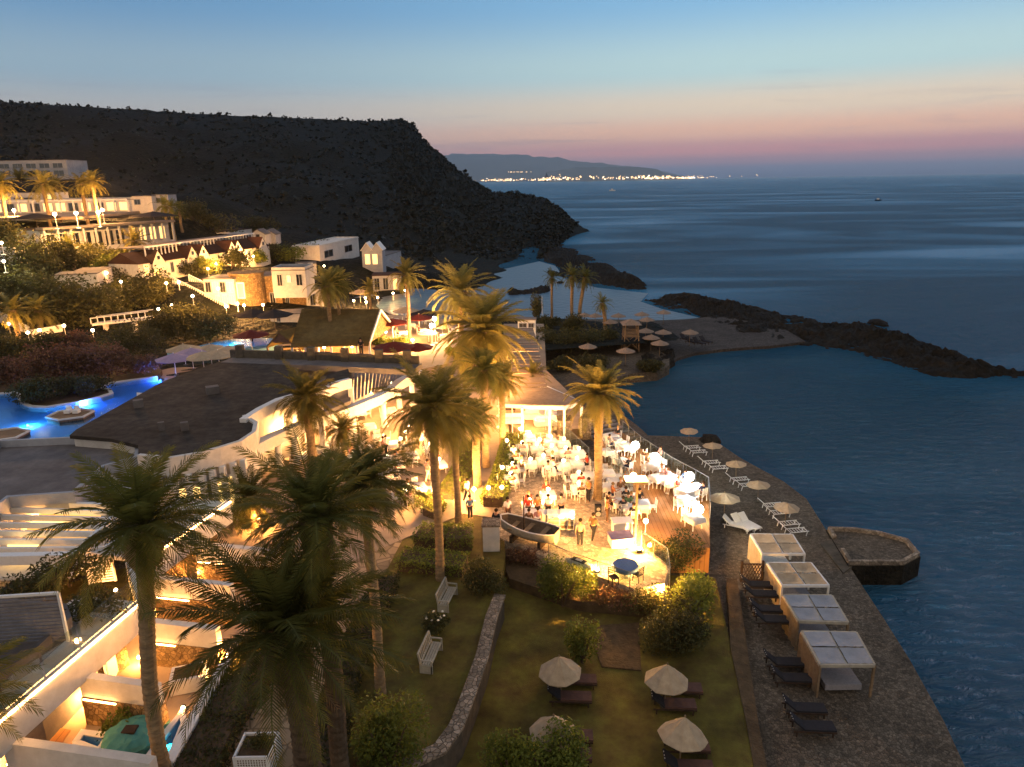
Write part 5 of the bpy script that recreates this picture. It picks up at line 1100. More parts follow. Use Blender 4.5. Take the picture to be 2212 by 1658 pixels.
for i,(a,b,tp,lab) in enumerate([((212,612),(246,609),592,'small lit villa below the cottage palm'),((150,582),(186,578),562,'small dim villa below the hotel wing'),((262,585),(292,583),566,'small cream villa left of the cottage row'),((640,590),(684,588),572,'small pale villa behind the white upper house'),((120,612),(150,610),596,'tiny lit villa among the slope trees')]):
    A=HT(*a);B=HT(*b); house('slope_villa',lab,A,B,hat(A,tp),4,'stucco',wins=[(.12,.35,.3,1.8,ww if i%2==0 else wd),(.6,.85,.3,1.8,ww if i!=1 else wd)],down=3)
# lit path wall bottom-left of hill
for i,(a,b,lab) in enumerate([((-60,668),(62,722),'sloping lit garden wall running down from the left photo edge'),((70,728),(135,716),'curved low wall under the middle path lamps')]):
    A=HT(*a);B=HT(*b); t=thing('path_wall',lab,'wall',A); v=B-A; mb=MB(); mb.wall([(0,0),(v.x,v.y)],[-1,v.z-1],[.8,v.z+.8],.4); mb.build('wall_body','stucco',t); mb=MB(); mb.wall([(0,0),(v.x,v.y)],[.8,v.z+.8],[.9,v.z+.9],.55); mb.build('coping','white',t)
# lifeguard tower
b=at(1361,757,1.3); h=hat(b,692); t=thing('lifeguard_tower','timber lifeguard tower with roof and crossed legs behind the bay beach','lifeguard tower',b)
w_=.95
for x in(-w_,w_):
    for y in (-w_,w_): MB().bar((x*1.12,y*1.12,0),(x*.9,y*.9,h-.3),.14).build('leg','wood',t)
MB().box((0,0,h*.5),(2.2,2.2,.12)).build('platform','wood',t)
mb=MB()
for s in(-1,1):
    for k in range(5): mb.box((0,s*w_,h*.5+.18+k*.2),(1.95,.05,.1)); mb.box((s*w_,0,h*.5+.18+k*.2),(.05,1.95,.1))
mb.build('railing','wood',t)
mb=MB(); mb.add([(-1.35,-1.35,h-.5),(1.35,-1.35,h-.5),(1.35,1.35,h-.5),(-1.35,1.35,h-.5),(0,0,h+.2)],[(0,1,4),(1,2,4),(2,3,4),(3,0,4),(3,2,1,0)]); mb.build('roof','slat',t)
for s in(-1,1):
    MB().bar((-w_,s*w_,.3),(w_,s*w_,h*.48),.08).build('brace','wood',t); MB().bar((w_,s*w_,.3),(-w_,s*w_,h*.48),.08).build('brace','wood',t)
# flag pole / masts
for px,py,top,lab in [(1171,705,640,'thin white flagpole beside the lagoon palms'),(1107,937,876,'slim steel mast between lounge pergola and plaza'),(1179,932,865,'slim pale mast at the centre of the lounge pergola front')]:
    p=at(px,py,3 if py>800 else 1.3); o=thing('slim_mast',lab,'mast',p); MB().tube([(0,0,0),(0,0,hat(p,top))],[.05,.03],8).build('mast_tube','white',o); MB().ball((0,0,hat(p,top)),.06,8,5).build('finial','white',o)
# ---------------------------------------------------------------- parasols
def parasol_proto(name,mat,r,h,peak,segs=8,pole='white',val=.12,seed=0):
    t=thing(name,'','parasol',(0,0,0)); rg=random.Random(seed); mb=MB(); n=segs*2; rings=5
    vs=[(0,0,h)]
    for i in range(1,rings+1):
        f=i/rings
        for k in range(n):
            a=2*PI*k/n; rr=r*f*(1 if k%2==0 else .94); sag=-.05*math.sin(PI*f)*(1 if k%2 else .3)
            vs.append((rr*math.cos(a),rr*math.sin(a),h-peak*f**1.1+sag+.02*rg.uniform(-1,1)))
    for k in range(n):
        a=2*PI*k/n; rr=r*1.0*(1 if k%2==0 else .94); vs.append((rr*math.cos(a),rr*math.sin(a),h-peak-val+.03*rg.uniform(-1,1)))
    fs=[(0,1+k,1+(k+1)%n) for k in range(n)]
    for i in range(rings): fs+=[(1+i*n+k,1+(i+1)*n+k,1+(i+1)*n+(k+1)%n,1+i*n+(k+1)%n) for k in range(n)]
    MB().add(vs,fs).build('canopy',mat,t)
    MB().tube([(0,0,0),(0,0,h-.03)],.035,8).build('pole',pole,t)
    rb=MB()
    for k in range(segs): a=2*PI*k/segs; rb.bar((0,0,h-.12),(r*.95*math.cos(a),r*.95*math.sin(a),h-peak-.03),.02)
    rb.build('ribs',pole,t); MB().lathe([(.26,0),(.26,.06),(.05,.12)],12,closed=True).build('base','concrete',t); MB().ball((0,0,h+.05),.05,8,5,1.4).build('finial',pole,t)
    return t
pz_lawn=parasol_proto('lawn_parasol','canvas',1.15,2.45,.95,8,'wood',.04,1)
def place_top(proto,px,py,z,hh,label,rz=0,sc_=1,group=None,tilt=(0,0)):
    p=at(px,py,z+hh*sc_); o=first(proto,Vector((p.x,p.y,z)),rz,label,sc_,group); o.rotation_euler=(tilt[0],tilt[1],rz); return o
G_='cream parasols on the lower lawn'
for px,py,lab,rz,tl in [(1213,1418,'far left cream parasol on the lower lawn behind a lounger pair',.2,(0,-.05)),(1440,1438,'far right cream parasol on the lower lawn, its right half in shadow',.9,(0,.04)),(1194,1548,'near left cream parasol on the lower lawn beside the feathery bush',.5,(0,.02)),(1472,1560,'near right cream parasol on the lower lawn, tilted to the right',1.3,(.06,.16))]:
    place_top(pz_lawn,px,py,1.7,2.45,lab,rz,.87,G_,tl)
pz_beach=parasol_proto('beach_parasol','canvas',1.15,2.2,.42,8,'wood',.03,2)
G_='cream parasols along the beach terrace edge'
for px,py,lab in [(1490,925,'farthest cream parasol on the beach terrace, behind the boulder'),(1541,957,'second farthest cream parasol on the beach terrace'),(1593,996,'third farthest cream parasol on the beach terrace'),(1641,1040,'fourth cream parasol, beside the green lounger pad'),(1700,1088,'cream parasol nearest the stone jetty, one panel pink'),(1568,1067,'white parasol on a bare pole closest to the timber deck corner')]:
    place_top(pz_beach,px,py,1.25,2.2,lab,rnd.uniform(0,1),.95 if 'bare' in lab else rnd.uniform(.7,.76),G_,(rnd.uniform(-.06,.06),rnd.uniform(-.06,.06)))
pz_red=parasol_proto('red_parasol','canvasred',2.2,2.8,.6,8,'white',.1,3)
for px,py,z,s,lab in [(847,688,3.95,1,'red parasol right of the tiled bar gable'),(905,679,3.95,.9,'red parasol behind the slim golden palm'),(850,738,3.95,1.1,'nearest red parasol of the bar terrace'),(900,741,3.95,.9,'red parasol partly behind the tallest palm crown'),(540,713,4.6,1,'red parasol at the end of the turquoise pool')]:
    place_top(pz_red,px,py,z,2.8,lab,rnd.random(),s,'red parasols around the bar')
pz_dark=parasol_proto('black_parasol','canvasblack',2.6,3.,.8,4,'wood',.1,4)
for px,py,z,s,lab in [(544,667,5.1,1,'black parasol left below the round tower'),(590,668,5.1,1,'black parasol right below the round tower'),(915,668,3.7,1,'dark parasol at the lagoon edge of the bar terrace')]:
    place_top(pz_dark,px,py,z,3,lab,.3,s,'black parasols by tower and lagoon')
pz_tan=parasol_proto('pool_parasol','canvaspurple',2.,2.5,.6,8,'white',.06,5)
for px,py,z,lab in [(374,764,4.2,'purple tinted parasol nearest the blue pool'),(412,752,4.2,'tan parasol standing second from the purple one'),(436,760,4.2,'low tan parasol beside the restaurant roof corner'),(452,744,4.2,'tan parasol in front of the turquoise pool'),(470,757,4.2,'tan parasol right above the roof corner'),(491,747,4.2,'tan parasol at the right end of the pool group'),(395,744,4.2,'tan parasol at the back of the pool group'),(876,663,3.7,'beige parasol by the lagoon behind the slim palm'),(777,625,3.9,'beige parasol behind the tiled bar roof')]:
    o=place_top(pz_tan,px,py,z,2.5,lab,rnd.random(),1.,'parasols beside the pools')
    if 'purple' not in lab: setmat([c for c in o.children if c.name.startswith('canopy')][0],'canvas')
pz_thatch=parasol_proto('thatch_parasol','slat',1.25,2.4,.5,10,'wood',.05,6)
for px,py,lab in [(1263,676,'leftmost thatched parasol on the lagoon shore'),(1286,677,'thatched parasol second from the left on the lagoon shore'),(1336,677,'thatched parasol in front of the lagoon left of the tower'),(1387,674,'thatched parasol on the lagoon shore right of the tower'),(1398,685,'thatched parasol just in front of the lagoon right of the tower'),(1434,670,'rightmost thatched parasol standing against the lagoon'),(1395,709,'thatched parasol on the shingle beside the tower'),(1433,712,'thatched parasol on the shingle further right of the tower'),(1407,723,'thatched parasol in the middle of the shingle group'),(1426,735,'pale thatched parasol nearest the bay water'),(1352,751,'thatched parasol at the foot of the lifeguard tower'),(1491,712,'thatched parasol at the far right of the shingle'),(1318,690,'thatched parasol beside the ragged palm'),(1270,742,'thatched parasol among the dark bushes')]:
    place_top(pz_thatch,px,py,1.25,2.4,lab,rnd.random(),1,'thatched parasols on the bay beach')
pz_hotel=parasol_proto('hotel_parasol','canvasblack',6.5,3.6,1.3,8,'wood',.1,7)
for px,py,lab in [(75,461,'broad dark canopy left on the hotel terrace'),(385,455,'x')]:
    if lab!='x': place_top(pz_hotel,px,py,17.9,3.6,lab,0,.62,'broad dark canopies on the hotel terrace')
for px,py,z,s,lab in [(975,742,3.95,.8,'beige parasol behind the tallest palm crown on the bar terrace'),(955,722,3.95,.7,'beige parasol right of the pole lamps'),(1000,760,3.95,.8,'beige parasol on the walkway side of the bar terrace'),(925,735,3.95,.7,'small beige parasol between slim palm and pole lamps')]:
    setmat([c for c in place_top(pz_tan,px,py-22,z,2.5,lab,rnd.random(),s,'parasols beside the pools').children if c.name.startswith('canopy')][0],'canvas')
place_top(pz_hotel,330,457,17.9,3.6,'broad dark canopy right on the hotel terrace',.3,.62,'broad dark canopies on the hotel terrace')
# ---------------------------------------------------------------- loungers, benches
def lounger_proto(name,kind):
    t=thing(name,'','sun lounger'); 
    # length along +x, head at x=0
    fm='white' if kind!='dark' else 'darkwood'
    if kind=='frame':
        f=MB()
        for y in(-.3,.3): f.bar((.6,y,.34),(1.95,y,.34),.045); f.bar((.6,y,.34),(.02,y,.86),.045)
        for k in range(5): f.bar((.6-.14*k,-.3,.34+.125*k),(.6-.14*k,.3,.34+.125*k),.03)
        for k in range(6): f.bar((.75+.22*k,-.3,.34),(.75+.22*k,.3,.34),.03)
        f.build('frame','white',t)
        for x in(.55,1.85):
            for y in(-.3,.3): MB().bar((x-.08,y,0),(x,y,.34),.045).build('leg','white',t)
    else:
        MB().box((1.3,0,.34),(1.4,.62,.09)).build('seat',{'dark':'cushion','white':'white'}[kind],t)
        MB().box((.32,0,.6),(.75,.62,.08),ry=R(42)).build('backrest',{'dark':'c_dark','white':'white'}[kind],t)
        s=MB()
        for y in (-.2,-.05,.14): s.box((.29,y,.65),(.68,.05,.02),ry=R(42))
        if kind=='dark': s.build('towel_stripes','c_cream',t)
        f=MB()
        for y in(-.33,.33): f.bar((.1,y,.27),(2.,y,.27),.06)
        f.build('frame',fm,t)
        for x in(.25,1.85):
            for y in(-.3,.3): MB().box((x,y,.13),(.06,.06,.27)).build('leg',fm,t)
    return t
lg=lounger_proto('lawn_lounger','dark')
G_='dark cushioned loungers on the lower lawn'
for px,py,lab in [(1196,1478,'lawn lounger directly below the far left parasol'),(1182,1516,'lawn lounger with the reddish cushion above the near left parasol'),(1420,1497,'lawn lounger directly below the far right parasol'),(1404,1532,'lawn lounger above the near right parasol'),(1178,1600,'lawn lounger directly below the near left parasol'),(1172,1640,'lawn lounger at the bottom edge beside the feathery bush'),(1425,1622,'lawn lounger directly below the near right parasol'),(1430,1668,'lawn lounger cut by the bottom edge below the near right parasol')]:
    first(lg,at(px,py,1.7),R(-4),lab,1,G_)
lf=lounger_proto('framed_lounger','frame')
G_='white framed loungers on the beach terrace'
for px,py,lab in [(1468,975,'farthest white framed lounger on the beach terrace'),(1482,985,'white framed lounger paired with the farthest one'),(1508,1008,'white framed lounger below the second parasol'),(1524,1020,'white framed lounger paired below the second parasol'),(1568,1045,'white framed lounger below the third parasol'),(1586,1058,'white framed lounger paired below the third parasol'),(1638,1102,'white framed lounger below the fourth parasol'),(1652,1118,'white framed lounger paired below the fourth parasol'),(1670,1142,'white framed lounger left of the jetty'),(1686,1158,'white framed lounger nearest the first cabana')]:
    first(lf,at(px,py,1.25),R(8),lab,.95,G_)
lw=lounger_proto('white_lounger','white')
G_='white loungers under the bare pole parasol'
for px,py,lab,rz in [(1560,1135,'white lounger left below the bare pole parasol',-.5),(1582,1130,'white lounger centre below the bare pole parasol',-1.1),(1597,1128,'white lounger right below the bare pole parasol',-1.1)]:
    first(lw,at(px,py,1.25),rz,lab,.9,G_)
ld=lounger_proto('shaded_lounger','dark')
for i,(px,py,lab) in enumerate([(1597,1272,'dark lounger beside the second cabana'),(1603,1292,'dark lounger between second and third cabana'),(1616,1325,'dark lounger left of the third cabana'),(1626,1348,'dark lounger below the third cabana'),(1648,1440,'dark lounger left of the nearest cabana'),(1664,1475,'dark lounger below left of the nearest cabana'),(1688,1540,'dark lounger nearer than all the cabanas'),(1704,1580,'nearest dark lounger on the beach side')]):
    o=first(ld,at(px,py,1.8 if px<1640 else 1.3),R(-4),lab,.95,'dark loungers beside the cabanas')
    for c_ in o.children:
        if c_.name.startswith('seat'): setmat(c_,'c_dark')
for px,py,lab in [(1482,740,'dark lounger on the shingle left of a pair'),(1498,742,'dark lounger on the shingle right of a pair'),(1512,739,'dark lounger on the shingle nearest the rocks'),(1470,734,'dark lounger behind the shingle pair')]:
    dup(ld,at(px,py,1.25),R(-60),lab,1.1,group='dark loungers on the shingle')
def bench_proto():
    t=thing('garden_bench','','bench')
    s=MB()
    for k in range(4): s.box((.1+.12*k,0,.44),(.09,1.7,.035))
    s.build('seat','boatpaint',t)
    b=MB()
    for k in range(9): b.box((-.05-.02,-.72+k*.18,.72),(.03,.06,.5),ry=R(-10))
    b.bar((-.12,-.85,.98),(-.12,.85,.98),.07); b.bar((-.02,-.85,.5),(-.02,.85,.5),.06); b.build('backrest','boatpaint',t)
    for y in(-.85,.85):
        MB().box((.24,y,.2),(.6,.07,.44)).build('end_panel','boatpaint',t); MB().box((-.06,y,.7),(.08,.07,.62),ry=R(-10)).build('back_post','boatpaint',t); MB().bar((-.08,y,.66),(.5,y,.66),.07,.05).build('armrest','boatpaint',t); MB().box((.5,y,.33),(.07,.07,.66)).build('leg','boatpaint',t)
    return t
bp_=bench_proto()
for (a,b),lab in [(((948,1322),(968,1283)),'white slatted garden bench at the far end of the bench lawn'),(((911,1452),(932,1405)),'white slatted garden bench nearer the camera, below the flowering bush')]:
    A,B=at(*a,3),at(*b,3); d=B-A; first(bp_,A.lerp(B,.5),math.atan2(d.y,d.x)-PI/2,lab,1.,'white benches on the lawn')
# ---------------------------------------------------------------- lamps
def globe_lamp(name,label,p,h,r,power,white=False,base=True,color=None,group=None):
    t=thing(name,label,'lamp',p,0,group)
    if h>.3: MB().tube([(0,0,0),(0,0,h-r*.8)],[.03 if h<1.5 else .05,.022 if h<1.5 else .04],8).build('stem','white',t)
    if base: MB().lathe([(.12 if h<1.5 else .28,0),(.12 if h<1.5 else .28,.03 if h<1.5 else .1),(.03,.06 if h<1.5 else .16)],12,closed=True).build('base','white',t)
    g=MB().ball((0,0,h),r,12,8).build('globe','globewhite' if white else 'globe',t,smooth=True); g.visible_shadow=False
    light('lamp_glow',(0,0,h),power,t,color or ((1,.64,.32) if white else (1,.46,.13)),r*.8)
    return t
PLZ=3.1
def lamp(px,py,z,h,r,pw,lab,**k):
    "globe centre seen at (px,py), base at height z"
    p=at(px,py,z+h); return globe_lamp('globe_lamp',lab,Vector((p.x,p.y,z)),h,r,pw,**k)
for px,py,lab in [(1124,927,'small globe lamp on the ground before the lounge pergola'),(1145,939,'small globe lamp at the head of the left table row'),(1166,950,'small globe lamp between the first left and middle tables'),(1095,952,'small globe lamp by the last palm trunk left of the plaza'),
    (1085,1010,'small globe lamp in the hedge halfway down the plaza'),(1055,1054,'small globe lamp right of the pineapple trunk'),(1084,1053,'small globe lamp at the hedge corner of the plaza'),(1024,1057,'small globe lamp left of the pineapple trunk foot'),(985,1035,'small globe lamp beside the slender trunk')]:
    lamp(px,py,PLZ,.9,.14,320 if py>1000 else 210,lab,group='small globe lamps edging the plaza')
for px,py,lab in [(893,908,'farthest of four globe lamps leading along the colonnade'),(885,920,'second farthest of four globe lamps along the colonnade'),(876,934,'third farthest of four globe lamps along the colonnade'),(866,948,'nearest of four globe lamps along the colonnade'),(936,939,'globe lamp alone on the promenade behind the tallest trunk'),(875,1058,'globe lamp left of the promenade tables'),(937,1060,'globe lamp right of the tallest palm trunk base')]:
    lamp(px,py,PLZ,1.1,.16,700 if py==1060 else 260,lab,group='globe lamps along the promenade')
for px,py,lab in [(1077,788,'farthest of three post lamps beside the slatted walkway'),(1077,805,'middle of three post lamps beside the slatted walkway'),(1077,825,'nearest of three post lamps beside the slatted walkway')]:
    lamp(px,py,PLZ,4.3,.2,420,lab,group='post lamps along the walkway roof')
# tall white globe lamps on the deck and the bar terrace
def pole_lamp(px,py,bx,by,z,r,pw,lab,white=True,color=None):
    b=at(bx,by,z); return globe_lamp('pole_lamp',lab,b,hat(b,py),r,pw,white,color=color)
pole_lamp(1370,963,1371,997,3.16,.32,260,'pole lamp with big white globe at the far end of the timber deck')
pole_lamp(1412,988,1414,1016,3.16,.33,260,'pole lamp with big white globe halfway along the timber deck')
pole_lamp(1486,1030,1487,1072,3.16,.33,260,'pole lamp with the coldest white globe at the deck fence',color=(.85,.88,1))
pole_lamp(1509,1101,1507,1128,3.16,.33,260,'pole lamp with big white globe nearest the deck corner')
pole_lamp(940,689,941,742,3.95,.28,650,'taller of two pole lamps on the bar terrace')
pole_lamp(933,704,934,746,3.95,.28,650,'lower of two pole lamps on the bar terrace')
lamp(1442,1041,3.16,.9,.16,110,'small table globe on the deck beside the cold white pole lamp')
lamp(1395,1126,3.16,.9,.16,80,'small table globe standing alone at the left deck edge')
# lantern on a tall pole
b=at(1372,1177,PLZ); h=hat(b,1036); t=thing('tall_lantern','tall square post carrying a lit tray lantern at the plaza corner','lamp',b)
MB().box((0,0,h/2),(.12,.12,h)).build('post','wood',t); MB().box((-.1,0,h+.02),(1.3,.9,.07)).build('tray','white',t)
MB().box((.2,0,h*.93),(.9,.08,.08)).build('arm','wood',t)
g=MB().ball((-.25,0,h+.22),.2,12,8).build('globe','globe',t); g.visible_shadow=False; light('lamp_glow',(-.25,0,h+.25),800,t,rad=.15)
# ground flood lamps
for px,py,z,pw,lab in [(1381,1186,3.1,900,'bright amber flood lamp at the foot of the tall lantern post'),(1290,1231,3.,900,'bright amber flood lamp behind the small glass fence'),(1430,1277,2.6,1000,'brightest amber flood lamp beside the glowing bush')]:
    p=at(px,py,z+.25); t=thing('flood_lamp',lab,'lamp',(p.x,p.y,z)); MB().box((0,0,.1),(.3,.2,.2)).build('housing','blackmat',t)
    g=MB().ball((0,0,.27),.13,12,8,.8).build('lens','globe',t); g.visible_shadow=False; light('lamp_glow',(0,0,.3),pw,t,(1,.47,.1),.1)
# hillside lamps
def hlamp(px,py,pw,lab,r=.2,up=1.6,color=(1,.45,.12),z=None):
    b=HT(px,py+up*1.) if z is None else at(px,py,z+up); b=Vector((b.x,b.y,(b.z if z is None else z)))
    p=at(px,py,b.z+up); b=Vector((p.x,p.y,b.z)); return globe_lamp('garden_lamp',lab,b,up,r,pw,color=color,group='garden lamps on the hotel hillside')
HL=[(18,700,244,'garden lamp on the sloping wall at the left photo edge',None),(60,719,244,'garden lamp at the foot of the sloping wall',None),(85,714,147,'leftmost lamp on the curved path wall',None),(138,704,244,'garden lamp glowing yellow above the curved path wall',None),(200,714,315,'garden lamp lighting the yellow shrub left of the footbridge',None),
 (370,660,91,'garden lamp at the foot of the dark slope beside the lower stairs',None),(342,668,70,'faint garden lamp left of the lower stairs foot',None),(216,605,73,'garden lamp left of a pair below the cottage palm',None),(261,609,87,'garden lamp right of a pair below the cottage palm',None),(359,612,350,'garden lamp at the left stair head',None),(386,610,480,'garden lamp at the top of the upper stairs',None),
 (416,640,700,'stair lamp halfway down the lower stairs',None),(488,663,900,'stair lamp at the foot of the lower stairs',None),(471,624,800,'stair lamp against the arcade wall',None),(513,656,900,'stair lamp left of the tower foot',None),(527,660,600,'low lamp touching the tower foot on the left',None),(568,659,495,'lamp at the right foot of the round tower',None),
 (449,581,1300,'white hot garden lamp before the cottage row',None),(467,570,1100,'golden garden lamp up right of the white hot one',None),(536,560,700,'greenish garden lamp before the far cottages',None),(547,554,600,'smaller garden lamp beside the greenish one',None),(649,539,1600,'single bright hill lamp left of the white terrace house',None),
 (764,650,350,'low lamp left of a trio by the lagoon pool',4.),(789,644,450,'upper right lamp of a trio by the lagoon pool',4.),(791,653,350,'lower right lamp of a trio by the lagoon pool',4.),(816,643,350,'lamp at the near curve of the lagoon pool',4.),(849,634,600,'brightest lamp on the lagoon pool wall',4.),(875,628,200,'faint lamp at the far end of the lagoon pool wall',4.),(627,618,160,'small lamp on the white upper house balcony',5.5),
 (833,717,700,'bright lamp beside the tiled bar gable',3.95),(891,735,900,'bright lamp behind the nearest red parasol',3.95),(879,719,500,'lamp between red parasol and slim palm',3.95),(640,742,500,'lamp inside the gabled porch',3.95),(760,748,500,'lamp under the front eave of the tiled bar',3.95),(700,750,400,'lamp at the bar counter under the tiled roof',3.95),(1020,730,500,'lamp hidden among palms left of the slatted walkway',3.1),(985,745,500,'lamp on the promenade behind the tallest palm crown',3.95)]
HL+=[(230,590,160,'lamp on the small lit villa below the cottage palm',None),(135,598,120,'lamp on the tiny lit villa among the slope trees',None),(700,575,300,'lamp at the corner of the white terrace house',None),(300,560,120,'lamp beside the small cream villa',None),(600,600,300,'lamp on the slope behind the round tower',None),(665,630,260,'lamp behind the white porch house',None),(730,640,260,'lamp behind the palm pair',4.),(500,590,300,'lamp on the terrace over the arcade building',None)]
for px,py,pw,lab,z in HL: hlamp(px,py,pw,lab,z=z,up=1.2)
TL=[(80,448,2200),(98,445,2600),(122,445,2600),(118,463,2200),(164,461,2800),(188,441,1800),(204,442,1800),(242,439,2800),(212,459,2200),(221,454,1800),(30,455,1600)]
for i,(px,py,pw) in enumerate(TL):
    hlamp(px,py,pw*1.1,['leftmost lamp on the hotel terrace facade','lamp under the glowing opening of the hotel restaurant','lamp right of the glowing opening of the hotel restaurant','low lamp at the centre left of the hotel terrace','large low lamp at the centre of the hotel terrace','upper lamp left of centre right on the hotel facade','upper lamp beside the previous one toward the kiosks','brightest upper lamp near the kiosks of the hotel terrace','low lamp below the two upper ones toward the kiosks','small low lamp above the hotel wing roof','dim lamp behind the left dark canopy'][i],z=18.,up=2.4,r=.3)
for px,py,pw,lab in [(20,553,200,'greenish white lamp below the hotel terrace at the photo edge'),(50,535,200,'greenish white lamp behind the short glowing stair'),(70,545,350,'lamp beside the short glowing stair'),(3,525,250,'greenish white lamp cut by the left photo edge'),(8,565,200,'lowest greenish white lamp at the photo edge')]:
    hlamp(px,py,pw,lab,color=(1,.9,.5))
# interior lights of the dining hall, lounge, walkway, villas: ceiling lamps
def ceil_lamp(px,py,z,pw,lab,color=(1,.48,.15),drop=0.):
    p=at(px,py,z); t=thing('ceiling_lamp',lab,'lamp',p); g=MB().lathe([(.02,.12),(.1,.1),(.16,0),(.02,-.02)],12).build('shade','globe',t); g.visible_shadow=False; light('lamp_glow',(0,0,-.12),pw,t,color,.12)
for px,py,z,pw,lab in [(615,925,5.8,231,'ceiling lamp behind the first colonnade pillar'),(680,890,5.8,231,'ceiling lamp behind the palm before the colonnade'),(740,872,5.8,231,'ceiling lamp over the colonnade buffet'),(800,850,5.8,231,'ceiling lamp over the far colonnade tables'),(845,828,5.8,209,'ceiling lamp at the far end of the colonnade'),(590,885,7.0,160,'lamp under the left raised canopy'),(730,835,7.2,160,'lamp under the right raised canopy'),(1128,868,5.7,240,'ceiling lamp over the left lounge sofa'),(1180,868,5.7,200,'ceiling lamp over the round lounge chair'),(1110,820,5.7,260,'ceiling lamp within the near part of the slatted walkway'),(1125,770,5.7,260,'ceiling lamp within the far part of the slatted walkway')]:
    ceil_lamp(px,py,z,pw,lab)
for px,py,z,pw,lab in [(190,1500,3.6,170,'recessed wall light glowing on the second nearest courtyard wall'),(352,1384,3.6,150,'recessed wall light on the third nearest courtyard wall'),(350,1290,3.6,120,'recessed wall light on the second farthest courtyard wall'),(20,1650,3.8,120,'recessed wall light at the bottom left corner'),(110,1520,3.6,120,'recessed wall light on the stone front near the patio deck'),(430,1235,3.6,110,'recessed wall light on the farthest courtyard wall'),(333,1580,3.3,70,'small floor lamp beside the hot tub'),(250,1275,4.6,160,'lamp glowing behind the first palm trunk top'),(395,1530,3.6,50,'small lamp on the garden boundary wall'),(300,1420,3.4,60,'small floor lamp in the third courtyard'),(490,1416,3.9,260,'small bright lamp at the corner of the garden boundary wall'),(560,1120,3.8,160,'row light on the far villa wall behind palm fronds'),(80,1120,6.2,60,'lamp under the skylight pergola')]:
    p=at(px,py,z); t=thing('wall_light',lab,'lamp',p); g=MB().ball((0,0,0),.09,10,6).build('lens','globe',t); g.visible_shadow=False; MB().box((0,.08,0),(.16,.06,.16)).build('housing','blackmat',t); light('lamp_glow',(0,-.12,0),pw*1.0,t,(1,.42,.1),.1)
# ---------------------------------------------------------------- tables, chairs, people
def chair_proto():
    t=thing('dining_chair','','chair')
    MB().box((0,0,.45),(.44,.44,.04)).build('seat','white',t)
    b=MB()
    for k in range(4): b.box((0,.2+.012*k,.6+.105*k),(.4,.025,.055))
    b.bar((-.2,.2,.45),(-.2,.25,.98),.04); b.bar((.2,.2,.45),(.2,.25,.98),.04); b.build('backrest','white',t)
    for x in(-.19,.19):
        for y in(-.19,.19): MB().bar((x*1.1,y*1.1,0),(x,y,.44),.038).build('leg','white',t)
    return t
def table_proto(w=.9,l=.9,name='dining_table'):
    t=thing(name,'','table'); MB().box((0,0,.73),(l,w,.04)).build('tabletop','wood',t)
    for x in(-1,1):
        for y in(-1,1): MB().box((x*(l/2-.07),y*(w/2-.07),.355),(.06,.06,.71)).build('leg','white',t)
    return t
def cloth_mesh(l,w,drop,seed):
    mb=MB(); n=28; vs=[]; rg=random.Random(seed)
    for ring,(k,z) in enumerate([(1.,.765),(1.02,.755),(1.04,.755-drop*.5),(1.07,.755-drop)]):
        for i in range(n):
            a=2*PI*(i+.5)/n; cx,cy_=math.cos(a),math.sin(a); m=max(abs(cx),abs(cy_)); x=cx/m*l/2*k; y=cy_/m*w/2*k
            wv=.025*math.sin(i*2.2+seed)*(ring>1)*(ring-1); vs.append((x*(1+wv),y*(1+wv),z+(.03*math.sin(i*1.7) if ring==3 else 0)))
    vs.append((0,0,.766)); c=len(vs)-1
    fs=[(c,i,(i+1)%n) for i in range(n)]+[(r_*n+i,(r_+1)*n+i,(r_+1)*n+(i+1)%n,r_*n+(i+1)%n) for r_ in range(3) for i in range(n)]
    m=MB().add(vs,fs).mesh('tablecloth',True); m.materials.append(MT['cloth']); return m
chp=chair_proto(); tbp=table_proto()
CLM=[cloth_mesh(.98,.98,.3,k) for k in range(3)]
plm=MB().lathe([(.001,.0),(.12,.0),(.14,.02),(.12,.012),(.001,.008)],12).mesh('plate',True); plm.materials.append(MT['white'])
glm=MB().lathe([(.03,0),(.006,.01),(.006,.08),(.035,.11),(.032,.17)],8).mesh('wine_glass',True); glm.materials.append(MT['glass'])
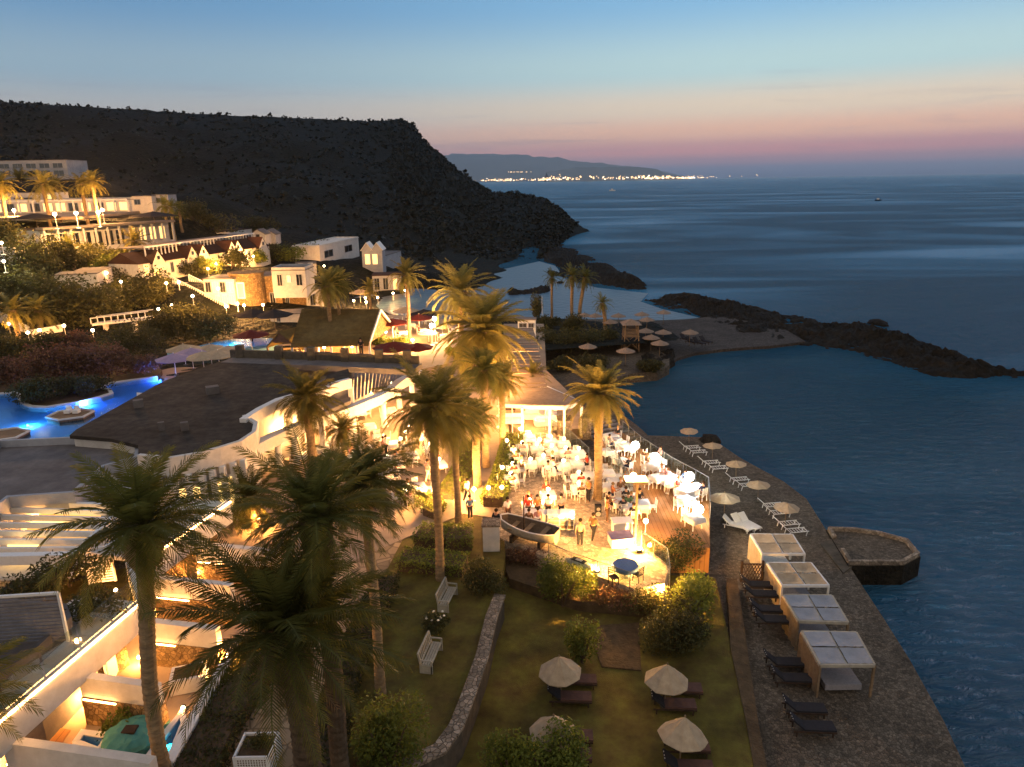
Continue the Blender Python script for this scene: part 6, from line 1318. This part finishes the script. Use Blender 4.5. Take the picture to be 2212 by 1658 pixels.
def person_meshes(pose,name):
    J={'pel':(0,0,.95,.125),'wai':(0,0,1.12,.115),'che':(0,.01,1.32,.135),'nec':(0,.01,1.47,.055),'hd0':(0,-.01,1.56,.07),'hd1':(0,-.02,1.65,.098),'hd2':(0,-.01,1.73,.07),'nos':(0,-.125,1.635,.016)}
    lg=.0
    for s,k in((-1,'l'),(1,'r')):
        sw={'stand':0,'walk':s*.16,'sit':0,'cross':0}[pose]
        J['hip'+k]=(s*.095,0,.9,.09)
        if pose=='sit': J['hip'+k]=(s*.1,-.02,.55,.1); J['kne'+k]=(s*.13,-.46,.5,.068); J['ank'+k]=(s*.13,-.44,.09,.042); J['toe'+k]=(s*.14,-.62,.04,.035)
        else: J['kne'+k]=(s*.1,-.03-sw*.9,.5,.062); J['ank'+k]=(s*.105,.02-sw*1.1+abs(sw)*.35,.09,.042); J['toe'+k]=(s*.12,-.15-sw*1.1+abs(sw)*.35,.04,.036)
        J['sho'+k]=(s*.185,.01,1.41,.062)
        if pose=='sit': e=(s*.25,-.1,1.15,.043); w=(s*.17,-.33,1.18,.03); h=(s*.14,-.41,1.19,.034)
        elif pose=='cross': e=(s*.25,-.06,1.15,.043); w=(s*.08,-.24,1.12,.03); h=(s*.03,-.3,1.14,.034)
        elif pose=='walk': e=(s*.26,.03+sw*.5,1.15,.043); w=(s*.27,-.1+sw*.9,.93,.03); h=(s*.27,-.14+sw,.86,.034)
        else: e=(s*.25,.03,1.14,.043); w=(s*.27,-.04,.89,.03); h=(s*.275,-.06,.82,.034)
        J['elb'+k]=e; J['wri'+k]=w; J['han'+k]=h
        hv=Vector(h[:3]); d=(hv-Vector(w[:3])).normalized(); sd=d.cross(Vector((0,0,1)) if abs(d.z)<.8 else Vector((1,0,0))).normalized(); cu=Vector((-s*.012,-.012,0))
        for f in range(4):
            b=hv+d*.035+sd*(f-1.5)*.021; l_=[.045,.055,.05,.038][f]; m=b+d*l_; t=m+(d+cu*18).normalized()*l_*.7
            J['f%d%sa'%(f,k)]=(*b,.0105); J['f%d%sb'%(f,k)]=(*m,.0095); J['f%d%sc'%(f,k)]=(*t,.008)
        b=hv-sd*.035; m=b-sd*.025+d*.03; J['th%sa'%k]=(*m,.012); J['th%sb'%k]=(*(m+d*.035),.0095)
    if pose=='sit':
        for q in ('pel','wai','che','nec','hd0','hd1','hd2','nos','shol','shor'):
            x,y,z,r=J[q]; J[q]=(x,y,z-.36,r)
        for q in list(J):
            if q[:3] in('elb','wri','han') or q[0]=='f' or q[:2]=='th': x,y,z,r=J[q]; J[q]=(x,y,z-.36+.02,r)
    E=[('pel','wai'),('wai','che'),('che','nec'),('nec','hd0'),('hd0','hd1'),('hd1','hd2'),('hd1','nos')]
    for k in 'lr':
        E+=[('pel','hip'+k),('hip'+k,'kne'+k),('kne'+k,'ank'+k),('ank'+k,'toe'+k),('che','sho'+k),('sho'+k,'elb'+k),('elb'+k,'wri'+k),('wri'+k,'han'+k),('han'+k,'th%sa'%k),('th%sa'%k,'th%sb'%k)]
        for f in range(4): E+=[('han'+k,'f%d%sa'%(f,k)),('f%d%sa'%(f,k),'f%d%sb'%(f,k)),('f%d%sb'%(f,k),'f%d%sc'%(f,k))]
    def skin(keys,edges,grow,nm,root,sub=1):
        ks=[q for q in keys]; me=bpy.data.meshes.new(nm); me.from_pydata([J[q][:3] for q in ks],[(ks.index(a),ks.index(b)) for a,b in edges],[])
        o=bpy.data.objects.new('tmp',me); col.objects.link(o); md=o.modifiers.new('s','SKIN'); md.use_smooth_shade=True
        for i,q in enumerate(ks): r=J[q][3]+grow; me.skin_vertices[0].data[i].radius=(r,r*(.8 if q in('che','wai','pel') else 1)); me.skin_vertices[0].data[i].use_root=(q==root)
        m2=o.modifiers.new('b','SUBSURF'); m2.levels=sub; m2.render_levels=sub
        dg=bpy.context.evaluated_depsgraph_get(); out=bpy.data.meshes.new_from_object(o.evaluated_get(dg)); out.name=nm
        bpy.data.objects.remove(o); bpy.data.meshes.remove(me); return out
    body=skin(list(J),E,0,'person','pel'); body.materials.clear(); body.materials.append(MT['skin'])
    tk=['pel','wai','che','shol','shor','elbl','elbr']; 
    te=[('pel','wai'),('wai','che'),('che','shol'),('che','shor'),('shol','elbl'),('shor','elbr')]
    shirt=skin(tk,te,.022,'shirt','pel'); shirt.materials.clear(); shirt.materials.append(MT['c_cream'])
    lk=['pel','hipl','hipr','knel','kner','ankl','ankr']; le=[('pel','hipl'),('pel','hipr'),('hipl','knel'),('hipr','kner'),('knel','ankl'),('kner','ankr')]
    tr=skin(lk,le,.02,'trousers','pel'); tr.materials.clear(); tr.materials.append(MT['c_dark'])
    hx,hy,hz,_=J['hd1']; mb=MB(); mb.ball((hx,hy+.025,hz+.035),.118,14,8,1.0); mb.v=[(x,y,z) if not(z<hz-.02 and y<hy+.03) else (x*.8,max(y,hy+.03),z) for x,y,z in mb.v]
    hair=mb.mesh('hair',True); hair.materials.append(MT['hair'])
    ey=MB()
    for s in(-1,1): ey.ball((s*.034,hy-.088,hz+.005),.012,6,4)
    ey.box((0,hy-.094,hz-.05),(.045,.012,.008)); eyes=ey.mesh('eyes_and_mouth'); eyes.materials.append(MT['blackmat'])
    return body,shirt,tr,hair,eyes
PM={k:person_meshes(k,k) for k in('stand','walk','sit','cross')}
def person(p,rz,pose,shirt,trs,label,hair='hair',s=1.,group=None,bare=False):
    me=PM[pose]; t=thing('person',label,'person',p,rz,group); t.scale=(s,)*3
    b=bpy.data.objects.new('body',me[0]); col.objects.link(b); b.parent=t
    for m,nm,mt in ((me[1],'shirt',shirt),(me[2],'trousers',trs),(me[3],'hair',hair),(me[4],'face_features',None)):
        if nm=='trousers' and bare: pass
        o=bpy.data.objects.new(nm,m); col.objects.link(o); o.parent=t
        if mt: setmat(o,mt)
    return t
CN={'c_red':'red','c_dark':'black','c_grey':'grey','c_navy':'navy','c_cream':'cream','c_orange':'orange','c_blue':'blue','c_brown':'brown','c_pink':'pink','c_green':'green','cloth':'white'}
NT=[0]
ORD=['first','second','third','fourth','fifth','sixth','seventh','eighth','ninth','tenth']
PLC=0; GLC=0
def near_to(px,py,pts):
    return min(pts,key=lambda q:(q[0]-px)**2+(q[1]-py)**2)
def table_set(px,py,z,where,rz,chairs,folk,lampw=0,cl=True):
    "where = words that single out the table; chairs = list of sides; folk = dict side->shirt"
    NT[0]+=1; p=at(px,py,z); rg=random.Random(NT[0]*7)
    first(tbp,p,rz,'square dining table '+where,1.,'dining tables of the seaside restaurant')
    if cl:
        o=bpy.data.objects.new('tablecloth',CLM[NT[0]%3]); col.objects.link(o); o.location=p; o.rotation_euler=(0,0,rz); tag(o,'white cloth on the table '+where,'tablecloth','white tablecloths of the seaside restaurant')
    for k,(dx,dy) in enumerate(((-.25,.12),(.24,-.14))):
        q=Vector((dx,dy,.77)); q.rotate(Matrix.Rotation(rz,3,'Z')); o=bpy.data.objects.new('plate',plm); col.objects.link(o); o.location=p+q; tag(o,'white plate laid on a white tablecloth of the restaurant terrace','plate','plates on the restaurant tables')
    q=Vector((.1,.2,.77)); q.rotate(Matrix.Rotation(rz,3,'Z')); o=bpy.data.objects.new('wine_glass',glm); col.objects.link(o); o.location=p+q; tag(o,'clear wine glass on a white tablecloth of the restaurant terrace','glass','wine glasses on the restaurant tables')
    if lampw:
        g=globe_lamp('table_lamp','globe lamp on the table '+where,p+Vector((.0,-.05,.77)),.32,.13,lampw*.22,base=True,group='globe table lamps of the restaurant')
    SD={'far':(0,.72,0),'near':(0,-.72,PI),'left':(-.72,0,PI/2),'right':(.72,0,-PI/2)}
    for sd in chairs:
        x,y,a=SD[sd]; q=Vector((x*rg.uniform(.95,1.15),y*rg.uniform(.95,1.15),0)); q.rotate(Matrix.Rotation(rz,3,'Z')); a2=a+rz+rg.uniform(-.2,.2)
        # chair back points away from the table: local +y is the back
        first(chp,p+q,a2,'white chair %s of the table %s'%({'far':'far side','near':'near side'}.get(sd,sd),where),1.,'white chairs around the restaurant tables')
        if sd in folk:
            person(p+q+Vector((0,0,-.0)),a2,'sit',folk[sd],rg.choice(['c_dark','c_navy','c_brown']),'diner in %s %s the table %s'%(CN[folk[sd]],{'far':'behind','near':'before','left':'left of','right':'right of'}[sd],where),rg.choice(['hair','hair','hairfair']),1.)
F4=['far','near','left','right']
TB=[ # px,py,where,chairs,folk,lamp
 (1144,962,'heading the left plaza row',['far','left','right'],{},150),(1128,983,'second in the left plaza row',['near','left','right'],{'near':'c_pink'},150),(1112,1003,'third in the left plaza row',['far','near','right'],{'far':'cloth','near':'c_brown'},150),(1108,1030,'fourth in the left plaza row',['near','left','right'],{'near':'c_red'},150),(1104,1052,'last in the left plaza row',['near','left','right'],{'near':'c_brown'},150),
 (1160,986,'first of the middle plaza row',['far','near','right'],{},180),(1146,1020,'second of the middle plaza row',['left','near','right'],{'left':'cloth'},180),(1190,970,'below the centre lounge mast',['far','left','near'],{},150),(1192,990,'in the exact middle of the far plaza',['far','left','right'],{'left':'cloth'},180),(1174,1012,'between middle row and plaza centre',['far','right'],{'right':'cloth'},150),
 (1218,975,'at the far right plaza fence',['far','left'],{},150),(1222,995,'one behind the far right plaza table',['left','near','right'],{'near':'c_pink'},180),(1250,996,'touching the glass fence, upper right plaza',['far','left','near'],{},180),(1246,1018,'left of the red clad diner by the fence',['far','near','right'],{'right':'c_red'},180),(1217,1024,'right of the plaza centre',['near','left','right'],{'left':'cloth'},150),
 (1186,1036,'under the central white clad waiter',['far','right'],{},180),(1250,1050,'left of the waiter beside the palm',['left','near'],{'near':'c_red'},150),(1277,1046,'hidden behind the lone palm trunk',['far','left'],{},0),(1250,1074,'beyond the buffet near the standing waiter',['near','left'],{'near':'c_brown'},120),(1184,1088,'alone in the open centre of the plaza',['far'],{'far':'c_red'},110),(1144,1112,'behind the left end of the buffet',['far'],{'far':'c_red'},110),
 (1312,1040,'right of the lone palm, farthest',['far','left','right'],{'left':'c_pink'},0),(1328,1058,'right of the lone palm, second',['left','right','near'],{'right':'c_red'},0),(1312,1070,'at the foot of the lone palm',['left','near','right'],{},0),(1345,1082,'before the curved glass screen',['far','left','right','near'],{'far':'c_brown','left':'c_orange','near':'c_dark'},0),(1340,1104,'below the curved glass screen group',['far','near','left','right'],{'near':'c_dark','right':'c_dark','left':'c_brown'},0),(1362,1118,'left of the tall lantern post',['far','near'],{'near':'c_dark','far':'c_green'},0),(1386,1108,'right of the tall lantern post',['far','near','right'],{'far':'c_dark'},0)]
for px,py,wh,ch,fk,lw_ in TB: table_set(px,py,PLZ,wh,.06*rnd.uniform(-1,1)+.1,ch,fk,lw_)
TD=[(1320,958,'farthest on the timber deck',['left','right'],{'right':'c_dark'}),(1333,970,'second farthest on the timber deck',['left','right','near'],{'left':'c_grey'}),(1352,981,'below the far deck pole lamp',['far','left','near','right'],{}),(1310,992,'on the deck left of the orange planks',['far','near','right'],{'far':'c_brown'}),(1343,1014,'alone on the orange deck planks',['near','far'],{'near':'c_dark'}),
 (1408,1004,'under the middle deck pole lamp',['far','left','right','near'],{'left':'c_brown','right':'c_pink'}),(1412,1024,'below the middle deck pole lamp',['far','left','right'],{'far':'c_brown'}),(1420,1050,'on the deck, left of the small globe',['left','near','right'],{'right':'c_pink'}),(1444,1048,'carrying the small globe on the deck',['far','near','right'],{'far':'c_cream'}),(1462,1060,'on the deck, left of the cold white lamp',['near','left','right'],{'right':'c_blue'}),(1482,1078,'at the fence under the cold white lamp',['far','left','near'],{'far':'c_red'}),(1502,1072,'at the fence beside the cold white lamp',['far','near'],{'near':'c_navy'}),
 (1482,1100,'left of the nearest deck pole lamp',['near','left'],{}),(1498,1140,'nearest to the timber deck corner',['far'],{})]
for px,py,wh,ch,fk in TD: table_set(px,py,3.17,wh,R(28)+rnd.uniform(-.1,.1),ch,fk,0)
TP=[(700,985,'under the colonnade left of the palm trunk',['far','near'],{}),(725,965,'under the colonnade right of the palm trunk',['far','near','left'],{}),(790,985,'on the promenade by the golden palm',['far','near'],{'near':'c_grey'}),(850,975,'on the promenade left of the four lamps',['left','right'],{'left':'c_pink'}),(905,960,'on the promenade right of the four lamps',['left','right'],{}),(890,1000,'on the promenade centre',['far','near'],{'far':'cloth'}),(905,1070,'behind the bright clipped hedge',['far','left','right'],{'left':'cloth'}),(880,1085,'on the promenade, nearest the hedge',['near','left'],{'near':'c_pink'}),(800,935,'between the last colonnade pillars',['left','near'],{}),
 (855,700,'on the bar terrace beneath the red parasol',['left','right'],{}),(890,710,'on the bar terrace behind the slim palm',['left','right','near'],{}),(915,722,'on the bar terrace left of the pole lamps',['left','right'],{'left':'c_red'})]
TP+=[(640,965,'left of the palm before the colonnade',['far','near'],{}),(655,1000,'behind the golden palm of the facade',['left','right'],{'left':'c_grey'}),(760,955,'between colonnade palm and golden palm',['far','left'],{'far':'c_red'}),(820,960,'before the fifth colonnade pillar',['far','right'],{}),(845,900,'beside the far colonnade pillars',['left','near'],{'left':'c_brown'}),(780,905,'inside the far dining hall',['left','right'],{}),(720,925,'inside the middle dining hall',['near','right'],{'near':'c_pink'}),(860,1020,'on the promenade left of the waiter',['far','left'],{'far':'c_cream'}),(835,1045,'on the promenade near the dark palm crowns',['near','right'],{'right':'c_grey'}),
 (960,735,'on the bar terrace right of the pole lamps',['left','right'],{}),(985,722,'on the bar terrace near the walkway',['left','near'],{'near':'c_cream'}),(870,728,'on the bar terrace before the gable',['left','right'],{'left':'c_pink'}),(925,700,'on the bar terrace by the lagoon',['left','right'],{})]
for px,py,wh,ch,fk in TP: table_set(px,py,3.95 if py<760 else 3.09,wh,R(20),ch,fk,0)
TP2=[(840,1010,'on the open promenade left of centre',['left','right'],{'right':'c_blue'}),(930,985,'beside the tallest palm on the promenade',['far','near'],{'near':'c_cream'}),(800,1020,'at the dark palm side of the promenade',['near','left'],{'left':'c_brown'}),(765,1005,'by the colonnade steps',['far','right'],{'far':'c_pink'}),(950,1020,'between hedge strip and promenade lamps',['left','far'],{'far':'c_red'})]
for px,py,wh,ch,fk in TP2: table_set(px,py,3.09,wh,R(20),ch,fk,60)
# buffet counters
def counter(name,label,A,B,h,dep,mat='cloth',drawers=0):
    d=B-A; t=thing(name,label,'counter',A,math.atan2(d.y,d.x)); W=Vector((d.x,d.y)).length
    MB().box((W/2,dep/2,h/2),(W,dep,h)).build('front','white',t); MB().box((W/2,dep/2,h+.03),(W+.1,dep+.1,.06)).build('countertop',mat,t)
    for k in range(drawers):
        for j in range(3): MB().box((W*(k+.5)/drawers,-.015,h*(.2+.28*j)),(W/drawers*.82,.03,h*.2)).build('drawer','boatpaint' if j else 'wood',t)
    return t,W
counter('buffet_counter','white buffet counter left of the drawer unit, in front of two red shirted cooks',at(1130,1140,PLZ),at(1178,1143,PLZ),.95,.7)
counter('buffet_counter','white lit drawer counter in the middle of the buffet row',at(1183,1144,PLZ),at(1210,1145,PLZ),1.0,.7,drawers=1)
counter('buffet_counter','wooden framed drawer counter at the right end of the buffet row',at(1211,1145,PLZ),at(1240,1146,PLZ),1.05,.7,drawers=2)
for i,(px,py) in enumerate([(1140,1119),(1160,1120),(1190,1121),(1213,1121),(1235,1120)]):
    p=at(px,py,PLZ+1.05); o=MB().lathe([(.001,0),(.14,0),(.2,.07),(.19,.08),(.001,.03)],14).build('serving_bowl','white'); o.location=p; tag(o,'%s white serving bowl from the left on the buffet counters'%ORD[i],'bowl','serving bowls on the buffet')
lamp(1236,1110,PLZ+1.08,.35,.15,180,'globe lamp standing on the right end of the buffet',group='globe table lamps of the restaurant')
lamp(1172,1085,PLZ,.9,.13,150,'globe lamp left of the solitary central plaza table',group='globe table lamps of the restaurant'); lamp(1190,1084,PLZ,.9,.13,150,'globe lamp right of the solitary central plaza table',group='globe table lamps of the restaurant')
# near service tables
t,W=counter('service_table','cloth covered service table with trays right of the two waiters',at(1326,1158,PLZ),at(1366,1156,PLZ),.8,.8)
t,W=counter('service_table','low lilac covered table at the near right plaza edge',at(1322,1186,PLZ),at(1368,1182,PLZ),.55,1.,'canvaspurple')
c=at(1350,1246,PLZ-.05); t=thing('round_table','round outdoor table under a blue cover behind the near glass fence','table',c); MB().lathe([(.001,.76),(.7,.76),(.74,.7),(.76,.55)],20).build('cover','c_blue',t); MB().tube([(0,0,0),(0,0,.74)],.06,8).build('pedestal','metal',t); MB().lathe([(.35,0),(.35,.04),(.08,.08)],12,closed=True).build('foot','metal',t)
for px,py,rz,lab in [(1325,1262,.4,'dark chair left of the blue covered round table'),(1378,1256,-2.4,'dark chair right of the blue covered round table')]:
    o=dup(chp,at(px,py,PLZ-.05),rz,lab,1.,group='dark chairs by the round table'); 
    for ch in o.children: setmat(ch,'blackmat')
# standing people
for px,py,rz,pose,sh,tr,lab,s in [(1073,1156,2.6,'stand','c_dark','c_brown','man in dark shirt standing beside the square pillar at the left plaza corner',1.02),(1097,1128,.4,'walk','cloth','c_brown','waiter in white shirt walking behind the wooden boat',1.),(1143,1152,3.1,'stand','c_brown','c_brown','guest in brown seen from behind at the left buffet end',.95),(1162,1150,3.3,'stand','c_pink','c_grey','guest in pink shirt seen from behind at the buffet',.97),
    (1141,1124,0,'cross','c_red','c_dark','cook in red shirt behind the left buffet end',1.),(1161,1123,.1,'cross','c_orange','c_dark','cook in orange red shirt behind the buffet',1.),(1184,1122,0,'cross','cloth','c_dark','cook in white behind the middle buffet counter',1.),(1212,1122,.2,'cross','c_grey','c_dark','cook in grey shirt behind the right buffet counter',1.02),
    (1253,1181,3.0,'stand','c_grey','c_dark','waiter in grey shirt and black trousers standing nearest, seen from behind',1.05),(1281,1168,2.4,'walk','c_brown','c_dark','waiter in brown shirt beside the black standing speaker',1.05),(1271,1086,-1.2,'cross','c_orange','c_dark','waiter in tan shirt and black trousers left of the lone palm trunk',1.05),(1184,1044,.0,'walk','cloth','c_cream','waiter in white at the bright centre of the plaza',1.),
    (1311,1128,1.4,'cross','c_orange','c_brown','guest in orange standing left of the dark clad diners',1.),(1016,1122,.5,'stand','c_blue','c_dark','guest in blue standing by the short hedge',.98),(781,768,0,'stand','c_dark','c_dark','person in black on the roof terrace behind the stone parapet',1.),(1010,1085,1.,'walk','cloth','c_dark','waiter in white shirt on the palm walk left of the plaza',1.),(925,1040,2.,'walk','c_pink','c_cream','guest in pink walking along the promenade',.98),(865,1000,.6,'walk','c_cream','c_brown','guest in cream strolling past the four globe lamps',1.),(905,925,2.4,'stand','c_red','c_dark','guest in red standing at the far end of the promenade',.98),(835,985,-1.,'cross','cloth','c_dark','waiter in white shirt serving the open promenade tables',1.),(545,745,1.,'stand','c_dark','c_dark','person in black at the end of the pool terrace',1.)]:
    z=8.03 if lab.startswith('person in black on') else 4.3 if py<760 else PLZ
    person(at(px,py,z),rz,pose,sh,tr,lab,'hair',s)
# speaker, gong-like standing items
c=at(1291,1143,PLZ); t=thing('stage_speaker','black upright speaker on a stand right of the brown shirted waiter','speaker',c); MB().box((0,0,1.3),(.42,.36,.75)).build('cabinet','blackmat',t); MB().tube([(0,0,.3),(0,0,.95)],.03,8).build('pole','metal',t)
for k in range(3): a=k*2.1; MB().bar((0,0,.4),(.4*math.cos(a),.4*math.sin(a),0),.035).build('leg','metal',t)
for k,z_ in enumerate((1.13,1.46)): MB().lathe([(.001,0),(.1+.04*(1-k),0),(.12+.04*(1-k),.02)],14).build('cone','c_grey',t).matrix_local=Matrix.Translation((0,-.19,z_))@Matrix.Rotation(PI/2,4,'X')
# square pillar at plaza corner
c=at(1062,1184,3); t=thing('corner_pillar','square rendered pillar at the left corner of the plaza','pillar',c); MB().box((0,0,.8),(1.,.9,1.7)).build('shaft','stucco',t); MB().box((0,0,1.7),(1.12,1.02,.12)).build('cap','copestone',t)
# wooden boat
A=at(1083,1158,PLZ);B=at(1203,1186,PLZ); d=B-A; Lb=Vector((d.x,d.y)).length; t=thing('wooden_boat','old white wooden rowing boat displayed on chocks with a tall dark mast','boat',A,math.atan2(d.y,d.x))
st=14; sec=9; hull=[]; inn=[]
for i in range(st+1):
    u=i/st; w_=.82*(math.sin(PI*min(1,(.08+u*.72))))**.65*(1 if u<.9 else 1-(u-.9)*1.6); w_=max(.03 if i==0 else .0,w_) if i else .03
    sheer=1.02+.42*(1-u)**2.2+.12*u*u; keel=.32+.28*(1-u)**4
    for (lst,k) in ((hull,1.),(inn,.92)):
        for j in range(sec):
            a=PI*j/(sec-1); yy=math.cos(a); zz=math.sin(a)**.8
            lst.append((u*Lb,yy*w_*k*(1-.0*zz),sheer-(sheer-keel-(.06 if k<1 else 0))*zz))
fh=[(i*sec+j,(i+1)*sec+j,(i+1)*sec+j+1,i*sec+j+1) for i in range(st) for j in range(sec-1)]
MB().add(hull,fh+[tuple(st*sec+j for j in range(sec))]).build('hull','boatpaint',t); MB().add(inn,[f[::-1] for f in fh]).build('inside','boatinside',t)
for s in(0,sec-1):
    g=MB()
    for i in range(st): g.bar(Vector(hull[i*sec+s])+Vector((0,0,.02)),Vector(hull[(i+1)*sec+s])+Vector((0,0,.02)),.07,.05)
    g.build('gunwale','white',t)
for k,u in enumerate((.25,.5,.78)): MB().box((u*Lb,0,.95),(.3,1.35,.05)).build('thwart','wood',t)
MB().tube([(Lb*.42,0,.4),(Lb*.42,0,hat(A.lerp(B,.42),1072))],[.06,.035],8).build('mast','darkwood',t)
for u in(.25,.75): MB().box((u*Lb,0,.2),(.2,1.1,.45)).build('chock','darkwood',t)
g=MB()
for i in range(st):
    for s in (2,sec-3): g.bar(Vector(hull[i*sec+s])*1.0,Vector(hull[(i+1)*sec+s]),.035)
g.build('rubbing_strake','wood',t)
for i,(px,py,ln) in enumerate([(1285,1222,2.2)]):
    A=at(1222,1220,2.95);B=at(1330,1262,2.95); d=B-A; Lk=Vector((d.x,d.y)).length; t=thing('kayak','small pale boat hull lying beside the near flood lamp','boat',A+Vector((0,0,.0)),math.atan2(d.y,d.x))
    k=MB(); k.tube([(u/8*Lk*.55,0,.3+.08*abs(u-4)/4) for u in range(9)],[.05+.3*math.sin(PI*u/8) for u in range(9)],10); k.build('hull','c_cream',t); MB().box((Lk*.27,0,.6),(.9,.35,.06)).build('cockpit','c_dark',t)
# glass fences
def glass_fence(label,pix,z,h=1.1,seg=1.5):
    P=[at(x,y,z) for x,y in pix]; t=thing('glass_fence',label,'fence',P[0]); o=P[0]; po=[]
    for a,b in zip(P,P[1:]):
        n=max(1,round((b-a).length/seg))
        for k in range(n):
            p=a.lerp(b,(k+.04)/n)-o; q=a.lerp(b,(k+.96)/n)-o
            MB().bar(p+Vector((0,0,h*.52)),q+Vector((0,0,h*.52)),.02,h*.9).build('glass_panel','glass',t); po.append(a.lerp(b,k/n)-o)
        MB().bar(a-o+Vector((0,0,h)),b-o+Vector((0,0,h)),.035).build('top_rail','metal',t)
    po.append(P[-1]-o)
    for p in po: MB().box((p.x,p.y,h/2),(.04,.04,h)).build('post','metal',t)
glass_fence('glass fence curving along the seaward edge of the timber deck',[(1345,936),(1383,970),(1450,1017),(1529,1062),(1533,1120)],3.16)
glass_fence('glass fence between the far plaza and the stepped slope',[(1190,932),(1232,958),(1272,996)],3.1)
glass_fence('glass fence right of the amber flood lamp at the foot of the lantern',[(1385,1186),(1412,1206),(1440,1226),(1446,1270)],3.1,1.2)
glass_fence('glass fence on the plaza edge below the wooden boat',[(1185,1206),(1235,1228),(1290,1247),(1360,1272)],3.1,1.)
glass_fence('curved glass windscreen between plaza diners and timber deck',[(1308,1000),(1335,1022),(1352,1060),(1366,1090)],3.1,1.5)
# lounge sofas
def sofa(label,px,py,rz,w_,mat='cloth',rnd_=False,cat='sofa'):
    t=thing('lounge_sofa' if not rnd_ else 'round_daybed',label,cat,at(px,py,3.13),rz)
    if rnd_:
        MB().lathe([(1.,0),(1.,.35),(.95,.42),(.001,.44)],20).build('mattress',mat,t); mb=MB()
        for k in range(9): a=R(10+k*20); mb.ball((.9*math.cos(a),.9*math.sin(a),.75),.3,8,6,1.3)
        mb.build('backrest',mat,t); return
    MB().box((0,0,.22),(w_,.85,.28)).build('seat',mat,t); MB().box((0,.4,.55),(w_,.18,.55)).build('backrest',mat,t)
    for s in(-1,1): MB().box((s*(w_/2+.08),0,.4),(.16,.9,.5)).build('armrest',mat,t)
    for k in range(2): MB().box((-.25*w_+.5*w_*k,-.02,.42),(w_*.46,.74,.13)).build('cushion','white',t)
sofa('white sofa at the left under the lounge pergola',1106,915,0,1.9); sofa('white armchair in the middle of the lounge pergola',1149,906,0,1.2,cat='armchair'); sofa('round white daybed at the back of the lounge pergola',1180,898,0,1,rnd_=True,cat='daybed'); sofa('cream sofa at the right under the lounge pergola',1184,920,.1,2.2)
for px,py,lab in [(1100,893,'low dark table behind the left lounge sofa')]:
    t=thing('coffee_table',lab,'table',at(px,py,3.13)); MB().box((0,0,.4),(1.2,.6,.05)).build('tabletop','darkwood',t)
    for x in(-.5,.5):
        for y in(-.22,.22): MB().box((x,y,.19),(.05,.05,.38)).build('leg','darkwood',t)
# boats far away
for px,py,lab in [(1786,530-0,'x'),(1896,434,'tiny dark boat far out on the open sea'),(1322,413,'tiny white boat off the far town')]:
    if lab=='x': continue
    p=at(px,py,0); t=thing('distant_boat',lab,'boat',p); s=3 if px>1800 else 6
    MB().prism([(-s,0),(-s*.6,-s*.3),(s*.8,-s*.3),(s*1.2,0),(s*.8,s*.3),(-s*.6,s*.3)],-.3,s*.35).build('hull','blackmat' if px>1800 else 'white',t); MB().box((0,0,s*.55),(s*.7,s*.35,s*.45)).build('cabin','white',t)
# drop prototypes that were never placed
for o in list(sc.objects):
    if o.parent is None and o.get('label')=='' :
        for ch in list(o.children_recursive): bpy.data.objects.remove(ch)
        bpy.data.objects.remove(o)
# ---------------------------------------------------------------- air
m,nt,b=new_mat('haze'); nt.nodes.remove(b); v=N(nt,'ShaderNodeVolumePrincipled'); v.inputs['Density'].default_value=5e-5; v.inputs['Color'].default_value=(.86,.93,1.,1); v.inputs['Anisotropy'].default_value=.75
nt.links.new(v.outputs[0],nt.nodes['Material Output'].inputs['Volume'])
o=MB().box((0,9500,448),(28000,20500,906)).build('haze','haze'); tag(o,'thin even evening haze over bay and town',None,kind='stuff')
